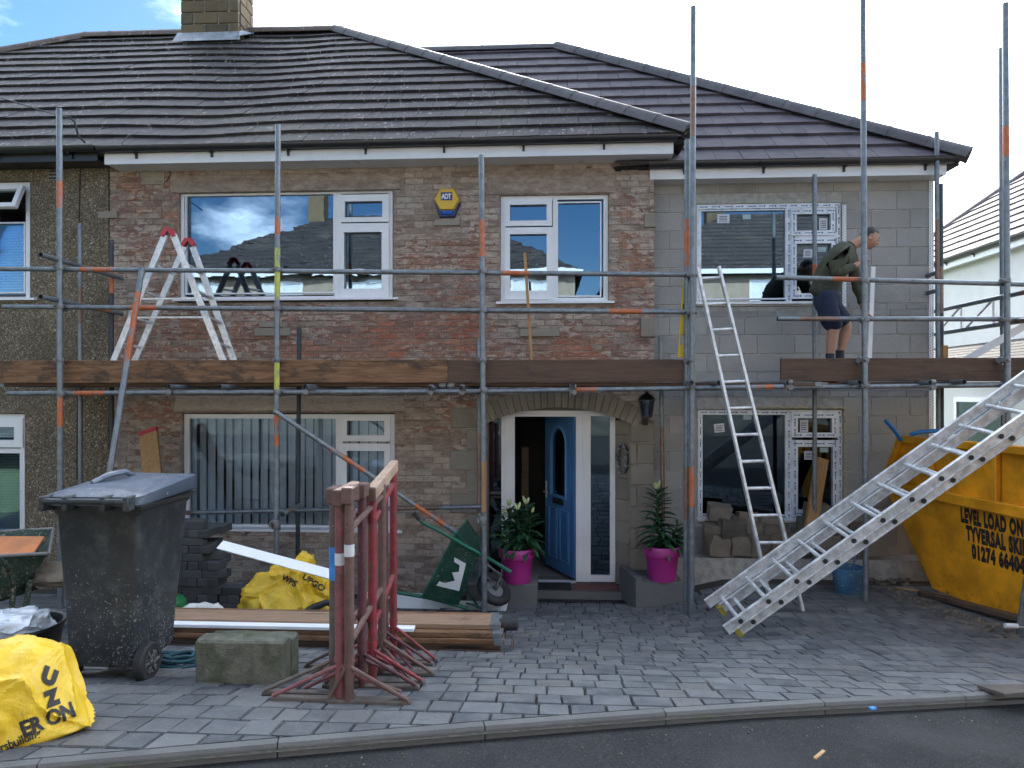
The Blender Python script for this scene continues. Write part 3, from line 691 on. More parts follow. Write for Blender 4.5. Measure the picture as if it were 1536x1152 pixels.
for k in range(arcn):
    a0, a1 = math.pi*k/arcn, math.pi*(k+1)/arcn; p0, p1 = (cs - rad*math.cos(a0), gt1 - rad + rad*math.sin(a0)), (cs - rad*math.cos(a1), gt1 - rad + rad*math.sin(a1))
    m.prism([DP(p0[0], p0[1], -.022), DP(p1[0], p1[1], -.022), DP(p1[0], DH, -.022), DP(p0[0], DH, -.022)], hn*.044)
door = m.build('door', M['blue'], house, label='blue front door standing open with an arched glass panel')
m = MB(); path = [(gs0-.02, gt0-.02), (gs0-.02, gt1-rad)] + [(cs - (rad+.02)*math.cos(math.pi*k/16), gt1 - rad + (rad+.02)*math.sin(math.pi*k/16)) for k in range(1, 16)] + [(gs1+.02, gt1-rad), (gs1+.02, gt0-.02), (gs0-.02, gt0-.02)]
m.tube([DP(s, t, .024) for s, t in path], .018, 6); m.build('moulding', M['bluedark'], door, smooth=True)
for s0, s1 in ((.13, .36), (.45, .67)):
    m = MB(); t0, t1 = .16, .80
    m.tube([DP(s0, t0, .023), DP(s1, t0, .023), DP(s1, t1, .023), DP(s0, t1, .023), DP(s0, t0, .023)], .012, 6); m.build('panel_moulding', M['bluedark'], door)
    m = MB(); dbox(m, s0+.035, t0+.035, s1-.035, t1-.035, .0225, .03); m.build('panel', M['blue'], door)
m = MB(); dbox(m, gs0-.005, gt0-.005, gs1+.005, gt1+.005, -.004, .004); m.build('door_glass', M['glass_door'], door)
m = MB(); dbox(m, .27, .86, .55, .935, .0225, .034); m.build('letter_plate', M['gutter'], door)
m = MB(); m.tube([DP(.755, .98, .022), DP(.755, .98, .07), DP(.64, .985, .075)], .011, 8); dbox(m, .738, .9, .772, 1.12, .0225, .032); m.build('handle', M['alu'], door, smooth=True)
# porch floor and step
zf = W(830, 880, 8.05).z
m = MB(); m.box((dh[0], 7.86, -.3), (dh[2], YD + .3, zf)); m.build('porch_step', M['kerb'], house)
M['matred'] = simple('red_tile', (.16, .06, .055), .7, .3, 6, bump=.2); 
m = MB(); m.box((.30, 7.92, zf + .002), (dh[2] - .05, YD - .03, zf + .008)); m.build('porch_tile', M['matred'], house)
m = MB(); m.box((dh[0] + .22, 7.9, zf + .002), (.28, YD - .03, zf + .014)); m.solo('door_mat', M['black'], 'dark door mat on the step in front of the blue door', 'door mat')
# stone reveal of the right-hand side, splayed
for i in range(9):
    z0 = zf + i*.262; m = MB(); z1 = min(z0 + .255, zs_ + .03)
    if z1 - z0 < .05: break
    m.prism([(aR.x + .03, YB - .005, z0), (aR.x - .135, YD - .002, z0), (aR.x + .1, YD - .002, z0)], (0, 0, z1-z0)); m.build('reveal_stone', M['stone'], wallo)

# ---- roof
ridge_pieces = []
def tile_mesh(name, mat, wdt, gauge, th=.026, lift=.044):
    ms = []
    for k in range(4):
        r_ = random.Random(k+40); m = MB(); a = wdt/2 - .0025; L_ = gauge + .06; j = [r_.uniform(-.003, .003) for _ in range(4)]
        m.add([(-a, 0, lift+j[0]), (a, 0, lift+j[1]), (a, L_, .004), (-a, L_, .004), (-a, 0, lift-th-.012), (a, 0, lift-th-.012), (a, L_, -.012), (-a, L_, -.012)], [(0,1,2,3),(7,6,5,4),(0,4,5,1),(1,5,6,2),(2,6,7,3),(3,7,4,0)])
        ms.append(m.mesh(name, mat))
    return ms
def roof(parent, name, Ye, Ze, Yr, Zr, xa, xb, halves, mat, gauge, wdt, nparts, sag=None, seed=1, deckmat='gutter', rest='roof_tiles', front=True):
    S = Vector((0, Yr-Ye, Zr-Ze)); SL = S.length; S.normalize(); Nn = Vector((0, -S.z, S.y)); ang = math.atan2(S.z, S.y)
    P = lambda x, s, h=0: Vector((x, Ye, Ze)) + S*s + Nn*(h + (sag(x, s) if sag else 0))
    poly = [Vector((xa, 0)), Vector((xb, 0)), Vector((xb, SL)), Vector((xa, SL))]
    for h in halves: poly = clip(poly, h)
    m = MB(); m.prism([P(p.x, p.y, -.05) for p in poly], -Nn*.06); deck = m.build(name, M[deckmat], parent)
    TM = tile_mesh('roof_tile', M[mat], wdt, gauge); r_ = random.Random(seed); n = int(SL/gauge) + 1; full = []; st = MB()
    for i in range(n):
        s0 = i*gauge - .04; x = xa - (wdt/2 if i % 2 else 0) - wdt
        while x < xb:
            x += wdt; q = [Vector((x - wdt/2, s0)), Vector((x + wdt/2, s0)), Vector((x + wdt/2, s0 + gauge)), Vector((x - wdt/2, s0 + gauge))]
            pl = q
            for h in [lambda p: p.x - xa, lambda p: xb - p.x] + halves: pl = clip(pl, h) if len(pl) > 2 else []
            if len(pl) < 3: continue
            if len(pl) == 4 and all((a-b_).length < 1e-6 for a, b_ in zip(sorted(pl, key=lambda v: (v.x, v.y)), sorted(q, key=lambda v: (v.x, v.y)))): full.append((i, x, s0))
            else:
                st.cr = r_.random(); hh = lambda p: lerp(.044, .006, (p.y - s0)/gauge)
                k = len(pl); st.add([P(p.x, p.y, hh(p)) for p in pl] + [P(p.x, p.y, hh(p) - .034) for p in pl], [tuple(range(k)), tuple(reversed(range(k, 2*k)))] + [(j,(j+1)%k,k+(j+1)%k,k+j) for j in range(k)])
    if front: full.sort(key=lambda t: (t[0], abs(t[1])))
    for k, (i, x, s0) in enumerate(full):
        me = TM[r_.randrange(4)]; c = P(x, s0, r_.uniform(-.002, .003)); tl_ = (sag(x+.15, s0) - sag(x-.15, s0))/.3 if sag else 0; rot = (ang, 0, 0) if not tl_ else Matrix.Rotation(ang, 3, 'X') @ Matrix.Rotation(-math.atan(tl_), 3, 'Y')
        if k < nparts: piece('roof_tile', me, c, deck, rot if isinstance(rot, tuple) else rot.to_euler())
        else:
            mt = Matrix.Translation(c) @ (Matrix.Rotation(ang, 4, 'X') if isinstance(rot, tuple) else rot.to_4x4()); st.cr = r_.random(); st.add([mt @ v.co for v in me.vertices], [tuple(p.vertices) for p in me.polygons])
    st.build(rest, M[mat], deck, kind='stuff')
    return deck, P, SL
def ridge_run(parent, a, b_, mat, l=.45, r_=.13, name='ridge_tile'):
    a, b_ = Vector(a), Vector(b_); d = b_ - a; n = max(1, round(d.length/l)); t = d.normalized(); side = t.cross(Vector((0,0,1))).normalized(); up = side.cross(t)
    for k in range(n):
        p0, p1 = a + d*(k/n), a + d*((k+1)/n) + t*.035; m = MB(); secs = []; 
        for p, rr_ in ((p0, r_*1.04), (p0 + t*.03, r_*1.04), (p0 + t*.032, r_), (p1, r_*.97)):
            prof = [(-1, -.55), (-.8, -.05), (-.42, .38), (0, .52), (.42, .38), (.8, -.05), (1, -.55), (.9, -.6), (0, .3), (-.9, -.6)]
            secs.append([p + side*(x*rr_) + up*(y_*rr_) for x, y_ in prof])
        m.loft(secs).build(name, M[mat], parent, smooth=True)
YR = 11.4; YEV = 7.62
ZEV = W(600, 211, YEV).z; ZR = W(400, 50, YR).z
hc = W(1029, 217, YEV).x; rr_x = W(512, 50, YR).x; lx = W(128, 40, YR).x
S_len = math.hypot(YR-YEV, ZR-ZEV)
def half(p, q, keep):                # half-plane left of line p->q in (x, s)
    p, q, k = Vector(p), Vector(q), Vector(keep); n = Vector((-(q-p).y, (q-p).x)); sg = 1 if n.dot(k-p) > 0 else -1
    return lambda v: sg * n.dot(v - p)
hipR = half((hc, 0), (rr_x, S_len), (-3, .5)); hipL = half((lx - 6.2, 0), (lx, S_len), (-3, .5))
sag = lambda x, s: -.045*math.exp(-((x + 4.3)/.9)**2) - .03*math.exp(-((x + 5.6)/.5)**2)*0 + .006*math.sin(x*1.1)
rf, RP, _ = roof(house, 'roof', YEV, ZEV, YR, ZR, XP, hc + .1, [hipR], 'tile', .345, .305, 250, sag, 1)
rfn, RPn, _ = roof(nbr, 'roof', YEV, ZEV, YR, ZR, lx - 6.2, XP, [hipL], 'tile', .345, .305, 60, sag, 2)
# back and hip slopes (closed volumes)
bk = MB(); zb = ZEV - .1
bk.add([(hc, YEV+.02, ZEV-.08), (rr_x, YR, ZR-.1), (rr_x, YR+.02, ZR-.1), (hc, 2*YR-YEV, ZEV-.08), (XP, YR, ZR-.1), (XP, 2*YR-YEV, ZEV-.08)], [(0,3,2,1), (1,2,4), (2,3,5,4)]); bk.build('roof_slope', M['tile'], rf)
ridge_run(rf, RP(XP, S_len, .0) + Vector((0,0,.05)), RP(rr_x, S_len, 0) + Vector((0,0,.05)), 'ridge_old'); ridge_run(rf, RP(hc + .02, -.05, .02) + Vector((.02, 0, .06)), RP(rr_x - .1, S_len, .0) + Vector((0, 0, .07)), 'ridge', .44, .125, 'hip_tile')
ridge_run(rfn, RPn(lx, S_len, 0) + Vector((0,0,.05)), RPn(XP, S_len, .0) + Vector((0,0,.05)), 'ridge_old'); ridge_run(rfn, RPn(lx - 6.2, 0, .02), RPn(lx, S_len, 0) + Vector((0,0,.05)), 'ridge_old', .44, .13, 'hip_tile')
# extension roof
YEX = 7.93; ZEX = W(1200, 240, YEX).z; YRX = 11.0; ZRX = W(720, 78, YRX).z; SLX = math.hypot(YRX-YEX, ZRX-ZEX)
hcx = W(1443, 243, YEX).x; rxx = W(838, 82, YRX).x
TP = (ZR-ZEV)/(YR-YEV)
# the main hip slope cuts it on the left: start a little inside the main hip line
xl = lambda s: None
hipX = half((hcx, 0), (rxx, SLX), (1.0, .3))
hipM = half((hc - .75, 0), (rr_x - .4, SLX*1.16), (2.2, .3))
rfx, XPn, _ = roof(house, 'extension_roof', YEX, ZEX, YRX, ZRX, rr_x - .4, hcx + .1, [hipX, hipM], 'tile_new', .345, .305, 50, None, 4)
ridge_run(rfx, XPn(rr_x + .35, SLX, 0) + Vector((0,0,.05)), XPn(rxx, SLX, 0) + Vector((0,0,.05)), 'ridge', .42, .11); ridge_run(rfx, XPn(hcx + .03, -.06, .02) + Vector((.02, 0, .05)), XPn(rxx, SLX, 0) + Vector((0,0,.06)), 'ridge', .45, .14, 'hip_tile')
bk = MB(); bk.add([(hcx, YEX+.02, ZEX-.08), (rxx, YRX, ZRX-.1), (hcx, 2*YRX-YEX, ZEX-.08), (rxx-3, YRX, ZRX-.1), (rxx-3, 2*YRX-YEX, ZEX-.08)], [(0,2,1), (1,2,4,3)]); bk.build('roof_slope', M['tile_new'], rfx)
# eaves: fascia, soffit, gutter with brackets
def eaves(parent, xa, xb, Y, Ze, Yw, fas, gut='gutter', h=.17, hip=True, drop=.02):
    zt = Ze - drop
    if fas:
        m = MB(); m.box((xa, Y + .055, zt - h), (xb, Y + .075, zt)); m.build('fascia', M['upvc'], parent)
        m = MB(); m.box((xa + .002, Y + .0755, zt - h + .012), (xb - .002, Yw + .02, zt - h + .022)); m.build('soffit', M['upvc'], parent)
        m = MB(); 
        for i in range(int((Yw - Y)/.1)): m.box((xa + .01, Y + .10 + i*.1, zt - h + .009), (xb - .01, Y + .104 + i*.1, zt - h + .0119))
    else:
        m = MB(); m.box((xa, Y + .055, zt - h*.8), (xb, Y + .08, zt)); m.box((xa, Y + .08, zt - .12), (xb, Yw + .02, zt - .1)); m.build('fascia', M['gutter'], parent)
    prof = [(.06*math.cos(a), .06*math.sin(a)) for a in [math.pi + math.pi*k/10 for k in range(11)]] + [(.052*math.cos(a), .052*math.sin(a)) for a in [2*math.pi - math.pi*k/10 for k in range(11)]]
    gy, gz = Y - .012, Ze - .012
    m = MB(); m.loft([[(x, gy + p, gz + q) for p, q in prof] for x in (xa - .03, xb + .03)]); m.cm = 0
    go = m.build('gutter', M[gut], parent, smooth=True)
    x = xa + .4
    while x < xb:
        m = MB(); m.box((x - .012, Y + .035, gz - .12), (x + .012, Y + .0545, gz - .0)); m.box((x - .012, gy - .01, gz - .075), (x + .012, Y + .034, gz - .055)); m.build('gutter_bracket', M['gutter'], go); x += .92
XF0 = W(152, 220, YEV).x; XF1 = W(1010, 235, YEV+.06).x
eaves(house, XF0, XF1, YEV, ZEV, YB, True); eaves(nbr, XP - 8, XF0 - .08, YEV - .01, ZEV + .01, YN, False)
m = MB(); m.box((XF1 - .02, YEV + .0755, ZEV - .02 - .17), (XF1, YB + .2, ZEV - .02)); m.build('return_fascia', M['upvc'], house)
eaves(house, XC - .05, W(1424, 260, YEX).x, YEX, ZEX, YE, True, h=.16); xe2 = W(1424, 260, YEX).x
m = MB(); m.box((xe2 - .02, YEX + .0755, ZEX - .18), (xe2, 14, ZEX - .02)); m.build('return_fascia', M['upvc'], house)
m = MB(); m.box((XE - .3, YE + .3, -.4), (XE, 14, ZTE + .1)); m.build('side_wall', M['block'], house)
# corner bead and window beads on the extension
def bead(parent, x0, x1, z0, z1, Y, nm='corner_bead'):
    m = MB(); m.box((x0, Y - .012, z0), (x1, Y - .006, z1)); o = m.build(nm, M['upvc'], parent); h = MB(); z = z0 + .03
    while z < z1: h.box((x0 + .010, Y - .0128, z), (x0 + .016, Y - .0122, z + .018)); h.box((x1 - .017, Y - .0128, z + .016), (x1 - .011, Y - .0122, z + .034)); z += .034
    h.build('bead_hole', M['kerb'], o, kind='stuff'); return o
q = rect(1392, 266, 1399, 640, YE); bead(house, q[0], q[2], .1, q[3], YE - .012)
q = rect(1262.5, 308, 1268, 460, YE); bead(house, q[0], q[2], q[1], q[3], YE - .012)
# foam line round the lower new window
M['foam'] = simple('expanding_foam', (.50, .44, .27), .9, .3, 30, bump=1, kind='world', bd=.02)
m = MB(); q = rect(1265, 613, 1267, 770, YE); zz = q[1]; pts = []
while zz < q[3]: pts.append((q[0] + .012 + r5.uniform(-.006, .006), YE - .012, zz)); zz += .03
pts += [(lerp(q[0], w5[0]+.4, k/30), YE - .012, q[3] + .01 + r5.uniform(-.005, .008)) for k in range(1, 31)]
m.tube(pts, [r5.uniform(.006, .017) for _ in pts], 6); m.build('foam', M['foam'], house, smooth=True)
# plinth below the extension
m = MB(); m.box((XC + .05, YE - .30, -.3), (XE, YE - .012, W(1150, 838, YE-.3).z)); m.build('plinth', M['blockmortar'], house)
# chimney of stone on the ridge
cy0, cy1 = 11.0, 11.55; cx0, cx1 = W(271, 20, cy0).x, W(358, 20, cy0).x; czb = W(310, 52, cy0).z
ch = MB(); ch.box((cx0+.015, cy0+.015, czb-.9), (cx1-.015, cy1-.015, czb+1.6)); cho = ch.build('chimney', M['blockmortar'], house)
CVn = piece_box('stone', M['chimney'], 31, .04, 6, .012)
for i in range(8):
    z = czb - .02 + i*.2; x = cx0 - (.2 if i % 2 else .02)
    while x < cx1 - .02:
        a, b_ = max(x, cx0), min(x + .42, cx1); x += .43
        if b_ - a > .05:
            m = MB(); m.cbox(((a+b_)/2, cy0 + .02, z + .1), ((b_-a)/2 - .006, 0, 0), (0, .03, 0), (0, 0, .093), .008); mo = m.build('stone', M['chimney'], cho)
    for k, (a, b_) in enumerate(((cy0 + .06, cy0 + .28), (cy0 + .29, cy1 - .01)) if i % 2 else ((cy0 + .06, cy0 + .42), (cy0 + .43, cy1 - .01))):
        m = MB(); m.cbox((cx1 - .02, (a+b_)/2, z + .1), (.03, 0, 0), (0, (b_-a)/2, 0), (0, 0, .093), .008); m.build('stone', M['chimney'], cho)
m = MB(); m.prism([(cx0 - .08, cy0 - .12, czb - .16), (cx1 + .06, cy0 - .12, czb - .16), (cx1 + .03, cy0 - .018, czb + .03), (cx0 - .05, cy0 - .018, czb + .03)], (0, .012, .012)); m.prism([(cx1 + .02, cy0 - .1, czb - .1), (cx1 + .16, cy0 + .2, czb + .1), (cx1 + .03, cy1, czb + .34), (cx1 + .02, cy0 - .02, czb + .03)], (.012, 0, .012)); m.build('flashing', M['lead'], cho)

# ================================================================== house to the right, houses across the street
rnb = thing('house', 'white rendered house at the far right with a dark tiled hipped roof', 'house')
def lw(y): return -y
er = 8.45; ze_r = 5.28
m = MB(); m.box((-18.5, .25, 0), (-9, 8, ze_r)); m.build('wall', M['whiterender'], rnb)
hb = half((-18.8, 0), (-14.3, 5.9), (-10, .5))
rd, RP3, SL3 = roof(rnb, 'roof', 0, ze_r, 4.5, ze_r + 3.82, -18.8, -8.6, [hb], 'tile_new', .345, .305, 0, None, 8)
m = MB(); m.add([(-18.8, 0, ze_r-.1), (-14.3, 4.5, ze_r+3.7), (-18.8, 9, ze_r-.1), (-8.6, 4.5, ze_r+3.7), (-8.6, 9, ze_r-.1)], [(0,2,1), (1,2,4,3)]); m.build('roof_slope', M['tile_new'], rd)
ridge_run(rd, RP3(-18.8, 0, .02), RP3(-14.3, SL3, .05), 'ridge', .45, .13, 'hip_tile')
eaves(rnb, -18.8, -8.6, 0, ze_r, .25, True)
# lean-to with a low slatted roof
m = MB(); m.box((-16, -1.0, 0), (-9.5, .245, 2.9)); m.build('lean_to_wall', M['whiterender'], rnb)
for k in range(8):
    m = MB(); y0 = -1.15 + k*.175; m.prism([(-16.2, y0, 2.92 + k*.065), (-16.2, y0 + .2, 2.985 + k*.065), (-16.2, y0 + .2, 2.96 + k*.065), (-16.2, y0, 2.87 + k*.065)], (6.9, 0, 0)); m.build('roof_strip', M['tile'], rnb)
m = MB(); ring(m, (-12.6, 1.2, -11.2, 2.35), (-12.53, 1.27, -11.27, 2.28), -1.06, -1.0); 
wn = MB()
for (a, b_, c, d) in ((-12.6, 1.2, -12.52, 2.35), (-11.28, 1.2, -11.2, 2.35), (-12.52, 1.2, -11.28, 1.28), (-12.52, 2.27, -11.28, 2.35)): wn.box((a, -1.05, b_), (c, -1.001, d))
wn_ = wn.build('window', M['upvc'], rnb); m = MB(); m.box((-12.52, -1.03, 1.28), (-11.28, -1.005, 2.27)); m.build('pane', M['glass_low'], wn_)
rnb.location = (er, 0, 0); rnb.rotation_euler = (0, 0, -math.pi/2)
def opposite(x0, x1, label, seed):
    Yo = -9.0; h_ = thing('house', label, 'house', ((x0+x1)/2, Yo-4, 2), 'houses across the street'); zt = 7.05
    m = MB(); m.box((x0, Yo-8, 2), (x1, Yo, zt)); m.build('wall', M['tan_render'], h_)
    m = MB(); e = .3; hp_ = 5.2
    m.add([(x0-e, Yo+e, zt), (x1+e, Yo+e, zt), (x1+e, Yo-8-e, zt), (x0-e, Yo-8-e, zt), (x0+hp_, Yo-4, zt+3.2), (x1-hp_, Yo-4, zt+3.2)], [(0,1,5,4), (1,2,5), (2,3,4,5), (3,0,4), (0,3,2,1)]); ro = m.build('roof', M['tile'], h_)
    nrow = 14
    for k in range(nrow):
        t = k/nrow; m = MB(); a, b_ = x0 - e + (hp_+e)*t, x1 + e - (hp_+e)*t; y_, z_ = Yo + e - 4.3*t, zt + 3.2*t; m.box((a, y_ - .02, z_ - .01), (b_, y_ + .03, z_ + .035)); m.build('tile_course', M['tile'], ro)
    m = MB(); m.box((x0-e, Yo+e+.002, zt-.16), (x1+e, Yo+e+.06, zt+.02)); m.build('fascia', M['upvc'], h_)
    for cx_ in (lerp(x0, x1, .3), lerp(x0, x1, .75)):
        m = MB(); m.box((cx_-.35, Yo-4.3, zt+2.4), (cx_+.35, Yo-3.7, zt+4.3)); m.build('chimney', M['chimney'], ro)
    n = max(2, int((x1-x0)/3.2))
    for k in range(n):
        for z_ in (2.9, 5.5):
            cx_ = lerp(x0, x1, (k+.5)/n); m = MB()
            for (a, b_, c, d) in ((-.8, 0, -.72, 1.2), (.72, 0, .8, 1.2), (-.72, 0, .72, .08), (-.72, 1.12, .72, 1.2), (-.04, .08, .04, 1.12)): m.box((cx_+a, Yo+.002, z_+b_), (cx_+c, Yo+.05, z_+d))
            wo = m.build('window', M['upvc'], h_); m = MB(); m.box((cx_-.72, Yo+.003, z_+.08), (cx_+.72, Yo+.02, z_+1.12)); m.build('pane', M['blinds_white'], wo)
opposite(-15, 1.0, 'tan house across the street mirrored in the upstairs windows of the brick house', 1)
opposite(2.6, 18, 'tan house across the street mirrored in the new extension windows', 2)

# ================================================================== scaffold
YS = 6.80; RT = .0255
scaf = thing('scaffold', 'galvanised tube scaffold with orange painted bands standing along the whole house front', 'scaffold', (0, 7.3, 0))
MATS = ['galv', 'orange', 'lime', 'rusty', 'galv_dark']
def pole(name, p0, p1, bands=(), r=RT, base=0, parent=scaf, hollow=.8):
    p0, p1 = Vector(p0), Vector(p1); cuts = sorted({0.0, 1.0, *[b for q in bands for b in q[:2]]}); m = MB()
    for i, (a, b_) in enumerate(zip(cuts, cuts[1:])):
        m.cm = base
        for q in bands:
            if q[0] <= a + 1e-6 and b_ <= q[1] + 1e-6: m.cm = q[2]
        first, last = i == 0, i == len(cuts)-2
        m.tube([lerp(p0, p1, a), lerp(p0, p1, b_)], r, 14, cap=False)
    m.cm = 4
    d = (p1-p0).normalized()
    for p, s in ((p0, 1), (p1, -1)):
        m.tube([p + d*s*.001, p + d*s*.03], r*.82, 14, cap=False); a = d.orthogonal().normalized(); b2 = d.cross(a)
        m.add([p + d*s*.03 + (a*math.cos(k*math.pi/6) + b2*math.sin(k*math.pi/6))*r*.82 for k in range(12)], [tuple(range(12))])
        m.add([p + (a*math.cos(k*math.pi/7) + b2*math.sin(k*math.pi/7))*q for q in (r, r*.82) for k in range(14)], [(k, (k+1)%14, 14+(k+1)%14, 14+k) for k in range(14)])
    return m.build(name, [M[x] for x in MATS], parent, smooth=True, fix=False)
def fr_(p0, p1, *bands):             # bands given by pixel coordinate along the longer image axis
    return bands
def std(px, top, px2, bot, Y, bands=(), r=.0285, base=0):
    a, b_ = W(px, top, Y), W(px2, bot, Y); zb = g(b_.x, Y)
    if bot is None: pass
    L0 = top; L1 = bot
    bb = [((t0-L0)/(L1-L0), (t1-L0)/(L1-L0), c) for t0, t1, c in bands]
    return pole('standard', a, b_, [(max(0, x), min(1, y_), c) for x, y_, c in bb], r, base)
def foot(px, Y):                     # pixel row where the ground is at this plane
    p = W(px, 700, Y); return HOR + (EYE - g(p.x, Y) - .01) * F / (Y / ray(px, 700).y)
OUT = [(89, 163, 91, [(272, 312, 1), (590, 640, 1)]), (417, 187, 414, [(325, 352, 1), (372, 450, 2), (540, 590, 2), (622, 668, 1)]), (722, 233, 727, [(330, 385, 1)]), (1040, 10, 1037, [(130, 205, 3), (700, 760, 1)]),
       (1294, -60, 1299, [(95, 152, 1)]), (1508, 5, 1513, [(190, 235, 1)])]
for px, top, px2, bands in OUT: std(px, top, px2, foot(px2, YS if px < 1100 else YS + .15), YS if px < 1100 else YS + .15, bands)
std(1031, 210, 1029, foot(1029, YS + .09), YS + .09, [(330, 400, 1), (700, 780, 3)]); std(1502, 72, 1507, foot(1507, 7.3), 7.3, [])
for px, top, px2, bands, base in ((120, 335, 121, [(430, 485, 3)], 0), (167, 360, 168, [(400, 440, 1)], 4), (449, 492, 446, [], 4), (718, 508, 719, [(650, 800, 3)], 0), (991, 505, 996, [(640, 780, 3)], 0),
    (1222, 262, 1222, [(396, 412, 1)], 0), (1405, 198, 1409, [(330, 420, 3)], 0), (1411, 276, 1413, [(400, 470, 3)], 4)):
    Yi = 7.72 if px < 1000 else 7.9; std(px, top, px2, foot(px2, Yi), Yi, bands, .0255, base)
YL = YS + .058
def rail(name, a, b_, Y, bands=(), base=0, r=RT):
    L0, L1 = a[0], b_[0]; return pole(name, W(*a, Y), W(*b_, Y), [((t0-L0)/(L1-L0), (t1-L0)/(L1-L0), c) for t0, t1, c in bands], r, base)
YL2 = YS + .15 + .058
rail('guard_rail', (-20, 403, ), (1050, 412), YL, [(128, 180, 1), (765, 805, 1)]); rail('guard_rail', (5, 460), (1045, 468), YL, [(205, 247, 1), (920, 967, 1)])
rail('guard_rail', (1164, 416), (1660, 430), YL2, [(1250, 1288, 1)]); rail('guard_rail', (1166, 478), (1660, 479), YL2, [(1200, 1260, 3)])
rail('ledger', (12, 590), (720, 587), YL, [(115, 163, 1)]); rail('ledger', (721, 587), (1175, 580), YL, [(864, 905, 1), (1128, 1160, 1)]); rail('ledger', (1178, 581), (1660, 576), YL2)
rail('ledger', (279, 769), (722, 760), 7.62, [(279, 292, 3), (590, 660, 3)])
# returns at the left end, transoms below the deck, braces
for y_ in (382, 445): a = W(61, y_, 6.55); pole('return_rail', a, (a.x, 7.85, a.z - .02), [(.62, .8, 1)] if y_ == 445 else [(.5, .62, 1)])
for px, py in ((253, 580), (330, 580), (458, 580), (645, 582), (692, 582), (859, 579), (1037, 574), (1079, 574), (1183, 574), (1289, 574), (1397, 574), (1446, 573)):
    Y0 = 6.66 if px < 1100 else 6.82; a = W(px, py, Y0); pole('transom', a, (a.x, 7.98, a.z), base=0)
zdeck = W(500, 574, 6.9).z
pole('brace', W(411, 616, 6.72), W(728, 828, 7.1), [(.26, .42, 1), (.66, .80, 1)])
pole('brace', W(213, 402, 6.72), on(W(130, 760, 6.1).x, 6.1, .01), [(.075, .30, 1)], .029)
pole('brace', W(424, 772, 6.75), W(449, 758, 7.66), [(.2, .7, 3)])
pole('return_rail', (4.73, 6.6, W(1410, 461, 8.05).z), (4.73, 9.4, W(1410, 461, 8.05).z), [(0, .12, 3)]); pole('return_rail', (4.73, 6.6, W(1410, 497, 8.05).z), (4.73, 9.4, W(1410, 497, 8.05).z), [(0, .2, 3)])
for y_ in (435, 408): a = W(1409, y_, 8.0); pole('stub', a, a + Vector((.0, .25, 0)))
lb = MB(); za, zb = W(1410, 461, 8.05).z, W(1410, 497, 8.05).z; yy = 7.35
for k in range(2): lb.tube([(4.73, yy + k*.55, za), (4.73, yy + k*.55, zb)], .012, 6); lb.tube([(4.73, yy + k*.55, za), (4.73, yy + k*.55 + .5, zb)], .012, 6)
lb.build('lattice', M['alu'], scaf, smooth=True)
# couplers
def coup_mesh():
    m = MB(); m.lathe([(.034, -.026), (.037, -.02), (.037, .02), (.034, .026)], (0, 0, 0), 12); m.lathe([(.031, -.026), (.034, -.02), (.034, .02), (.031, .026)], (0, .058, 0), 12, (1, 0, 0))
    m.box((-.05, -.012, -.018), (-.03, .03, .018)); m.tube([(-.045, -.03, 0), (-.045, .03, 0)], .007, 6); m.tube([(.012, .05, -.05), (.012, .05, -.025)], .008, 6); m.box((-.006, .04, -.048), (.03, .075, -.03))
    m.lathe([(.004, 0), (.012, .001), (.012, .012), (.004, .013)], (-.045, -.034, 0), 6, (0, -1, 0)); return m.mesh('coupler', M['coupler'], smooth=True)
CM = coup_mesh()
for px, Yq in ((90, YS), (416, YS), (725, YS), (1037, YS), (1298, YS+.15), (1510, YS+.15)):
    for y_ in ((404, 462, 588) if px < 1000 else (412, 468, 579) if px < 1100 else (421, 479, 579)):
        p = W(px + (y_-400)*.004, y_ + (px-400)*.008*(1 if y_ < 500 else -1) if px < 1000 else y_, Yq); piece('coupler', CM, p, scaf)
    p = W(px, 540, Yq); piece('coupler', CM, p, scaf, rot=(0, 0, .5))
for px in (253, 458, 645, 692, 859, 1183, 1397): p = W(px + 2, 588 if px < 1100 else 581, YL - .02); piece('coupler', CM, p, scaf, rot=(R(90), 0, 0), sc=(.85, .85, .85))
for px, y_, Y in ((414, 786, YS), (724, 780, YS)): piece('coupler', CM, W(px, y_, Y), scaf, rot=(0, 0, .3), sc=(1.25, 1.25, 1.7))
m = MB(); a, b_ = W(723, 692, YS - .04), W(729, 768, YS - .04); m.box((a.x, YS-.05, b_.z), (b_.x, YS-.03, a.z)); m.build('batten', M['timber_z'], scaf)
# boards
def board(name, x0, x1, Y0, Y1, z0, z1, mat, label, cat='board', group=None, bands=True, jit=.0, dz=(0, 0)):
    o = Vector(((x0+x1)/2, (Y0+Y1)/2, z0)); t = thing(name, label, cat, o, group)
    m = MB(); r_ = random.Random(int(abs(x0*977+Y0*131+z0*37))); n = 10; secs = []
    for k in range(n+1):
        x = lerp(x0, x1, k/n); e = r_.uniform(-.002, .002); zz = lerp(dz[0], dz[1], k/n); c = .004
        secs.append([(x, Y0+c, z0+e+zz), (x, Y1-c, z0+e+zz), (x, Y1, z0+c+e+zz), (x, Y1, z1-c+e+zz), (x, Y1-c, z1+e+zz), (x, Y0+c, z1+e+zz), (x, Y0, z1-c+e+zz), (x, Y0, z0+c+e+zz)])
    m.loft(secs).build('plank', M[mat], t)
    if bands:
        for xa in (x0 + .004, x1 - .075):
            m = MB(); m.box((xa, Y0-.002, z0-.002+dz[1]*(xa > x0+.1)), (xa+.07, Y1+.002, z1+.002+dz[1]*(xa > x0+.1))); m.build('end_band', M['galv'], t)
    return t
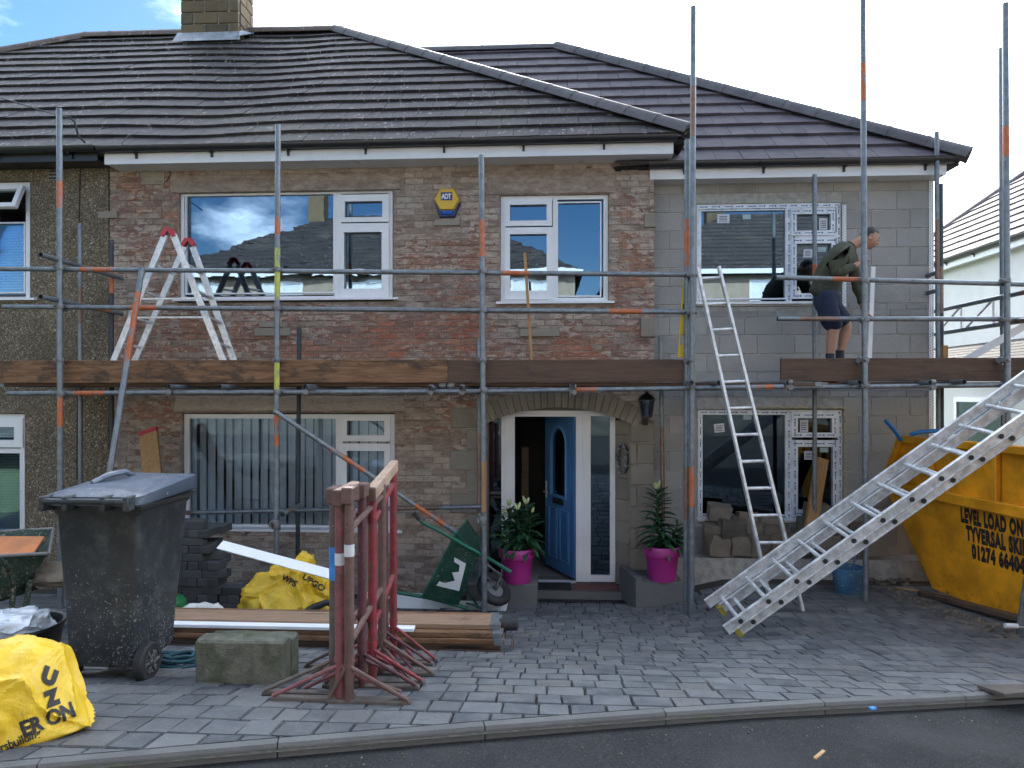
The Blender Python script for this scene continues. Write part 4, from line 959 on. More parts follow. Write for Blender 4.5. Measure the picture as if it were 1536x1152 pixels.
def toe(px0, y0, px1, y1, Y, mat, label):
    a, b_ = W(px0, y0, Y), W(px1, y1, Y); board('toe_board', a.x, b_.x, Y, Y + .038, b_.z, a.z, mat, label, bands=False)
YT = YS + .09
toe(-12, 541, 671.5, 574, YT, 'board_tan', 'long tan toe board along the scaffold, below the stepladder'); toe(672.5, 540, 1033, 573, YT, 'board_dark', 'dark weathered toe board on the scaffold above the front door'); toe(1172, 537.5, 1700, 571.5, YT + .15, 'board_dark', 'dark brown toe board at the feet of the man on the scaffold')
xa, xm, xb_ = W(0, 560, 7).x, W(670, 560, 7).x, W(1180, 560, 7).x
k = 0
for (p, q) in ((xa, xm), (xm + .01, xb_ + .35), (xb_ + .37, xb_ + 3.9)):
    for j in range(4): board('scaffold_board', p, q - (.12 if j % 2 else 0), 6.97 + j*.235 + (.1 if p > xb_ else 0), 6.97 + j*.235 + .225 + (.1 if p > xb_ else 0), zdeck - .038, zdeck, ('board_dark', 'board_tan')[(j + k) % 2], '%s scaffold deck board of the %s run, seen edge-on from below' % (('front', 'second', 'third', 'rearmost')[j], 'left' if p == xa else 'right' if p > xb_ else 'middle'), group='scaffold deck boards', bands=True); k += 1

# ================================================================== things on the scaffold
def seg_box(m, a, b_, w_, d_, up):    # bar from a to b_, w_ across, d_ along up
    a, b_ = Vector(a), Vector(b_); t = b_ - a; u = Vector(up); u = (u - t.normalized()*u.dot(t.normalized())).normalized(); s = t.normalized().cross(u)
    return m.cbox((a+b_)/2, t/2, s*(w_/2), u*(d_/2), min(w_, d_)*.12)
M['redcap'] = simple('red_plastic', (.42, .03, .04), .4, .15, 5, bump=.05)
t = thing('stepladder', 'aluminium stepladder with red top caps standing open on the scaffold', 'stepladder', W(260, 560, 7.3))
yn_, yf_ = 7.12, 7.52
zs0 = zdeck + .001
nA, fA = W(253, 347, yn_), W(283, 362, yf_)
def gp(px, Y): p = W(px, 540, Y); return Vector((p.x, Y, zs0))
# legs: extend the visible lines down to the deck
legs = {('l', 'n'): (W(248, 352, yn_), W(168, 548, yn_)), ('l', 'f'): (W(277, 370, yf_), W(203, 540, yf_)), ('r', 'n'): (W(260, 352, yn_), W(337, 546, yn_)), ('r', 'f'): (W(289, 370, yf_), W(351, 541, yf_))}
for k, (a, b_) in list(legs.items()):
    s = (a.z - zs0)/(a.z - b_.z); b2 = a + (b_ - a)*s; legs[k] = (a, b2); m = MB(); seg_box(m, a, b2, .07, .026, (0, 1, 0)); m.build('stile', M['alu'], t)
for sd_ in 'lr':
    for k in range(1, 6):
        f = k/5.6 + .02; a, b_ = lerp(*legs[(sd_, 'n')], f), lerp(*legs[(sd_, 'f')], f); m = MB(); seg_box(m, a, b_, .05 if sd_ == 'r' else .03, .025, (0, 0, 1)); m.build('tread' if sd_ == 'r' else 'rung', M['alu'], t)
for p in (nA, fA):
    m = MB(); m.prism([p + Vector((-.09, -.03, -.05)), p + Vector((-.035, -.03, .035)), p + Vector((.035, -.03, .035)), p + Vector((.09, -.03, -.05)), p + Vector((.05, -.03, -.065)), p + Vector((0, -.03, 0)), p + Vector((-.05, -.03, -.065))], (0, .06, 0)); m.build('cap', M['redcap'], t)
m = MB(); 
for f in (.48, .62): seg_box(m, lerp(*legs[('l','n')], f*.9), lerp(*legs[('r','n')], f*.9), .012, .02, (0, 0, 1))
m.build('spreader', M['alu'], t)
def ladder(name, label, f0, f1, t0, t1, n, first=.25, mat='alu', sw=.03, sd=.068, rung=.016, rails=None, step=None, nrm=None):
    t_ = thing(name, label, 'ladder', (f0+f1)/2); ax = (t0-f0).normalized(); wd = (f1-f0).normalized(); nr = ax.cross(wd).normalized() if nrm is None else nrm
    for a, b_ in ((f0, t0), (f1, t1)): m = MB(); seg_box(m, a, b_, sw, sd, nr); m.build('stile', M[mat], t_)
    for k in range(n):
        s = first + k*step; L0 = (t0-f0).length; a, b_ = lerp(f0, t0, s/L0), lerp(f1, t1, s/L0); m = MB()
        m.tube([a, b_], rung, 10); m.build('rung', M[mat], t_, smooth=True)
    return t_
# single ladder leaning on the scaffold
f0, f1 = on(W(1158, 895, 6.45).x, 6.45, .03), on(W(1204, 895, 6.45).x, 6.45, .03)
ladder('ladder', 'aluminium ladder leaning on the scaffold, its foot behind the long ladder', f0, f1, W(1046, 402, 6.70), W(1078, 400, 6.72), 12, .38, step=.262, sw=.026, sd=.062)
# long double ladder resting across the drive
nf, ff = G(1112, 957), G(1083, 932); ax = (W(1536, 657, 5.1) - W(1112, 957, 5.2)).normalized(); LL = 5.6
wd = Vector((-.06, .47, .055)); wd = wd - ax*wd.dot(ax)*.6; nr = ax.cross(wd).normalized(); nr = nr if nr.z > 0 else -nr
t = thing('extension_ladder', 'long double section aluminium ladder resting slantwise across the drive beside the skip', 'ladder', nf)
for lay in (0, 1):
    o = nr*(.045 + lay*.092) + ax*(.02 if lay == 0 else -.06); w2_ = wd*(1 if lay == 0 else 1)
    for e in (0, 1):
        a = nf + wd*e*(1.0) + o + (wd.normalized()*(.034 if e == 0 else -.034) if lay == 0 else Vector((0, 0, 0))); m = MB()
        # I-section stile: web and two flanges
        seg_box(m, a, a + ax*LL, .012, .088, nr)
        for s in (-1, 1): seg_box(m, a + nr*s*.040, a + nr*s*.040 + ax*LL, .030, .009, nr)
        st = m.build('stile', M['alu'], t)
        if e == 0:
            for k in range(19):
                p = a + ax*(.14 + k*.28) - wd.normalized()*.0155; m = MB(); c = wd.normalized()
                m.lathe([(.021, 0), (.021, .006), (.012, .007)], p + c*-.001, 10, -c); m.build('rung_plug', M['black'], st)
    for k in range(19):
        a = nf + o + ax*(.14 + k*.28); m = MB(); m.tube([a + wd*.06, a + wd*.94], .017, 10); m.build('rung', M['alu'], t, smooth=True)
M['yellowcap'] = simple('yellow_rubber', (.42, .34, .05), .7, .3, 8)
for e in (0, 1): m = MB(); a = nf + wd*e + nr*.02; m.obox(a + nr*.012 + ax*.01 + wd.normalized()*(.034 if e == 0 else -.034), ax*.022, wd.normalized()*.026, nr*.045); m.build('foot_cap', M['yellowcap'], t)
# spirit level, battens, staff bead
M['yellow'] = simple('yellow_paint', (.62, .44, .03), .35, .1, 6, bump=.05, dirt=(.3, .25, .12), damt=(.6, .8))
t = thing('spirit_level', 'long yellow spirit level leaning upright against the scaffold standard', 'spirit level', W(1020, 540, 7.0)); a, b_ = W(1021, 536, 6.98), W(1032, 392, 6.93)
for f0_, f1_ in ((0, .13), (.235, .5), (.56, .78), (.86, 1)): m = MB(); seg_box(m, lerp(a, b_, f0_), lerp(a, b_, f1_), .065, .024, (0, 1, 0)); m.build('body', M['yellow'], t)
for s in (-1, 1): m = MB(); d = Vector((s*.027, 0, 0)); seg_box(m, a + d + Vector((0,-.001,0)), b_ + d + Vector((0,-.001,0)), .012, .027, (0, 1, 0)); m.build('edge', M['yellow'], t)
m = MB(); seg_box(m, lerp(a, b_, .5), lerp(a, b_, .56), .05, .02, (0, 1, 0)); m.build('vial', M['black'], t)
m = MB(); seg_box(m, Vector((W(1043, 540, 7.1).x, 7.1, zs0)), W(1039, 386, 7.0), .008, .014, (0, 1, 0)); m.solo('cane', M['yellow'], 'thin yellow stick standing beside the spirit level', 'stick')
m = MB(); a = W(800, 545, 7.0); seg_box(m, Vector((a.x, 7.0, zs0 + .001)), W(787, 379, 7.15), .03, .022, (0, 1, 0)); m.solo('batten', M['timber_z'], 'thin wooden batten leaning on the scaffold in front of the small upstairs window', 'batten')
m = MB(); a, b_ = W(1303, 572, 7.62), W(1310, 400, 7.60); seg_box(m, a, b_, .045, .004, (0, 1, 0)); seg_box(m, a + Vector((.022, .02, 0)), b_ + Vector((.022, .02, 0)), .004, .04, (0, 1, 0)); m.solo('plaster_bead', M['upvc'], 'white metal corner bead held upright by the man on the scaffold', 'bead')
m = MB(); a, b_ = W(1440, 545, 7.3), W(1600, 452, 7.0); seg_box(m, a, b_, .075, .012, (0, -1, .2)); m.solo('plaster_bead', M['white'], 'bundle of white beads sticking out over the toe board at the far right', 'bead')
m = MB(); a = W(1418, 545, 7.6); m.box((a.x - .02, 7.6, zs0 + .001), (a.x + .03, 7.64, W(1418, 518, 7.6).z)); m.solo('timber_offcut', M['timber_z'], 'short orange timber offcut behind the toe board at the right end', 'timber')

# ================================================================== text
def text_mesh(s, size, bold=.0, sx=1.0, spacing=1.0):
    c = bpy.data.curves.new('txt', 'FONT'); c.body = s; c.size = size; c.offset = bold; c.align_x = 'LEFT'; c.space_character = spacing; c.resolution_u = 3
    o = bpy.data.objects.new('txt', c); COL.objects.link(o); bpy.context.view_layer.update()
    me = bpy.data.meshes.new_from_object(o.evaluated_get(bpy.context.evaluated_depsgraph_get())); bpy.data.objects.remove(o); bpy.data.curves.remove(c)
    vs = [(v.co.x*sx, v.co.y) for v in me.vertices]; fs = [tuple(p.vertices) for p in me.polygons]; bpy.data.meshes.remove(me); return vs, fs
def flat_text(m, s, size, O, X, Y, **k):
    vs, fs = text_mesh(s, size, **k); O, X, Y = Vector(O), Vector(X), Vector(Y); m.add([O + X*x + Y*y_ for x, y_ in vs], fs); return max(v[0] for v in vs)
# ---- alarm box
M['alarmy'] = simple('alarm_yellow', (.62, .38, .02), .35, .06, 3, bump=0); M['alarmblue'] = simple('alarm_blue', (.008, .02, .10), .3, .1, 3, bump=0); M['lens'] = simple('blue_lens', (.01, .10, .42), .15, .2, 9, bump=.1)
c = W(671, 301, YB - .03); t = thing('alarm_box', 'yellow hexagonal burglar alarm box with blue lens on the brick wall between the windows', 'alarm box', c)
hx = [(-.155, 0), (-.085, .135), (.085, .135), (.155, 0), (.085, -.125), (-.085, -.125)]
def hexloft(m, sc0, sc1, y0, y1, dz=0): m.loft([[(c.x + x*sc0, y0, c.z + z*sc0 + dz) for x, z in hx], [(c.x + x*sc1, y1, c.z + z*sc1 + dz) for x, z in hx]])
m = MB(); hexloft(m, 1, 1, YB - .012, YB - .06); hexloft(m, .995, .9, YB - .0605, YB - .085); m.build('cover', M['alarmy'], t)
m = MB(); m.loft([[(c.x + x, YB - .011, c.z + z) for x, z in ((-.16, -.02), (.16, -.02), (.09, -.205), (-.09, -.205))], [(c.x + x, YB - .052, c.z + z) for x, z in ((-.15, -.03), (.15, -.03), (.085, -.195), (-.085, -.195))]]); m.build('back_box', M['alarmblue'], t)
m = MB(); m.loft([[(c.x + x, YB - .0525, c.z + z) for x, z in ((-.08, -.13), (.08, -.13), (.06, -.175), (-.06, -.175))], [(c.x + x, YB - .07, c.z + z) for x, z in ((-.07, -.13), (.07, -.13), (.05, -.165), (-.05, -.165))]]); m.build('lens', M['lens'], t)
m = MB(); m.box((c.x - .068, YB - .0875, c.z - .012), (c.x + .068, YB - .0855, c.z + .085)); pl = m.build('badge', M['alarmblue'], t)
m = MB(); flat_text(m, 'ADT', .085, (c.x - .062, YB - .0885, c.z + .006), (1, 0, 0), (0, 0, 1), bold=.003, sx=.74, spacing=.85); m.build('lettering', M['upvc'], t, fix=False)

# ================================================================== door surroundings
m = MB(); m.loft([[(W(748, 0, 7.5).x, 7.42, -.02), (W(806, 0, 7.45).x, 7.42, -.02), (W(806, 0, 7.6).x, 7.95, -.02), (W(748, 0, 7.6).x, 7.95, -.02)], [(W(748, 0, 7.5).x, 7.42, .255), (W(806, 0, 7.45).x, 7.42, .255), (W(806, 0, 7.6).x, 7.95, .255), (W(748, 0, 7.6).x, 7.95, .255)]])
cz = W(775, 874, 7.5).z
m = MB(); xL0, xL1 = W(700, 0, 7.5).x, W(806, 0, 7.45).x; m.cbox(((xL0+xL1)/2, 7.68, cz/2 - .05), ((xL1-xL0)/2, 0, 0), (0, .25, 0), (0, 0, cz/2 + .05), .012); m.solo('kerb_block', M['kerb'], 'low concrete block to the left of the doorstep under a pink pot', 'block')
xr0, xr1 = W(936, 0, 7.5).x, W(1024, 0, 7.45).x; cz2 = W(990, 871, 7.5).z
m = MB(); m.prism([(xr0 + .12, 7.43, -.05), (xr1, 7.43, -.05), (xr1, 7.93, -.05), (xr0 - .0, 7.93, -.05)], (0, 0, cz2 + .05)); m.prism([(xr0 - .002, 7.96, -.05), (xr0 + .122, 7.43 - .002, -.05), (xr0 + .19, 7.45, -.05), (xr0 + .09, 7.96, -.05)], (0, 0, cz2 + .09)); m.solo('kerb_block', M['kerb'], 'low splayed concrete wall to the right of the doorstep under a pink pot', 'wall')
# drain channel
m = MB(); zz = g(.3, 7.72); x = W(790, 0, 7.7).x; x2 = W(1060, 0, 7.7).x; m.box((x, 7.68, zz - .05), (x2, 7.80, zz + .004)); dn = m.solo('drain_channel', M['black'], 'black slotted drain channel along the foot of the doorstep', 'drain')
i = 0
while x < x2 - .03: m = MB(); m.box((x + .004, 7.685, zz + .004), (x + .02, 7.795, zz + .012)); m.build('slot_bar', M['gutter'], dn); x += .034
# pink pots with lilies
M['pink'] = simple('pink_plastic', (.36, .022, .20), .45, .1, 4, bump=.06, dirt=(.25, .06, .16), damt=(.65, .85)); M['soil'] = simple('soil', (.03, .022, .016), .95, .5, 30, bump=.8)
def mk_leaf():
    b = NB('lily_leaf'); r = b.rnd(); v = b.coord('obj'); c = b.ramp(r, [(0, (.012, .045, .022)), (.5, (.022, .075, .032)), (1, (.035, .10, .04))]); return b.done(c, .42, None, spec=.5)
M['leaf'] = mk_leaf(); M['stem'] = simple('green_stem', (.05, .11, .03), .6, .2, 8); M['bud'] = simple('lily_bud', (.42, .50, .22), .55, .25, 9, bump=.05)
def leaf_meshes():
    res = []
    for dr_ in (.15, .45, .8):
        m = MB(); n = 6; vs = []
        for k in range(n+1):
            u = k/n; wv = math.sin(math.pi*min(1, u*.93+.07))**.8*.135; x = u; z = u*.35 - dr_*u*u; vs += [(x, -wv, z + wv*.35), (x, 0, z), (x, wv, z + wv*.35)]
        m.add(vs, [(3*k+j, 3*k+j+1, 3*k+j+4, 3*k+j+3) for k in range(n) for j in (0, 1)]); res.append(m.mesh('leaf', M['leaf'], smooth=True, fix=False))
    return res
LM = leaf_meshes()
def potted(px, pbase, Y, ztop, stems, label, seed):
    base = W(px, pbase, Y); base.z = pbase_z(px, Y); t = thing('flower_pot', label, 'flower pot', base); r_ = random.Random(seed)
    Hh, rt, rb = .385, .205, .15
    m = MB(); m.lathe([(rb, 0), (lerp(rb, rt, .7)*.97, Hh*.7), (lerp(rb, rt, .7)*.985, Hh*.72), (rt*1.0, Hh*.735), (rt*1.02, Hh*.985), (rt, Hh), (rt*.93, Hh), (rt*.88, Hh*.86)], base, 36, cap=(True, False)); m.build('pot', M['pink'], t, smooth=True)
    m = MB(); m.lathe([(rt*.9, Hh*.865), (rt*.5, Hh*.89), (.01, Hh*.9)], base, 20, cap=(False, True)); m.build('soil', M['soil'], t)
    return t, base
def pbase_z(px, Y): return cz + .001 if px < 850 else cz2 + .001
def lily(px, Y, base, stems, label, seed):
    r_ = random.Random(seed); t = thing('lily_plant', label, 'plant', base + Vector((0, 0, .33))); b0 = base + Vector((0, 0, .34))
    for (dx, dy, h, lean, nb, nl, ls) in stems:
        p0 = b0 + Vector((dx, dy, -.05)); p1 = b0 + Vector((dx + lean, dy, h)); m = MB(); m.tube([p0, lerp(p0, p1, .5) + Vector((0, .01, 0)), p1], [.008, .007, .005], 6); m.build('stem', M['stem'], t, smooth=True)
        for k in range(nl):
            f = .10 + .88*k/nl; p = lerp(p0, p1, f); az = k*2.4 + r_.uniform(-.4, .4); L_ = ls*(1.15 - .5*f)*r_.uniform(.8, 1.15); o = piece('leaf', LM[min(2, int((1-f)*3))], p, t, (r_.uniform(-.3, .3), r_.uniform(-.35, .1), az), (L_, L_, L_))
        for k in range(nb):
            az = k*2.1 + r_.random(); d = Vector((math.cos(az)*.35, math.sin(az)*.35, 1)).normalized(); m = MB(); L_ = r_.uniform(.07, .11)
            m.lathe([(.003, 0), (.012, .2*L_), (.017, .55*L_), (.012, .85*L_), (.003, L_)], p1 - Vector((0, 0, .01)) + d*.02, 8, d); m.build('bud', M['bud'], t, smooth=True)
t1, b1 = potted(775.5, 873, 7.56, 0, None, 'bright pink plastic pot on the left of the doorstep', 1)
lily(775.5, 7.56, b1, [(-.06, 0, .50, -.03, 3, 40, .24), (.06, .02, .52, .04, 3, 40, .24), (.0, -.06, .47, .01, 2, 36, .23), (.10, -.04, .42, .06, 1, 32, .23), (-.10, -.02, .40, -.05, 1, 30, .23)], 'bushy lily plant with pale green buds in the left pink pot', 3)
t2, b2 = potted(993, 872, 7.56, 0, None, 'bright pink plastic pot on the right of the doorstep', 2)
lily(993, 7.56, b2, [(-.03, 0, .66, -.03, 5, 54, .25), (.10, -.03, .20, .10, 0, 22, .24), (.06, .05, .26, .12, 0, 20, .23), (-.03, -.05, .34, -.02, 0, 26, .22)], 'tall lily plant with one cluster of pale buds in the right pink pot', 5)
# lantern
c = W(970, 612, YB - .16); t = thing('wall_lantern', 'black hexagonal coach lantern on the stone beside the front door', 'lantern', c)
m = MB()
for k in range(6):
    a = math.pi/3*k; m.tube([c + Vector((math.cos(a)*.058, math.sin(a)*.058, -.10)), c + Vector((math.cos(a)*.088, math.sin(a)*.088, .09))], .007, 5)
for r_, z in ((.062, -.10), (.092, .09)): m.lathe([(r_*.85, z-.008), (r_*1.05, z-.008), (r_*1.05, z+.008), (r_*.85, z+.008)], c, 6, cap=(True, False))
m.build('cage', M['gutter'], t); m = MB(); m.lathe([(.105, .098), (.085, .13), (.04, .165), (.02, .175), (.02, .19), (.008, .2), (.012, .215), (.004, .23)], c, 12); m.build('lantern_roof', M['gutter'], t, smooth=True)
m = MB(); m.lathe([(.055, -.095), (.083, .088)], c, 6, cap=(False, False)); m.build('glass', M['glass_door'], t); m = MB(); m.lathe([(.014, -.09), (.016, -.03), (.02, 0), (.014, .03), (.002, .04)], c, 10); m.build('bulb', M['upvc'], t, smooth=True)
m = MB(); m.tube([c + Vector((0, 0, -.1)), c + Vector((0, .01, -.16)), c + Vector((0, .07, -.19)), c + Vector((0, .13, -.15)), c + Vector((0, .145, -.12))], .013, 8); m.cbox(c + Vector((0, .143, -.14)), (.035, 0, 0), (0, .008, 0), (0, 0, .07), .006); m.build('bracket', M['gutter'], t, smooth=True)
# wreath on the reveal
M['silver'] = simple('silver_leaf', (.30, .30, .31), .5, .5, 20, bump=.2)
c = W(931, 688, 8.08) + Vector((0, 0, 0)); wt = thing('wreath', 'grey metal leaf wreath hung inside the door recess', 'wreath', c); m = MB(); r_ = random.Random(4)
ed = Vector((-.165, .22, 0)).normalized(); nn = Vector((-.22, -.165, 0)).normalized(); c = Vector((aR.x + .03, YB, c.z)) + ed*.12 + nn*.03
for k in range(90):
    a = r_.uniform(0, 2*math.pi); q = c + (ed*math.cos(a)*.085 + Vector((0, 0, math.sin(a)*.165)))*r_.uniform(.85, 1.1) + nn*r_.uniform(-.015, .025); d1 = Vector((r_.uniform(-1, 1), r_.uniform(-1, 1), r_.uniform(-1, 1))).normalized()*.034; d2 = d1.orthogonal().normalized()*.014; m.add([q - d1, q + d2, q + d1, q - d2], [(0,1,2,3)])
m.build('leaves', M['silver'], wt, kind='stuff'); m = MB(); m.tube([c + ed*math.cos(a)*.085 + Vector((0,0,math.sin(a)*.165)) for a in [2*math.pi*k/24 for k in range(25)]], .018, 6); m.build('hoop', M['galv_dark'], wt)
m = MB(); m.box((-.35, 8.9, .05), (-.26, 9.0, 1.7)); m.solo('timber_offcut', M['board_dark'], 'upright timber standing in the dark hall inside the doorway', 'timber')
# neighbour's camera, vent and cables
c = W(77, 228, YN - .09); t = thing('security_camera', 'small white dome security camera under the eaves at the far left', 'camera', c); m = MB(); m.lathe([(.02, -.06), (.055, -.045), (.062, 0), (.055, .04), (.02, .06)], c, 16, (-.6, -.3, -.5)); m.build('housing', M['upvc'], t, smooth=True); m = MB(); m.lathe([(.034, .0), (.03, .02), (.005, .03)], c + Vector((-.6, -.3, -.5)).normalized()*.05, 12, (-.6, -.3, -.5)); m.build('lens', M['black'], t, smooth=True); m = MB(); m.tube([c, (c.x, YN, c.z + .02)], .02, 8); m.build('mount', M['upvc'], t)
q = rect(73, 255, 97, 270, YN); m = MB(); m.box((q[0], YN - .012, q[1]), (q[2], YN - .001, q[3])); o = m.solo('air_brick', M['stone'], 'brown slotted air vent in the pebbledash wall', 'vent')
for k in range(3): m = MB(); z = lerp(q[1], q[3], (k+.5)/3); m.box((q[0]+.01, YN - .0145, z - .012), (q[2]-.01, YN - .0125, z + .012)); m.build('slot', M['gutter'], o)
q = rect(214, 254, 248, 277, YB); m = MB(); m.box((q[0], YB - .024, q[1]), (q[2], YB - .014, q[3])); o = m.solo('air_brick', M['lintel'], 'pale clay air brick in the brick wall under the fascia', 'vent')
for k in range(3):
    for j in range(2): m = MB(); a = lerp(q[0], q[2], (j+.5)/2); z = lerp(q[1], q[3], (k+.5)/3); m.box((a - .05, YB - .0265, z - .012), (a + .05, YB - .0245, z + .012)); m.build('slot', M['stone'], o)
def cable(pts, r_, mat, label): m = MB(); m.tube(pts, r_, 6); m.solo('cable', M[mat], label, 'cable', smooth=True)
cc = W(131, 239, YN - .012); cable([cc + Vector((math.cos(a)*.09, 0, math.sin(a)*.085)) for a in [2*math.pi*k/20*1.1 for k in range(21)]], .007, 'black', 'coiled black cable hung on the pebbledash wall')
cable([W(121, 240, YN - .012), W(119, 300, YN - .012), W(117, 520, YN - .012), W(115, 720, YN - .012)], .006, 'black', 'black cable running straight down the pebbledash wall')
cable([W(104, 175, YEV - .1), W(112, 183, YEV - .1), W(118, 205, YEV - .08), W(128, 214, YEV - .01)], .012, 'black', 'black telephone cable hooked on the gutter at the party wall'); 
cable([W(-40, 135, 6.0), W(20, 152, 6.6), W(60, 165, 7.2), W(104, 177, YEV - .1)], .007, 'galv_dark', 'overhead telephone wire coming in at the top left')
cable([W(214, 270, YB - .03), W(190, 235, YB - .1), W(183, 215, YEV - .04), W(192, 203, YEV - .07), W(210, 197, YEV - .05), W(222, 199, YEV)], .005, 'lead', 'thin grey cable looping up from the wall over the gutter'); cable([W(249, 272, YB - .02), W(256, 262, YB - .02), W(250, 240, YB - .02), W(248, 225, YEV + .04)], .005, 'black', 'thin black cable hanging from the fascia above the large window')
# stickers on the new windows
M['sticker'] = simple('sticker_paper', (.60, .62, .70), .6, .06, 5, bump=0); M['sticker2'] = simple('pale_green_sticker', (.38, .52, .55), .6, .06, 5, bump=0)
for k, (px, py, w_, h_, tw, mt, lb) in enumerate(((1085, 328, 18, 13, .0, 'sticker', 'white label on the large new upstairs pane'), (1120, 325, 12, 7, 0, 'sticker2', 'pale green label on the large new upstairs pane'), (1235, 336, 12, 17, 0, 'sticker', 'white label on the small top pane upstairs'), (1212, 380, 13, 12, 0, 'sticker', 'white label on the lower side pane upstairs behind the man'), (1233, 374, 12, 7, 0, 'sticker2', 'pale green label on the lower side pane upstairs'),
    (1079, 642, 15, 13, .1, 'sticker', 'white label beside the ladder on the large lower pane'), (1121, 626, 12, 7, 0, 'sticker2', 'grey green label at the top of the large lower pane'), (1206, 639, 12, 18, 0, 'sticker', 'white label on the small top pane downstairs'), (1214, 683, 15, 13, 0, 'sticker', 'white label on the lower side pane downstairs'), (1236, 675, 12, 7, 0, 'sticker2', 'grey green label on the lower side pane downstairs'))):
    y_ = YE + .02 + .0262; c = W(px, py, y_); ca, sa = math.cos(tw), math.sin(tw); m = MB(); w_, h_ = w_*.0041, h_*.0041
    m.add([(c.x + (x*ca - z*sa), y_, c.z + (x*sa + z*ca)) for x, z in ((-w_, -h_), (w_, -h_), (w_, h_), (-w_, h_))] , [(0,1,2,3)])
    if mt == 'sticker':
        m.cm = 1
        for q in (-.55, -.2, .15, .5): m.add([(c.x + x*w_, y_ - .0006, c.z + (q + z)*h_) for x, z in ((-.7, -.08), (.6, -.08), (.6, .06), (-.7, .06))], [(0,1,2,3)])
    m.solo('label_sticker', [M[mt], M['galv_dark']], lb, 'sticker', 'stickers on the new panes')
# blinds
t = thing('vertical_blind', 'grey vertical slat blind behind the large ground floor window', 'blind', W(430, 790, YB + .2)); x = w3[0] + .06; k = 0
while x < w3[2] - .04:
    m = MB(); a = R(20 + r5.uniform(-9, 9)); dx, dy = .058*math.cos(a), .058*math.sin(a); top = w3[3] - .04; bt = w3[1] + .03
    if x > lerp(w3[0], w3[2], .74): bt = w3[1] + .03
    yb_ = YB + .15; m.add([(x - dx, yb_ + dy, bt), (x, yb_ - .008, bt), (x + dx, yb_ - dy, bt), (x - dx, yb_ + dy, top), (x, yb_ - .008, top), (x + dx, yb_ - dy, top)], [(0,1,4,3), (1,2,5,4)]); m.build('slat', M['slat'], t); x += .112 if k % 9 else .128; k += 1
def venet(r_, Y, mat, label, z0=None):
    t = thing('venetian_blind', label, 'blind', ((r_[0]+r_[2])/2, Y, r_[1])); z = r_[1] + .04
    while z < r_[3] - .04: m = MB(); m.add([(r_[0]+.03, Y - .018, z + .002), (r_[2]-.03, Y - .018, z + .002), (r_[2]-.03, Y + .018, z + .024), (r_[0]+.03, Y + .018, z + .024)], [(0,1,2,3)]); m.build('slat', M[mat], t); z += .034
venet((nw1[0]+.9, nw1[1], nw1[2], nw1[1] + .95), YN + .15, 'blinds_white', 'white venetian blind in the upstairs window at the far left'); venet((nw2[0]+.9, nw2[1], nw2[2], nw2[3]), YN + .15, 'blinds_green', 'green venetian blind in the ground floor window at the far left')
m = MB(); q = rect(512, 345, 592, 440, YB + .5)
n = 16; vs = [(lerp(q[0], q[2], k/n), YB + .42 + .02*math.sin(k*1.9), z) for z in (q[1] - .2, lerp(q[1], q[3], .42)) for k in range(n+1)]; m.add(vs, [(k, k+1, n+2+k, n+1+k) for k in range(n)]); m.solo('net_curtain', M['curtain'], 'cream half curtain inside the side pane of the large upstairs window', 'curtain')
m = MB(); q = rect(760, 400, 830, 440, YB + .5); vs = [(lerp(q[0], q[2], k/n), YB + .42 + .02*math.sin(k*1.7), z) for z in (q[1] - .2, q[3] - .06) for k in range(n+1)]; m.add(vs, [(k, k+1, n+2+k, n+1+k) for k in range(n)]); m.solo('net_curtain', M['curtain'], 'cream half curtain inside the small upstairs window', 'curtain')

X = lambda px, z: W(px, 590, z).x
Zp = lambda y_, z, px=530: W(px, y_, z).z
# ================================================================== wheelie bin
def rrect(cx, cy, hw_, hd_, r_, z, n=4):
    pts = []
    for (sx, sy, a0) in ((1, 1, 0), (-1, 1, 90), (-1, -1, 180), (1, -1, 270)):
        for k in range(n+1): a = R(a0 + 90*k/n); pts.append((cx + sx*(hw_ - r_) + r_*math.cos(a), cy + sy*(hd_ - r_) + r_*math.sin(a), z))
    return pts
M['bin'] = mk_splat('bin_plastic', (.021, .025, .028), (.27, .28, .28), .5, .655, low=(.85, 1.8), sc=75); M['binlid'] = mk_splat('bin_lid_plastic', (.075, .095, .13), (.40, .43, .46), .3, .64)
by_ = 3.83; bx_ = (W(76, 770, by_ - .27).x + W(206, 770, by_ - .27).x)/2; bz = g(bx_, by_ - .1) + .004; Hb = 1.06
t = thing('wheelie_bin', 'tall black wheelie bin splashed with mortar, standing left on the drive', 'wheelie bin', (bx_, by_, bz))
m = MB(); secs = []
for f, w_, d_ in ((.085, .185, .19), (.11, .198, .205), (.30, .205, .222), (.62, .225, .245), (.90, .240, .268), (.915, .252, .28), (.955, .256, .284), (.99, .262, .288), (1.0, .258, .284)):
    secs.append(rrect(bx_, by_ + (f-.5)*.03, w_, d_, .04, bz + Hb*f))
m.loft(secs).build('body', M['bin'], t, smooth=True)
yfr = by_ - .205
m = MB(); m.box((bx_ - .09, yfr - .0, bz + .085), (bx_ + .05, yfr - .012, bz + .20)); m.build('axle_recess', M['black'], t)
m = MB(); m.tube([(bx_ - .22, by_ - .14, bz + .11), (bx_ + .26, by_ - .14, bz + .11)], .012, 8); m.tube([(bx_ - .09, yfr - .016, bz + .093), (bx_ + .05, yfr - .016, bz + .093)], .008, 8); m.build('axle', M['coupler'], t, smooth=True)
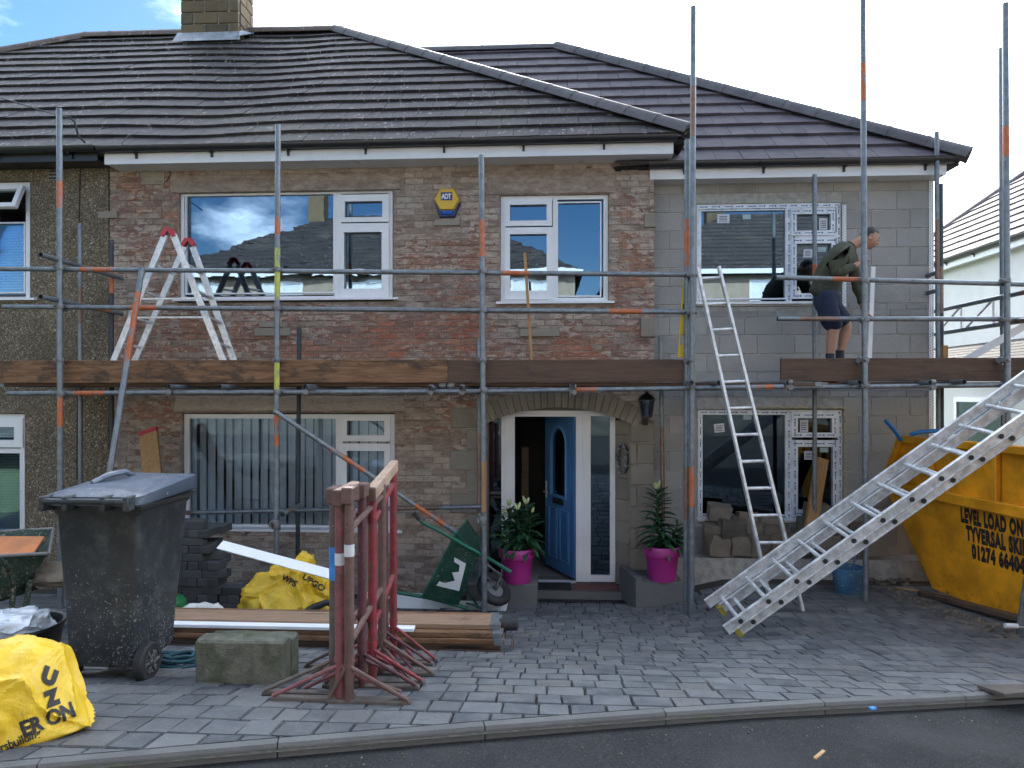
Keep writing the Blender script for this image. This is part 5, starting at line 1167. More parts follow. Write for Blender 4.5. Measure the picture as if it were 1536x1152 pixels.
for s in (-1, 1):
    xw = bx_ + s*.225; ax_ = (1, 0, 0); m = MB(); m.lathe([(.07, -.028), (.098, -.028), (.108, -.018), (.108, .018), (.098, .028), (.07, .028), (.07, .02)], (xw + .0, by_ - .14, bz + .105), 28, ax_, cap=(True, False)); wh = m.build('wheel', M['black'], t, smooth=True)
    m = MB(); m.lathe([(.069, .019), (.064, .026), (.03, .024), (.028, .034), (.012, .036), (.002, .036)], (xw, by_ - .14, bz + .105), 20, (s, 0, 0), cap=(False, True)); m.build('hub', M['bin'], wh, smooth=True)
    for k in range(6):
        a = k*math.pi/3; m = MB(); m.obox((xw + s*.029, by_ - .14 + math.cos(a)*.046, bz + .105 + math.sin(a)*.046), (.004, 0, 0), (0, math.cos(a)*.018, math.sin(a)*.018), (0, -math.sin(a)*.006, math.cos(a)*.006)); m.build('spoke', M['coupler'], wh)
# lid: shallow dome with hanging rim, hinge handle towards the camera
zt = bz + Hb; m = MB(); secs = []
for f, w_, d_, z_ in ((0, .275, .305, -.045), (1, .278, .310, -.04), (2, .278, .310, .006), (3, .262, .295, .014), (4, .22, .25, .026), (5, .16, .18, .032), (6, .05, .06, .034)):
    pts = rrect(bx_, by_ + .005, w_, d_, .045 if w_ > .1 else .02, 0); secs.append([(x, y_, zt + z_ + (.055 if f > 1 else .02)*((y_ - by_)/.31 + 1)*.5 + (.012*math.sin(x*14)*math.sin(y_*11) if f in (3, 4, 5) else 0)) for x, y_, _ in pts])
m.loft(secs).build('lid', M['binlid'], t, smooth=True)
m = MB(); m.tube([(bx_ - .25, by_ - .335, zt - .01), (bx_ - .22, by_ - .35, zt - .012), (bx_ + .22, by_ - .35, zt - .012), (bx_ + .25, by_ - .335, zt - .01)], .017, 10)
for s in (-1, -.45, .45, 1): m.cbox((bx_ + s*.235, by_ - .315, zt - .025), (.018, 0, 0), (0, .045, 0), (0, 0, .04), .006)
m.build('handle_bar', M['bin'], t, smooth=True)
m = MB(); m.tube([(bx_ - .13, by_ - .10, zt + .055), (bx_ - .10, by_ - .02, zt + .085), (bx_ - .05, by_ + .08, zt + .10), (bx_ - .03, by_ + .14, zt + .07)], [.015, .02, .02, .012], 8); m.build('lid_grip', M['binlid'], t, smooth=True)
for s in (-1, 1): m = MB(); m.loft([rrect(bx_ + s*.245, by_ - .0, .018, .27, .01, zt - .075), rrect(bx_ + s*.262, by_ - .0, .022, .295, .01, zt - .05), rrect(bx_ + s*.264, by_, .022, .297, .01, zt - .045)]); m.build('rim', M['bin'], t, smooth=True)

# ================================================================== trestles
def mk_tr(name, col):
    b = NB(name); v = b.coord('world'); n1 = b.noise(v, 12, 5, .65); c = b.mix(b.rng(n1, .3, .7), tuple(x*.7 for x in col), tuple(x*1.2 for x in col))
    c = b.mix(b.rng(b.noise(v, 22, 6, .75), .545, .60), c, (.10, .055, .038)); c = b.mix(b.rng(b.noise(v, 40, 4, .6), .70, .74, 0, .7), c, (.45, .42, .40)); return b.done(c, .6, b.bump(n1, .2, .004))
M['t_pink'] = mk_tr('faded_red_paint', (.20, .065, .075)); M['t_red'] = mk_tr('red_paint', (.20, .022, .028)); M['t_brown'] = mk_tr('rust_brown_paint', (.115, .062, .052)); M['t_maroon'] = mk_tr('maroon_paint', (.085, .024, .032)); M['t_grey'] = mk_tr('worn_brown_paint', (.10, .085, .075))
M['t_blue'] = simple('blue_tape', (.04, .22, .55), .45, .2, 9, bump=.1); M['tape'] = simple('grey_tape', (.55, .56, .58), .5, .1, 9, bump=.2)
def trestle(label, x0, z1, x1, z2, tz1, tz2, mat, beam, r_=.027, wl=.34, wr=.34, rails=True, sq=False, blen=1.0):
    a, b_ = on(x0, z1), on(x1, z2); t = thing('trestle', label, 'trestle', a, 'adjustable builders trestles'); ta, tb = Vector((x0, z1, tz1)), Vector((x1, z2, tz2))
    for p, q in ((a, ta), (b_, tb)):
        m = MB()
        if sq: seg_box(m, p + Vector((0,0,.02)), q, .05, .05, (0, 1, 0))
        else: m.tube([p + Vector((0,0,.02)), q], r_, 14); m.tube([lerp(p, q, .21), lerp(p, q, .235)], r_*1.14, 14)
        m.build('post', M[mat], t, smooth=True)
        m = MB(); zr = .02; m.cbox(p + Vector(((wr-wl)/2, 0, zr)), ((wl+wr)/2 + .015, 0, 0), (0, .02, 0), (0, 0, .011), .004); m.build('foot_bar', M['t_grey'], t)
        for s, w_ in ((-1, wl), (1, wr)):
            m = MB(); m.tube([p + Vector((s*w_, -.012, .035)), lerp(p, q, .19) + Vector((s*.012, -.012, 0))], .0105, 8); m.build('brace', M[mat], t, smooth=True)
            m = MB(); e = p + Vector((s*w_*.72, .19*(1 if p is a else -1), .0)); e.z = g(e.x, e.y) + .02; m.tube([e, lerp(p, q, .16)], .0095, 8); m.build('brace', M[mat], t, smooth=True)
    m = MB(); d = (tb - ta).normalized(); tb2 = lerp(ta, tb, blen); seg_box(m, ta - d*.045 + Vector((0, 0, .035)), tb2 + d*.04 + Vector((0, 0, .035)), .052, .075, (0, 0, 1)); bo = m.build('beam', M[beam], t)
    for p, dd in ((ta, -1), (tb2, 1)): m = MB(); seg_box(m, p + d*dd*.028 + Vector((0, 0, .032)), p + d*dd*.048 + Vector((0, 0, .032)), .057, .084, (0, 0, 1)); m.build('beam_end', M['t_brown'], bo)
    if rails:
        for (f0_, f1_) in ((.86, .94), (.30, .46)): m = MB(); m.tube([lerp(a, ta, f0_), lerp(b_, tb, f1_)], .016, 8); m.build('rail', M[mat], t, smooth=True)
    return t
t = trestle('faded pinkish red trestle nearest the camera, with grey tape round its post', X(510, 3.31), 3.31, X(510, 3.31), 3.95, Zp(755, 3.31), Zp(752, 3.31), 't_pink', 'timber_y', .025, blen=.35)
m = MB(); p = Vector((X(510, 3.31), 3.31, Zp(838, 3.31))); m.tube([p + Vector((0,0,-.03)), p + Vector((0,0,.03))], .0262, 14, cap=False); m.build('tape_wrap', M['tape'], t)
t = trestle('rust brown trestle standing hard against the right of the pink one', X(524, 3.285), 3.285, X(524, 3.285) + .01, 3.9, Zp(752, 3.285), Zp(752, 3.285), 't_brown', 't_brown', .024, .1, .3, blen=.05)
m = MB(); p = Vector((X(524, 3.285), 3.285, Zp(825, 3.285))); m.tube([p + Vector((0,0,-.03)), p + Vector((0,0,.03))], .0252, 14, cap=False); m.build('tape_wrap', M['tape'], t)
t = trestle('worn grey brown trestle with blue tape, leftmost of the trestles', X(500.5, 3.40), 3.40, X(500.5, 3.40) - .02, 4.05, Zp(752, 3.40), Zp(752, 3.40), 't_grey', 't_brown', .022, .36, .1, rails=False, blen=.05)
m = MB(); p = Vector((X(500.5, 3.40), 3.40, Zp(845, 3.40))); m.tube([p + Vector((0,0,-.085)), p + Vector((0,0,.085))], .0235, 14, cap=False); m.build('tape_wrap', M['t_blue'], t)
trestle('dark maroon trestle between the brown and the bright red one', X(543, 3.57), 3.57, X(577, 4.22), 4.22, Zp(745, 3.57), Zp(728, 4.22), 't_maroon', 't_brown', .024, .2, .30, blen=.05)
trestle('bright red trestle with a pale timber top, rightmost of the trestles', X(558.5, 3.68), 3.68, X(590, 4.36), 4.36, Zp(748, 3.68), Zp(708, 4.36), 't_red', 'timber_y', .024, .2, .28)

# ================================================================== stacked boards, block, rope
Yb0 = 4.86; zb0 = g(-1.6, Yb0 + .15) + .012; xr = X(757, 4.9)
for i, (lay, off, y0, mat, lb) in enumerate(((0, .10, 0, 'board_dark', 'bottom board of the stack lying on the drive'), (1, .08, .005, 'board_dark', 'second board from the bottom of the stack on the drive'), (2, -.0, -.01, 'board_tan', 'third board up in the stack on the drive'), (3, -.02, .006, 'board_tan', 'fourth board up in the stack, under the white strip'), (4, -.06, .07, 'timber_y2', 'top board of the stack on the drive, with a pale worn face'))):
    if mat == 'timber_y2': M[mat] = mk_wood('pale_board', (.24, .15, .095), (.33, .22, .15), 'x', (.15, .10, .07))
    z_ = zb0 + lay*.041; board('stacked_board', -3.35 + off, xr + off*.6, Yb0 + y0, Yb0 + y0 + .225, z_, z_ + .038, mat, lb, group='scaffold boards stacked on the drive')
for k in range(3):
    xk = (-2.9, -1.6, -.6)[k]; p0 = Yb0 + .26; board_z = g(xk, p0 + .1); 
t_ = 0
for lay in range(4): z_ = zb0 + lay*.041; board('stacked_board', -3.3, xr - .02 - lay*.015, Yb0 + .245, Yb0 + .465, z_, z_ + .038, 'board_dark' if lay < 3 else 'board_tan', 'brown board in the rear row of the stack on the drive, %s layer' % ('lowest', 'second', 'third', 'uppermost')[lay], group='scaffold boards stacked on the drive')
xs1 = X(622, 4.9); z_ = zb0 + 4*.041; m = MB(); m.cbox(((xs1-3.3)/2, Yb0 + .03, z_ + .012), ((xs1+3.3)/2, 0, 0), (0, .038, 0), (0, 0, .012), .002); m.solo('trim_strip', M['white'], 'long white plastic trim lying along the front of the board stack', 'trim')
c = Vector((X(752, 4.95), 5.03, zb0 + .17)); m = MB(); m.lathe([(.04, 0), (.048, .01), (.048, .13), (.04, .14)], c + Vector((-.02, .0, 0)), 16, (1, 0, .05)); m.solo('pipe_end', M['black'], 'short black plastic pipe lying at the right end of the board stack', 'pipe', smooth=True)
for k, dy in enumerate((0, .125)):
    y_ = 3.60 + dy; x0, x1 = X(291, 3.60), X(424, 3.60); z0 = g((x0+x1)/2, y_ + .05) + .002
    m = MB(); m.cbox(((x0+x1)/2, y_ + .06, z0 + .125 - dy*.0), ((x1-x0)/2, 0, 0), (0, .06, 0), (0, .012*0, .125), .012)
    bm = bmesh.new(); me = m.mesh('concrete_block', M['oldblock']); bm.from_mesh(me); bmesh.ops.subdivide_edges(bm, edges=bm.edges[:], cuts=5, use_grid_fill=True)
    for v in bm.verts: v.co += mnoise.noise_vector(v.co*9)*.006 + mnoise.noise_vector(v.co*30)*.003
    mm = MB(); bm.verts.index_update(); mm.add([v.co for v in bm.verts], [[v.index for v in f.verts] for f in bm.faces]); bm.free(); bpy.data.meshes.remove(me)
    mm.solo('concrete_block', M['oldblock'], ('mossy concrete block in front of the board stack, the front one of two', 'mossy concrete block standing behind the front one by the board stack')[k], 'concrete block', smooth=False)
M['rope'] = simple('blue_rope', (.012, .06, .085), .8, .4, 60, bump=.6)
c = on(X(262, 4.05), 4.1, .0); m = MB(); pts = []
for k in range(120): a = k*.3; rr_ = .13 + .05*math.sin(k*.11); p = Vector((c.x + math.cos(a)*rr_, c.y + math.sin(a)*rr_*.8, 0)); pts.append((p.x, p.y, g(p.x, p.y) + .014 + .018*(k//21)*.6 + .006*math.sin(k)))
m.tube(pts, .0115, 6); m.solo('rope', M['rope'], 'coil of dark blue rope on the setts beside the bin', 'rope', smooth=True)

# ================================================================== paver stack on a pallet
M['paver'] = mk_block('charcoal_paver', [(0, (.040, .043, .046)), (.5, (.056, .059, .062)), (1, (.072, .074, .076))], (.09, .092, .095), .5)
Yp = 6.25; xp0 = X(228, Yp); zp = g(xp0, Yp + .3); M['pallet'] = mk_wood('pallet_wood', (.20, .11, .055), (.28, .17, .09), 'x')
t = thing('pallet', 'wooden pallet under the stack of charcoal pavers', 'pallet', (xp0 + .4, Yp + .35, zp))
for k in range(5): m = MB(); m.box((xp0 - .05, Yp + k*.16, zp + .10), (xp0 + .90, Yp + .1 + k*.16, zp + .12)); m.build('slat', M['pallet'], t)
for k in range(3): m = MB(); m.box((xp0 - .05 + k*.425, Yp - .005, zp + .0), (xp0 + .05 + k*.425, Yp + .745, zp + .099)); m.build('bearer', M['pallet'], t)
m = MB(); m.cbox((0, 0, 0), (.099, 0, 0), (0, .049, 0), (0, 0, .038), .005); PM1 = m.mesh('block_paver', M['paver']); m = MB(); m.cbox((0, 0, 0), (.049, 0, 0), (0, .099, 0), (0, 0, .038), .005); PM2 = m.mesh('block_paver', M['paver'])
ORD = 'first second third fourth fifth sixth seventh eighth ninth tenth eleventh twelfth thirteenth'.split(); rp_ = random.Random(12); right = [.88, .86, .84, .66, .62, .64, .52, .50, .44, .60, .42]
for k, rx in enumerate(right):
    z_ = zp + .12 + .04 + k*.0785
    for rowi in range(2):
        col_ = 0; x = xp0 + (0 if (k+rowi) % 2 else .05); fr_y = Yp + .055 + rowi*(.205 if k % 2 else .11) + (.03*(k/10))
        while x < xp0 + rx - .08 - rowi*.01:
            turn = (k % 2 == 1); wv = .2 if not turn else .1
            o = bpy.data.objects.new('block_paver', PM2 if turn else PM1); COL.objects.link(o); o.location = (x + wv/2, fr_y + (.1 if turn else .05) + rp_.uniform(-.012, .012), z_); o.rotation_euler = (0, 0, rp_.uniform(-.05, .05)); col_ += 1; put(o, None, 'charcoal paver in the stack, %s layer up, %s from the left, %s row' % (ORD[k], ORD[col_-1], ('front', 'rear')[rowi]), 'paver', 'charcoal pavers stacked on the pallet'); x += wv + .004
            if x > xp0 + rx: break

# ================================================================== cloth-like things
def blob(c, size, seed, amp=.18, sub=5, flat=.35, ridge=.10, fn=None, tilt=0, fs=1.5):
    bm = bmesh.new(); bmesh.ops.create_icosphere(bm, subdivisions=sub, radius=1); o = Vector((seed*3.7, seed*1.3, seed*7.1)); c = Vector(c)
    for v in bm.verts:
        p = v.co.copy(); q = p*1.3 + o; r_ = 1 + amp*mnoise.noise(q) + amp*.4*mnoise.noise(q*2.3)
        qq = p*fs + o + mnoise.noise_vector(p*1.7 + o)*.35; d_, _ = mnoise.voronoi(qq); r_ += ridge*.75*math.exp(-(d_[1]-d_[0])*7) - ridge*.5*d_[0]
        d_, _ = mnoise.voronoi(qq*2.6); r_ += ridge*.10*math.exp(-(d_[1]-d_[0])*6) - ridge*.08*d_[0]
        p *= r_; p = Vector((p.x*size[0], p.y*size[1], p.z*size[2]))
        if p.z < -flat*size[2]: p.z = -flat*size[2] + (p.z + flat*size[2])*.06
        if fn: p = fn(p, v.co)
        v.co = c + p
    bm.verts.index_update(); m = MB(); m.add([v.co for v in bm.verts], [[v.index for v in f.verts] for f in bm.faces]); bm.free(); return m
def wrap_text(m_blob, m_txt, s, size, O, X_, Y_, d, off=.004, **k):
    bv = BVHTree.FromPolygons(m_blob.v, m_blob.f); vs, fs = text_mesh(s, size, **k); bm = bmesh.new(); bvs = [bm.verts.new((x, y_, 0)) for x, y_ in vs]
    for f in fs:
        try: bm.faces.new([bvs[i] for i in f])
        except ValueError: pass
    bmesh.ops.triangulate(bm, faces=bm.faces[:])
    for _ in range(2):
        es = [e for e in bm.edges if e.calc_length() > size*.22]
        if es: bmesh.ops.subdivide_edges(bm, edges=es, cuts=1); bmesh.ops.triangulate(bm, faces=[f for f in bm.faces if len(f.verts) > 3])
    O, X_, Y_, d = Vector(O), Vector(X_), Vector(Y_), Vector(d).normalized(); bm.verts.index_update(); pos = []
    for v in bm.verts:
        p = O + X_*v.co.x + Y_*v.co.y; h = bv.ray_cast(p - d*1.5, d); pos.append((h[0] + (h[1] if h[1].dot(d) < 0 else -h[1])*off) if h[0] is not None else None)
    fs = [[v.index for v in f.verts] for f in bm.faces if all(pos[v.index] is not None for v in f.verts)]; bm.free(); m_txt.add([p if p is not None else O for p in pos], fs)
M['bag'] = mk_cloth('yellow_bag', (.72, .47, .03), .4); M['bagw'] = mk_cloth('white_sack', (.62, .62, .58), .6); M['film'] = mk_cloth('pale_plastic_bag', (.55, .60, .66), .25); M['blackpr'] = simple('black_print', (.018, .016, .014), .6, .1, 4, bump=0)
zc0 = g(-2.3, 2.85)
def tipfn(p, n):
    if n.x > .55: s = (n.x - .55)/.45; p = Vector((p.x + .045*s*s, p.y, lerp(p.z, -.10, s*.75)))
    return p
c = Vector((-2.38, 2.84, zc0 + .115)); mbg = blob(c, (.30, .24, .275), 3, .14, 6, .45, .15, tipfn, fs=1.15); t = thing('building_sand_bag', 'bulging yellow builders bag with black lettering at the bottom left corner', 'bag', (c.x, c.y, zc0))
mbg.build('bag', M['bag'], t, smooth=True)
vd = c - Vector((0, 0, EYE)); sl = Vector((.93, 0, .36)).normalized(); up_ = Vector((-.30, 0, .95)).normalized()
for (tx_, sz, px, py, X_, Y_, bo_) in (('ER ON', .088, 34, 1104, sl, up_, .004), ('ersbuilding', .048, -4, 1127, sl, up_, .001), ('U', .095, 60, 1020, Vector((.93, 0, -.36)), Vector((.36, 0, .93)), .008), ('Z', .085, 72, 1060, sl, up_, .008)):
    tx = MB(); wrap_text(mbg, tx, tx_, sz, W(px, py, 2.75), X_, Y_, vd, bold=bo_); tx.build('lettering', M['blackpr'], t, fix=False, kind='stuff' if len(tx_) > 1 else None)
# tub with a plastic bag
M['tub'] = simple('black_tub', (.014, .014, .016), .5, .3, 7, bump=.1, kind='world')
c = on(X(20, 3.75), 3.75, .0); t = thing('rubble_tub', 'black rubber tub behind the yellow bag at the lower left', 'tub', c); m = MB(); m.lathe([(.20, 0), (.255, .27), (.265, .275), (.262, .29), (.245, .285), (.235, .2), (.19, .03)], c, 28); m.build('tub', M['tub'], t, smooth=True)
m = blob(c + Vector((-.03, -.02, .27)), (.21, .19, .10), 8, .25, 5, .8, .25); m.solo('plastic_bag', M['film'], 'crumpled clear plastic bag stuffed in the black tub', 'plastic bag', smooth=True)
# second yellow bag, white sack
c = on(X(432, 6.1), 6.15, .0); 
def slump(p, n): 
    return Vector((p.x + .10*max(0, p.z), p.y, p.z + (.10 if n.z > .5 and n.x > .1 else 0)*(n.z-.5)*2))
mb2 = blob(c + Vector((0, 0, .20)), (.40, .3, .36), 5, .25, 6, .58, .26, slump, fs=1.3); t = thing('building_sand_bag', 'crumpled empty yellow builders bag lying below the white plank', 'bag', c); mb2.build('bag', M['bag'], t, smooth=True)
vd = c + Vector((0,0,.2)) - Vector((0, 0, EYE))
for (tx_, sz, px, py) in (('UPGO', .085, 452, 868), ('WPS', .075, 422, 868)): tx = MB(); wrap_text(mb2, tx, tx_, sz, W(px, py, 6), Vector((.86, 0, -.5)), Vector((.5, 0, .86)), vd, off=.006, bold=.003); tx.build('lettering', M['blackpr'], t, fix=False, kind='stuff')
m = MB(); m.tube([c + Vector(q) for q in ((-.06, -.30, .03), (.05, -.34, .08), (.18, -.33, .16), (.32, -.26, .24), (.42, -.2, .27), (.50, -.15, .22))], [.03, .035, .03, .035, .03, .03], 8); m.build('strap', M['tub'], t, smooth=True)
a, b_ = W(330, 817, 6.0), W(520, 868, 5.75); m = MB(); seg_box(m, a, b_, .10, .012, (0, -.55, .8)); m.solo('trim_strip', M['white'], 'white plastic board lying slantwise across the crumpled yellow bag', 'trim')
m = MB(); p = on(X(451, 5.6), 5.6, .03); m.cbox(p, (.10, .01, 0), (0, .05, 0), (0, 0, .032), .004); m.solo('timber_offcut', M['timber'], 'small tan timber block on the setts below the yellow bag', 'timber')
c = on(X(298, 5.5), 5.5, .09); m = blob(c, (.22, .16, .17), 11, .3, 5, .6, .25); m.solo('sack', M['bagw'], 'crumpled white woven sack on the ground right of the bin', 'sack', smooth=True)
M['greenp'] = simple('green_plastic', (.015, .12, .04), .4, .2, 6, bump=.1); c = on(X(250, 5.7), 5.75, 0); m = MB(); m.lathe([(.10, 0), (.14, .04), (.15, .14), (.14, .24), (.10, .28), (.04, .30), (.035, .33), (.005, .335)], c, 20); m.solo('watering_can', M['greenp'], 'green plastic container mostly hidden behind the bin', 'container', smooth=True)
# leaning board with red edge behind the bin
a, b_ = W(231, 735, 7.3), W(223, 650, 7.55); m = MB(); d = (b_ - a).normalized(); t = thing('leaning_board', 'tan offcut of board with a red top edge leaning behind the bin', 'board', on(W(235, 800, 7.2).x, 7.2))
foot_ = a - d*((a.z - g(a.x, 7.2))/d.z); m = MB(); seg_box(m, foot_, b_, .225, .036, (0, 1, 0)); m.build('plank', M['timber_z'], t); m = MB(); seg_box(m, b_, b_ + d*.05, .228, .04, (0, 1, 0)); m.build('red_end', M['redcap'], t)

# ================================================================== wheelbarrows
M['wbgreen'] = mk_splat('green_barrow_steel', (.008, .055, .036), (.24, .22, .17), .5, .60); M['wbold'] = mk_splat('muddy_barrow_steel', (.010, .030, .020), (.20, .17, .12), .6, .56); M['wbtube'] = mk_splat('green_barrow_tube', (.012, .11, .07), (.26, .24, .19), .45, .66)
t = thing('wheelbarrow', 'green steel wheelbarrow tipped over on its side by the brick wall', 'wheelbarrow', on(W(690, 900, 6.8).x, 6.9))
def tp(*pts): return [W(px, py, Y) for px, py, Y in pts]
for pts in ([(622, 771, 6.55), (634, 784, 6.58), (660, 797, 6.66), (700, 820, 6.74), (740, 842, 6.85), (766, 858, 6.92)], [(560, 880, 6.9), (592, 888, 6.92), (640, 896, 6.95), (680, 906, 6.96), (702, 913, 6.97)]):
    m = MB(); m.tube(tp(*pts), .0195, 10); m.build('handle', M['wbtube'], t, smooth=True)
m = MB(); m.tube([W(621, 770, 6.55), W(629, 779, 6.57)], .023, 10); m.build('grip', M['black'], t)
A, B, C, D = tp((684, 800, 6.72), (634, 894, 6.88), (718, 832, 6.80), (688, 907, 6.93)); dp = Vector((.04, .62, .02)); dq = Vector((.0, .42, .02)); ins = Vector((0, .09, 0))
def sub(a, b_, c_, d_, n=6): return [[lerp(lerp(a, b_, i/n), lerp(d_, c_, i/n), j/n) for j in range(n+1)] for i in range(n+1)]
m = MB()
for quad in ((A, B, D, C), (A + dp, B + dp, D + ins + dq, C + ins + dq), (A, A + dp, C + ins + dq, C), (B, B + dp, D + ins + dq, D), (C, C + ins + dq, D + ins + dq, D)):
    gr = sub(*quad); n = len(gr); vs = [p + mnoise.noise_vector(p*5)*.012 for r_ in gr for p in r_]; m.add(vs, [(i*n+j, i*n+j+1, (i+1)*n+j+1, (i+1)*n+j) for i in range(n-1) for j in range(n-1)])
tray = m.build('tray', M['wbgreen'], t, fix=False); md = tray.modifiers.new('thickness', 'SOLIDIFY'); md.thickness = .006
m = MB(); m.tube([A, B, B + dp, A + dp, A], .011, 8); m.build('tray_rim', M['wbtube'], tray)
# painted white mark on the tray side
fu = (B - A); fv = (C - A); nrm_ = fu.cross(fv).normalized(); nrm_ = nrm_ if nrm_.y < 0 else -nrm_
def FP(u, v): return lerp(lerp(A, B, u), lerp(C, D, u), v) + nrm_*.016
m = MB()
mark = [(.28, .30), (.26, .72), (.74, .86), (.78, .20), (.70, .22), (.70, .38), (.60, .62), (.50, .44), (.44, .62), (.34, .56), (.34, .36)]
m.add([FP(u, v) for u, v in mark], [tuple(range(len(mark)))]); m.build('painted_mark', M['white'], tray, fix=False)
for pts in ([(716, 836, 6.86), (735, 850, 7.0), (752, 868, 7.1), (752, 882, 7.1), (738, 872, 7.1), (722, 858, 7.0)], [(700, 905, 7.05), (712, 908, 7.0), (726, 914, 7.0)], [(690, 868, 6.98), (706, 893, 7.05), (718, 912, 7.1)]):
    m = MB(); m.tube(tp(*pts), .013, 8); m.build('leg', M['coupler'] if len(pts) > 5 else M['wbtube'], t, smooth=True)
c = W(741, 884, 7.05); ax_ = Vector((.50, -.42, .72)).normalized(); a1 = ax_.orthogonal().normalized(); a2 = ax_.cross(a1)
m = MB(); nM, nm = 36, 10; vs = []
for i in range(nM):
    for j in range(nm):
        a, b_ = 2*math.pi*i/nM, 2*math.pi*j/nm; rr_ = .15 + .048*math.cos(b_); lug = .004*(1 if (i % 2) else 0)*max(0, math.cos(b_)); d = a1*math.cos(a) + a2*math.sin(a); vs.append(c + d*(rr_ + lug) + ax_*.048*math.sin(b_))
m.add(vs, [(i*nm+j, ((i+1)%nM)*nm+j, ((i+1)%nM)*nm+(j+1)%nm, i*nm+(j+1)%nm) for i in range(nM) for j in range(nm)]); wl_ = m.build('wheel', M['black'], t, smooth=True)
m = MB(); m.lathe([(.11, -.01), (.10, -.02), (.03, -.02), (.025, -.06), (.02, -.06), (.02, .06), (.025, .06), (.03, .02), (.10, .02), (.11, .01)], c, 20, ax_); m.build('rim', M['coupler'], wl_, smooth=True)
m = MB(); m.tube([c - ax_*.07, c + ax_*.07], .01, 8); m.tube([c + ax_*.06, W(752, 862, 7.05), W(728, 846, 6.95)], .012, 8); m.build('fork', M['coupler'], t, smooth=True)
# white boards on the ground behind it
for k, (a, b_, lb) in enumerate((((585, 868, 7.55), (690, 872, 7.5), 'thin white printed board on the ground behind the tipped wheelbarrow'), ((590, 884, 7.3), (760, 893, 7.2), 'broad white board on the ground under the tipped wheelbarrow'))):
    p, q = W(*a), W(*b_); p.z = g(p.x, p.y) + .03 + .05*(1-k); q.z = g(q.x, q.y) + .03 + .02*(1-k); m = MB(); seg_box(m, p, q, .14 + .06*k, .02, (0, -.2, 1)); m.solo('white_board', M['white'], lb, 'board')
# upright barrow at the left
t = thing('wheelbarrow', 'green wheelbarrow holding an orange board, at the left edge behind the bin', 'wheelbarrow', on(-4.0, 5.1)); z0 = g(-4, 5.1); Zr = lambda y_, Y: EYE - (y_-590)*Y/1000
A, B = W(-90, 838, 4.75), W(74, 830, 4.95); A2, B2 = W(-60, 800, 5.6), W(80, 793, 5.75); bot = [Vector((-4.35, 4.95, z0 + .30)), W(30, 885, 5.0), W(36, 865, 5.5), Vector((-4.3, 5.4, z0 + .30))]
m = MB(); rim = [A, B, B2, A2]
for i in range(4):
    j = (i+1) % 4; gr = sub(rim[i], rim[j], bot[j], bot[i]); n = len(gr); vs = [p + mnoise.noise_vector(p*5)*.01 for r_ in gr for p in r_]; m.add(vs, [(a*n+b_, a*n+b_+1, (a+1)*n+b_+1, (a+1)*n+b_) for a in range(n-1) for b_ in range(n-1)])
m.add(bot, [(0,1,2,3)]); tray = m.build('tray', M['wbold'], t, fix=False); md = tray.modifiers.new('thickness', 'SOLIDIFY'); md.thickness = .006
m = MB(); m.tube(rim + [A], .013, 8); m.build('tray_rim', M['coupler'], tray)
for pts in ([W(-30, 815, 4.5), W(12, 850, 4.75), W(20, 880, 4.9), on(W(15, 900, 4.9).x, 4.9, .02)], [W(45, 870, 4.95), on(W(32, 950, 4.95).x, 4.95, .02)]): m = MB(); m.tube(pts, .02, 8); m.build('leg', M['wbold'], t, smooth=True)
c = Vector((-4.1, 5.75, g(-4.1, 5.75) + .2)); m = MB(); m.lathe([(.1, -.04), (.18, -.04), (.2, -.02), (.2, .02), (.18, .04), (.1, .04)], c, 24, (1, 0, 0)); m.build('wheel', M['black'], t, smooth=True)
m = MB(); seg_box(m, W(-70, 822, 5.0) + Vector((0, 0, .0)), W(56, 822, 5.15), .26, .02, (0, -.5, .85)); m.solo('orange_board', simple('orange_ply', (.42, .15, .05), .7, .2, 8), 'orange board lying in the left wheelbarrow', 'board')
m = blob(Vector((-3.95, 5.25, z0 + .47)), (.36, .26, .10), 21, .2, 4, .5, .15); m.solo('rubble_heap', M['rubble'], 'heap of brown spoil in the left wheelbarrow', 'spoil')

# ================================================================== right side: rubble stones, post, bucket, skip
def stone_mesh(seed, sub=2):
    r_ = random.Random(seed); bm = bmesh.new(); bmesh.ops.create_cube(bm, size=1); bmesh.ops.subdivide_edges(bm, edges=bm.edges[:], cuts=3, use_grid_fill=True); o = Vector((seed*2.1, seed*.7, seed))
    for v in bm.verts:
        p = v.co; q = p.normalized()*.62; v.co = lerp(p, q, .16) + mnoise.noise_vector(p*1.9 + o)*.10 + mnoise.noise_vector(p*6 + o)*.035
    m = MB(); bm.verts.index_update(); m.add([v.co for v in bm.verts], [[v.index for v in f.verts] for f in bm.faces]); bm.free(); return m.mesh('rubble_stone', M['rubble'])
SMs = [stone_mesh(i+1) for i in range(9)]
stones = [(1078, 834, 40, 32, 7.68), (1112, 833, 34, 30, 7.66), (1138, 832, 38, 34, 7.66), (1172, 830, 36, 32, 7.66), (1070, 806, 28, 24, 7.70), (1097, 803, 44, 30, 7.68), (1134, 806, 32, 26, 7.72), (1160, 806, 40, 22, 7.70), (1079, 778, 34, 24, 7.72), (1120, 787, 30, 22, 7.78), (1155, 792, 36, 20, 7.76), (1206, 832, 38, 34, 7.66), (1240, 830, 34, 30, 7.66), (1215, 800, 34, 28, 7.7), (1225, 778, 34, 26, 7.72), (1250, 800, 38, 26, 7.72), (1282, 828, 40, 30, 7.66), (1262, 775, 36, 18, 7.75), (1310, 832, 34, 24, 7.66), (1290, 800, 36, 18, 7.72)]
zpl = W(1150, 838, YE - .3).z
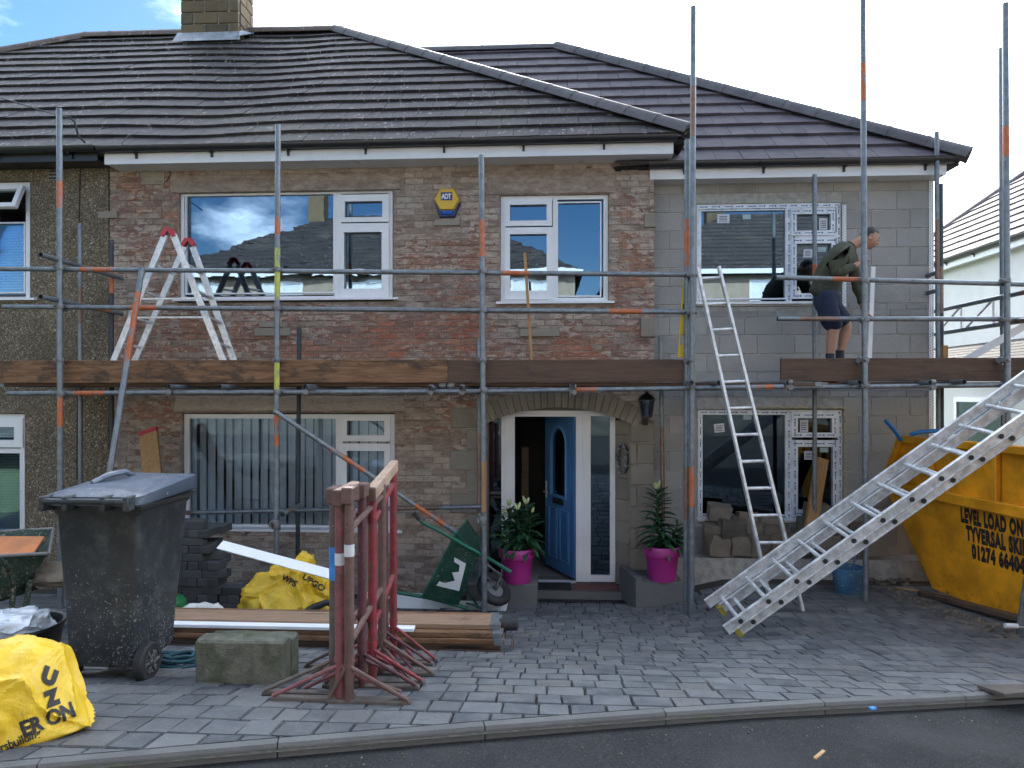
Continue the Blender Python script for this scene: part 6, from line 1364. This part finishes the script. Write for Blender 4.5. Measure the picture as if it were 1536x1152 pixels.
for k, (px, yb_, w_, h_, Y) in enumerate(stones):
    p = W(px, yb_, Y + .36); o = bpy.data.objects.new('rubble_stone', SMs[k % 9]); COL.objects.link(o); Y2 = Y + .36; sc = Y2/1000; h2 = h_*sc*.98
    z = max(p.z, zpl) + h2/2 if yb_ > 825 else p.z + h2*.42
    o.location = (p.x, Y2, z); o.scale = (w_*sc*.95, .18, h2*.95); o.rotation_euler = (r5.uniform(-.15, .15), r5.uniform(-.12, .12), r5.uniform(-.3, .3))
    grp = px < 1190; rows = ('bottom row, first from the left', 'bottom row, second from the left', 'bottom row, third from the left', 'bottom row, fourth from the left', 'middle row, first from the left', 'middle row, second and broadest', 'middle row, third from the left', 'middle row, rightmost', 'topmost at the left', 'top, middle', 'top, rightmost', 'bottom, leftmost', 'bottom, second from the left', 'left of the post foot', 'just under the post', 'right of the post, middle height', 'bottom, third from the left', 'flat one on top at the right', 'bottom, rightmost near the skip', 'flat one right of the bucket top')
    put(o, None, ('rubble stone of the left pile behind the ladder, ' if grp else 'rubble stone of the right heap by the post, ') + rows[k], 'stone', 'rubble stones left of the post' if grp else 'rubble stones around the post')
a, b_ = W(1214, 800, 7.85), W(1233, 688, 8.08); m = MB(); seg_box(m, a, b_, .14, .07, (0, 1, 0)); m.solo('timber_post', M['timber_z'], 'sawn timber post leaning against the lower new window among the stones', 'post')
# bucket
M['bucket'] = mk_splat('blue_bucket', (.05, .15, .27), (.33, .36, .38), .5, .56)
c = G(1272, 890); t = thing('bucket', 'dirty blue builders bucket on the drive behind the long ladder', 'bucket', c); m = MB(); m.lathe([(.125, 0), (.13, .01), (.16, .255), (.17, .26), (.172, .285), (.162, .287), (.155, .25), (.125, .02)], c, 30); m.build('pail', M['bucket'], t, smooth=True)
m = MB(); m.tube([c + Vector((math.cos(a)*.172, -.03 - .03*math.sin(a), .27 - .07*math.sin(a))) for a in [math.pi*k/14 for k in range(15)]], .0035, 5); m.build('handle', M['galv'], t)
m = MB(); m.tube([c + Vector((.05, 0, .05)), c + Vector((.10, .06, .44))], .012, 6); m.solo('float_handle', M['bucket'], 'tool handle standing in the blue bucket', 'tool')
# skip
M['skip'] = mk_splat('yellow_skip_paint', (.72, .30, .012), (.15, .08, .03), .45, .69, low=(.35, .80), sc=22, du=.10); M['skipdark'] = simple('skip_inside', (.20, .11, .02), .7, .3, 5)
O = Vector((3.86, 7.9, .375)); sdir = Vector((.168, -.986, 0)).normalized(); wdir = Vector((.986, .168, 0)).normalized()
def SK(s, h, w_=0): return O + sdir*s + wdir*w_ + Vector((0, 0, h))
t = thing('skip', 'large yellow waste skip with black stencilled lettering at the right edge of the drive', 'skip', SK(1.8, 0, .9)); WS = 1.75; L1 = 3.75
prof_lo = [(.70, 0), (L1-.7, 0), (L1, 1.0), (0, 1.0)]; prof_hi = [(0.02, 1.0), (L1-.02, 1.0), (L1-.3, 1.54), (.28, 1.54)]
for w_, nm in ((0, 'near'), (WS, 'far')):
    m = MB(); m.prism([SK(s, h, w_ + .05 - .05*h) for s, h in prof_lo], wdir*(.012 if w_ == 0 else -.012)); sp = m.build('side_panel', M['skip'], t)
    m = MB(); m.prism([SK(s, h, w_ + (.03 if w_ == 0 else -.03)) for s, h in prof_hi], wdir*(.01 if w_ == 0 else -.01)); m.build('upper_panel', M['skip'], t)
    sg = -1 if w_ == 0 else 1
    m = MB(); seg_box(m, SK(-.01, 1.0, w_ + sg*.01), SK(L1+.01, 1.0, w_ + sg*.01), .085, .11, (0, 0, 1)); m.build('waist_rail', M['skip'], t)
    m = MB(); seg_box(m, SK(.26, 1.54, w_ + sg*.0), SK(L1-.26, 1.54, w_ + sg*.0), .08, .08, (0, 0, 1)); m.build('top_rail', M['skip'], t)
    m = MB(); seg_box(m, SK(.02, 1.03, w_), SK(.29, 1.53, w_), .075, .07, wdir); seg_box(m, SK(L1-.02, 1.03, w_), SK(L1-.29, 1.53, w_), .075, .07, wdir); m.build('end_rail', M['skip'], t)
    for s in (.75, 1.55, 2.35, 3.0): m = MB(); seg_box(m, SK(s, 1.03, w_ + sg*.004), SK(s, 1.51, w_ + sg*.004), .06, .055, wdir); m.build('stiffener', M['skip'], t)
for (s0, h0, s1, h1) in ((.70, 0, 0, 1.0), (L1-.7, 0, L1, 1.0)):
    m = MB(); m.prism([SK(s0, h0, .05), SK(s1, h1, 0), SK(s1, h1, WS), SK(s0, h0, WS-.05)], sdir*(.012 if s0 < 1 else -.012)); m.build('end_panel', M['skip'], t)
m = MB(); m.prism([SK(.7, 0, .05), SK(L1-.7, 0, .05), SK(L1-.7, 0, WS-.05), SK(.7, 0, WS-.05)], (0, 0, .02)); m.build('floor', M['skipdark'], t)
for k, (tx_, sz, s0, h0, sxx) in enumerate((('LEVEL LOAD ONLY', .185, 1.13, .79, .45), ('TYVERSAL SKIPS', .185, 1.19, .625, .475), ('01274 664044', .18, 1.25, .46, .53))):
    O2 = SK(s0, h0, .05 - .05*h0 - .004); m = MB(); flat_text(m, tx_, sz, O2, sdir, Vector((0, 0, 1)) - wdir*.05, bold=.013, sx=sxx, spacing=1.16); m.build('lettering', M['blackpr'], t, fix=False, kind='stuff')
m = MB(); a, b_ = SK(.62, -.06, -.02), SK(L1-.6, -.02, -.02); seg_box(m, Vector((a.x, a.y, g(a.x, a.y) + .03)), Vector((b_.x, b_.y, g(b_.x, b_.y) + .02)), .09, .05, (0, 0, 1)); m.solo('bearer', M['board_dark'], 'dark timber bearer lying along the bottom edge of the skip', 'timber')
m = blob(SK(1.9, 1.05, .9), (1.5, .75, .36), 31, .2, 4, .6, .2); m.v = [SK(1.9, 1.05, .9) + sdir*(p.x - SK(1.9,1.05,.9).x) + wdir*(p.y - SK(1.9,1.05,.9).y) + Vector((0,0,p.z - SK(1.9,1.05,.9).z)) for p in m.v]; m.solo('rubble_heap', M['rubble'], 'mixed rubble heaped inside the yellow skip', 'rubble', kind=None)
M['bluepipe'] = simple('blue_pipe', (.02, .17, .42), .4, .1, 5, bump=.05)
m = MB(); m.tube([W(1328, 630, 7.5), W(1340, 643, 7.5), W(1352, 660, 7.55)], .022, 10); m.solo('blue_pipe', M['bluepipe'], 'short blue water pipe end poking up from the corner of the skip', 'pipe', smooth=True)
m = MB(); m.tube([W(1366, 652, 7.4), W(1378, 648, 7.35), W(1400, 646.5, 7.3), W(1425, 647, 7.25), W(1450, 651, 7.2)], .022, 10); m.solo('blue_pipe', M['bluepipe'], 'long bent blue water pipe lying over the rim of the skip', 'pipe', smooth=True)
# prop foot at the right edge
c = G(1530, 955); t = thing('metal_stand', 'grey metal stand with a white clip at the right edge beside the skip', 'stand', c); m = MB(); seg_box(m, c + Vector((0, 0, .002)), c + Vector((.05, -.02, .5)), .06, .03, (0, 1, 0)); m.build('leg', M['galv'], t); m = MB(); m.tube([c + Vector((-.12, 0, .09)), c + Vector((.02, 0, .085))], .02, 8); m.build('clip', M['upvc'], t)
# plate at the kerb, twigs, litter, gravel
pts = [G(1466, 1036), G(1536, 1034), G(1580, 1043), G(1508, 1050)]; m = MB(); m.prism([p + Vector((0, 0, .014)) for p in pts], (0, 0, .018)); m.solo('metal_plate', simple('rusty_plate', (.085, .07, .058), .8, .3, 9, bump=.4, dirt=(.2, .12, .06), kind='world'), 'flat rusty plate lying over the kerb at the right', 'plate')
rr = random.Random(9)
def twig(a, b_, r_, mat, label, cat='stick'): m = MB(); seg_box(m, a, b_, r_*2.2, r_, (0, 0, 1)); m.solo('wood_splinter', M[mat], label, cat)
twig(G(1342, 884) + Vector((0, 0, .02)), G(1425, 897) + Vector((0, 0, .022)), .014, 'timber', 'thin tan lath lying on the setts beside the skip')
def RD(px, py): d = ray(px, py); s = (EYE - .925)/-d.z; return Vector((0, 0, EYE)) + d*s
a, b_ = RD(1222, 1145), RD(1236, 1135); twig(Vector((a.x, a.y, .945)), Vector((b_.x, b_.y, .95)), .006, 'timber', 'orange wood splinter lying on the road')
m = MB(); p = RD(1309, 1072); m.obox((p.x, p.y, p.z + .03), (.014, .004, 0), (-.003, .01, 0), (0, 0, .004)); m.solo('litter', M['t_blue'], 'small bright blue scrap on the road by the kerb', 'litter')
m = blob(G(1034, 864) + Vector((0, 0, .03)), (.05, .04, .03), 41, .3, 3, .7, .3); m.solo('litter', M['film'], 'crumpled silver wrapper beside the right pink pot', 'litter'); m = blob(G(1043, 860) + Vector((0, 0, .05)), (.025, .02, .06), 43, .3, 3, .8, .3); m.solo('litter', M['bagw'], 'small upright white scrap next to the silver wrapper', 'litter')
# loose debris: grit and chips on the drive edge and the road
deb = MB()
def chip(p, s):
    deb.cr = rr.random(); ax_ = Vector((rr.uniform(-1, 1), rr.uniform(-1, 1), rr.uniform(-.2, .2))).normalized()*s; ay_ = Vector((-ax_.y, ax_.x, 0))*rr.uniform(.4, .8); deb.obox(p, ax_, ay_, Vector((0, 0, s*.4)))
for k in range(260):
    px = rr.uniform(1330, 1530); py = lerp(880, 950, (px-1330)/200) + abs(rr.gauss(0, 9)); p = G(px, py); chip(p + Vector((0, 0, .014)), rr.uniform(.005, .02))
for k in range(160):
    px = rr.uniform(1300, 1370); p = G(px, rr.uniform(856, 880)); chip(p + Vector((0, 0, .016)), rr.uniform(.006, .025))
for k in range(120):
    px = rr.uniform(600, 1240); p = G(px, rr.uniform(895, 1000)); chip(p + Vector((0, 0, .012)), rr.uniform(.002, .006))
deb.build('debris', M['rubble'], kind='stuff')
gr_ = MB()
for k in range(110):
    t_k = rr.uniform(.6, 6.5); q = kp(t_k, -.10 - abs(rr.gauss(0, .10))); d0 = Vector((q.x, q.y)); off = -.10
    z = lerp(kg(kp(t_k, 0)) - .055 + .02*min(1, -((d0 - KA).dot(KN))), .93, sm(.1, 2.2, -((d0 - KA).dot(KN)))); deb2 = gr_; gr_.cr = rr.random(); s = rr.uniform(.001, .004); gr_.obox((q.x, q.y, z + s*.5 + .004), (s, 0, 0), (0, s*rr.uniform(.5, 1.5), 0), (0, 0, s*.5))
gr_.build('grit', M['rubble'], kind='stuff')

# ================================================================== the man on the scaffold
def skin(name, nodes, edges, mat, parent, sub=2, root=None):
    names = list(nodes); idx = {k: i for i, k in enumerate(names)}; o0 = org(parent)
    me = bpy.data.meshes.new(name); me.from_pydata([Vector(nodes[k][0]) - o0 for k in names], [(idx[a], idx[b_]) for a, b_ in edges], [])
    o = bpy.data.objects.new(name, me); COL.objects.link(o); md = o.modifiers.new('skin', 'SKIN'); md.use_smooth_shade = True; o.modifiers.new('sub', 'SUBSURF').levels = sub
    sv = me.skin_vertices[0].data
    for k in names:
        r_ = nodes[k][1]; sv[idx[k]].radius = r_ if isinstance(r_, tuple) else (r_, r_)
    sv[idx[root or names[0]]].use_root = True
    bpy.context.view_layer.update(); ev = bpy.data.meshes.new_from_object(o.evaluated_get(bpy.context.evaluated_depsgraph_get())); bpy.data.objects.remove(o); bpy.data.meshes.remove(me)
    ev.materials.clear(); ev.materials.append(mat); ev.polygons.foreach_set('use_smooth', [True]*len(ev.polygons)); ev.name = name
    o = bpy.data.objects.new(name, ev); COL.objects.link(o); o.parent = parent; ORG[o.name] = o0; return o
YW = 7.42; Q = lambda px, py, dy=0: W(px, py, YW + dy)
M['skinm'] = simple('skin', (.36, .19, .125), .55, .12, 9, bump=.05); M['hair'] = simple('black_hair', (.012, .010, .009), .6, .3, 60, bump=.4); M['green'] = simple('olive_sweatshirt', (.060, .062, .040), .9, .18, 11, bump=.5, kind='world', bd=.012); M['navy'] = simple('navy_shorts', (.012, .019, .048), .9, .2, 12, bump=.5, kind='world', bd=.01); M['sock'] = simple('dark_sock', (.03, .035, .05), .9, .2, 30, bump=.3); M['boot'] = simple('tan_boot', (.10, .07, .045), .7, .2, 12, bump=.3)
man = thing('person', 'man in an olive sweatshirt and navy shorts bending forward on the scaffold platform', 'person', Vector((Q(1250, 560).x, YW, zdeck)))
zf_ = zdeck + .05; nA_, fA_ = Q(1245, 538, -.09), Q(1260, 533, .10)
def dn(p, dx=0): return Vector((p.x + dx, p.y, zf_))
body = {'pel': (Q(1235, 444), .08), 'nh': (Q(1236, 456, -.08), .085), 'nk': (Q(1251, 494, -.09), .062), 'nc': (Q(1247, 510, -.09), .06), 'na': (nA_, .037), 'nt': (dn(nA_), .035), 'fh': (Q(1246, 455, .09), .085), 'fk': (Q(1271, 489, .10), .06), 'fc': (Q(1266, 506, .10), .058), 'fa': (fA_, .036), 'ft': (dn(fA_), .034),
        'wai': (Q(1242, 415), .08), 'chest': (Q(1258, 386), .085), 'neck0': (Q(1277, 369), .06), 'neck': (Q(1286, 364), .054), 'skull': (Q(1298, 357), .06),
        'ns': (Q(1262, 384, -.15), .04), 'ne': (Q(1251, 408, -.23), .036), 'nw': (Q(1284, 398, -.16), .032), 'nhand': (Q(1289, 394, -.13), .03), 'fs': (Q(1274, 385, .15), .04), 'fe': (Q(1284, 428, .20), .036), 'fw': (Q(1295, 462, .16), .03), 'fhand': (Q(1298, 470, .15), .03)}
be = [('pel','nh'),('nh','nk'),('nk','nc'),('nc','na'),('na','nt'),('pel','fh'),('fh','fk'),('fk','fc'),('fc','fa'),('fa','ft'),('pel','wai'),('wai','chest'),('chest','neck0'),('neck0','neck'),('neck','skull'),('chest','ns'),('ns','ne'),('ne','nw'),('nw','nhand'),('chest','fs'),('fs','fe'),('fe','fw'),('fw','fhand')]
bo = skin('body', body, be, M['skinm'], man)
bo.data.materials.append(M['green']); bo.data.materials.append(M['navy'])
for p in bo.data.polygons:                 # cloth covers the trunk and the sleeves
    c_ = p.center + org(man); k_ = min(body, key=lambda q: (body[q][0] - c_).length); p.material_index = 1 if k_ in ('wai', 'chest', 'ns', 'ne', 'fs', 'fe') else 2 if k_ in ('pel', 'nh', 'fh') else 0
# head: profile looking to the right and down
hc_ = Q(1303.5, 357); pit = R(26); fx, fz = Vector((math.cos(pit), 0, -math.sin(pit))), Vector((math.sin(pit), 0, math.cos(pit))); HY = Vector((0, 1, 0))
bm = bmesh.new(); bmesh.ops.create_uvsphere(bm, u_segments=32, v_segments=24, radius=1)
def gs(x, m_, s): return math.exp(-((x-m_)/s)**2)
hv = []
for v in bm.verts:
    x, y_, z = v.co; X_, Y_, Z_ = x*.098, y_*.075, z*.118
    if z < 0: Y_ *= 1 - .28*(-z)**1.5; X_ = X_*(1 - .12*(-z)) + .012*(-z)
    if x > 0:
        c_ = gs(y_, 0, .16); X_ += .030*c_*gs(z, -.14, .13)*x + .012*c_*gs(z, .02, .1)*x; X_ += .008*gs(abs(y_), .28, .16)*gs(z, .16, .07)*x; X_ -= .012*gs(abs(y_), .34, .13)*gs(z, .04, .08)*x
        X_ += .010*gs(y_, 0, .25)*gs(z, -.44, .05)*x + .010*gs(y_, 0, .25)*gs(z, -.56, .05)*x - .007*gs(y_, 0, .25)*gs(z, -.50, .03)*x; X_ += .014*gs(y_, 0, .3)*gs(z, -.8, .14)
    hv.append(hc_ + fx*X_ + HY*Y_ + fz*Z_)
bm.verts.index_update(); hf = [[v.index for v in f.verts] for f in bm.faces]; nrm0 = [v.co.copy() for v in bm.verts]; bm.free()
m = MB(); m.add(hv, hf); m.build('head', M['skinm'], man, smooth=True)
m = MB(); keep = [f for f in hf if all((nrm0[i].z > .42 - .0*nrm0[i].x and not (nrm0[i].x > .62 and nrm0[i].z < .66)) or (nrm0[i].x < -.05 and nrm0[i].z > -.28 - .2*nrm0[i].x) or (nrm0[i].x < .12 and nrm0[i].z > .08) for i in f)]
m.add([hc_ + (p - hc_)*(1.045 if nrm0[i].z > .3 else 1.02) for i, p in enumerate(hv)], keep); m.build('hair', M['hair'], man, smooth=True)
for s in (-1, 1):
    c_ = hc_ + fx*-.008 + HY*s*.073 + fz*-.008; m = MB(); m.lathe([(.002, -.008), (.022, -.006), (.027, .004), (.02, .01), (.012, .004), (.002, .002)], c_, 14, HY*s + fx*-.3); m.v = [c_ + (p - c_) + fz*((p - c_).dot(fz)*.35) for p in m.v]; m.build('ear', M['skinm'], man, smooth=True)
    e_ = hc_ + fx*.083 + HY*s*.028 + fz*.006; m = MB(); m.lathe([(.002, -.009), (.009, -.005), (.0115, 0), (.009, .005), (.002, .009)], e_, 10, fz); m.build('eye', M['hair'], man, smooth=True); m = MB(); m.tube([hc_ + fx*.086 + HY*s*.012 + fz*.026, hc_ + fx*.087 + HY*s*.03 + fz*.031, hc_ + fx*.077 + HY*s*.05 + fz*.026], .0045, 6); m.build('eyebrow', M['hair'], man)
m = MB(); m.tube([hc_ + fx*.088 + HY*y_*.01 + fz*-.059 for y_ in (-2, -1, 0, 1, 2)], .004, 6); m.build('mouth', simple('lips', (.25, .09, .07), .5, .1, 9, bump=0), man)
# hands: palm with five fingers
def hand(c_, d, pn, side, nm, curl):
    d, pn = Vector(d).normalized(), Vector(pn).normalized(); sd_ = d.cross(pn).normalized()*side; n = {'w': (c_ - d*.03, .024), 'p': (c_ + d*.03, (.032, .022))}; e = [('w', 'p')]
    for k, (o, L_) in enumerate(((-.030, .068), (-.010, .078), (.010, .073), (.029, .058))):
        b0 = c_ + d*.055 + sd_*o; n['a%d' % k] = (b0, .0105); d1 = (d*math.cos(curl) + pn*math.sin(curl)); d2 = (d*math.cos(curl*2.1) + pn*math.sin(curl*2.1)); n['b%d' % k] = (b0 + d1*L_*.5, .0092); n['c%d' % k] = (b0 + d1*L_*.5 + d2*L_*.5, .008); e += [('p', 'a%d' % k), ('a%d' % k, 'b%d' % k), ('b%d' % k, 'c%d' % k)]
    tb = c_ + d*.005 - sd_*.034; n['t0'] = (tb, .012); n['t1'] = (tb - sd_*.022 + d*.028 + pn*.012, .0105); n['t2'] = (tb - sd_*.018 + d*.055 + pn*.03, .009); e += [('w', 't0'), ('t0', 't1'), ('t1', 't2')]
    skin('hand', n, e, M['skinm'], man)
hand(Q(1289, 393, -.13), (.75, .1, .65), (.6, .25, -.7), 1, 'near', .75); hand(Q(1298, 471, .15), (.35, .0, -.94), (.9, .1, .35), -1, 'far', .7)
# clothes
sw = {'wai00': (Q(1233, 449), (.125, .165)), 'wai0': (Q(1237, 436), (.14, .17)), 'wai': (Q(1243, 415), (.135, .165)), 'chest': (Q(1257, 388), (.15, .19)), 'neck0': (Q(1275, 371), (.088, .10)), 'neck': (Q(1280.5, 368), .07),
      'ns': (Q(1261, 383, -.18), .10), 'ne0': (Q(1256, 396, -.215), .072), 'ne': (Q(1251, 409, -.235), .066), 'nf': (Q(1267, 404, -.205), .054), 'nw': (Q(1283, 398.5, -.165), .042), 'fs': (Q(1274, 385, .18), .10), 'fe0': (Q(1281, 405, .20), .068), 'fe': (Q(1285, 428, .205), .06), 'fw': (Q(1294, 459, .165), .04)}
se = [('wai00','wai0'),('wai0','wai'),('wai','chest'),('chest','neck0'),('neck0','neck'),('chest','ns'),('ns','ne0'),('ne0','ne'),('ne','nf'),('nf','nw'),('chest','fs'),('fs','fe0'),('fe0','fe'),('fe','fw')]
so = skin('sweatshirt', sw, se, M['green'], man, 2, 'chest')
for v in so.data.vertices: v.co += mnoise.noise_vector(v.co*9)*.018 + mnoise.noise_vector(v.co*22)*.008
sh = {'wa': (Q(1236, 432), (.12, .15)), 'pel': (Q(1236, 449), (.125, .15)), 'nh': (Q(1239, 460, -.085), .108), 'nm': (Q(1247, 479, -.09), .108), 'nk': (Q(1252.5, 498, -.09), .104), 'fh': (Q(1249, 460, .09), .10), 'fm': (Q(1260, 475, .10), .10), 'fk': (Q(1270, 489, .10), .096)}
sho = skin('shorts', sh, [('wa','pel'),('pel','nh'),('nh','nm'),('nm','nk'),('pel','fh'),('fh','fm'),('fm','fk')], M['navy'], man, 2, 'pel')
for v in sho.data.vertices: v.co += mnoise.noise_vector(v.co*9)*.014 + mnoise.noise_vector(v.co*24)*.006
for p in (nA_, fA_):
    q = Q(0, 0); m = MB(); m.lathe([(.041, -.10), (.044, 0), (.045, .045), (.046, .055), (.040, .056)], p, 14); m.build('sock', M['sock'], man, smooth=True)
    b0 = dn(p); m = MB(); secs = []
    for f, w_, h_ in ((-.075, .03, .06), (-.05, .04, .10), (0, .042, .10), (.07, .044, .075), (.14, .046, .055), (.19, .035, .04), (.205, .01, .02)): secs.append([(b0.x + f, b0.y + w_*math.cos(a), zdeck + .001 + max(0, h_*.5 + h_*.5*math.sin(a))) for a in [2*math.pi*k/12 for k in range(12)]])
    m.loft(secs).build('boot', M['boot'], man, smooth=True)
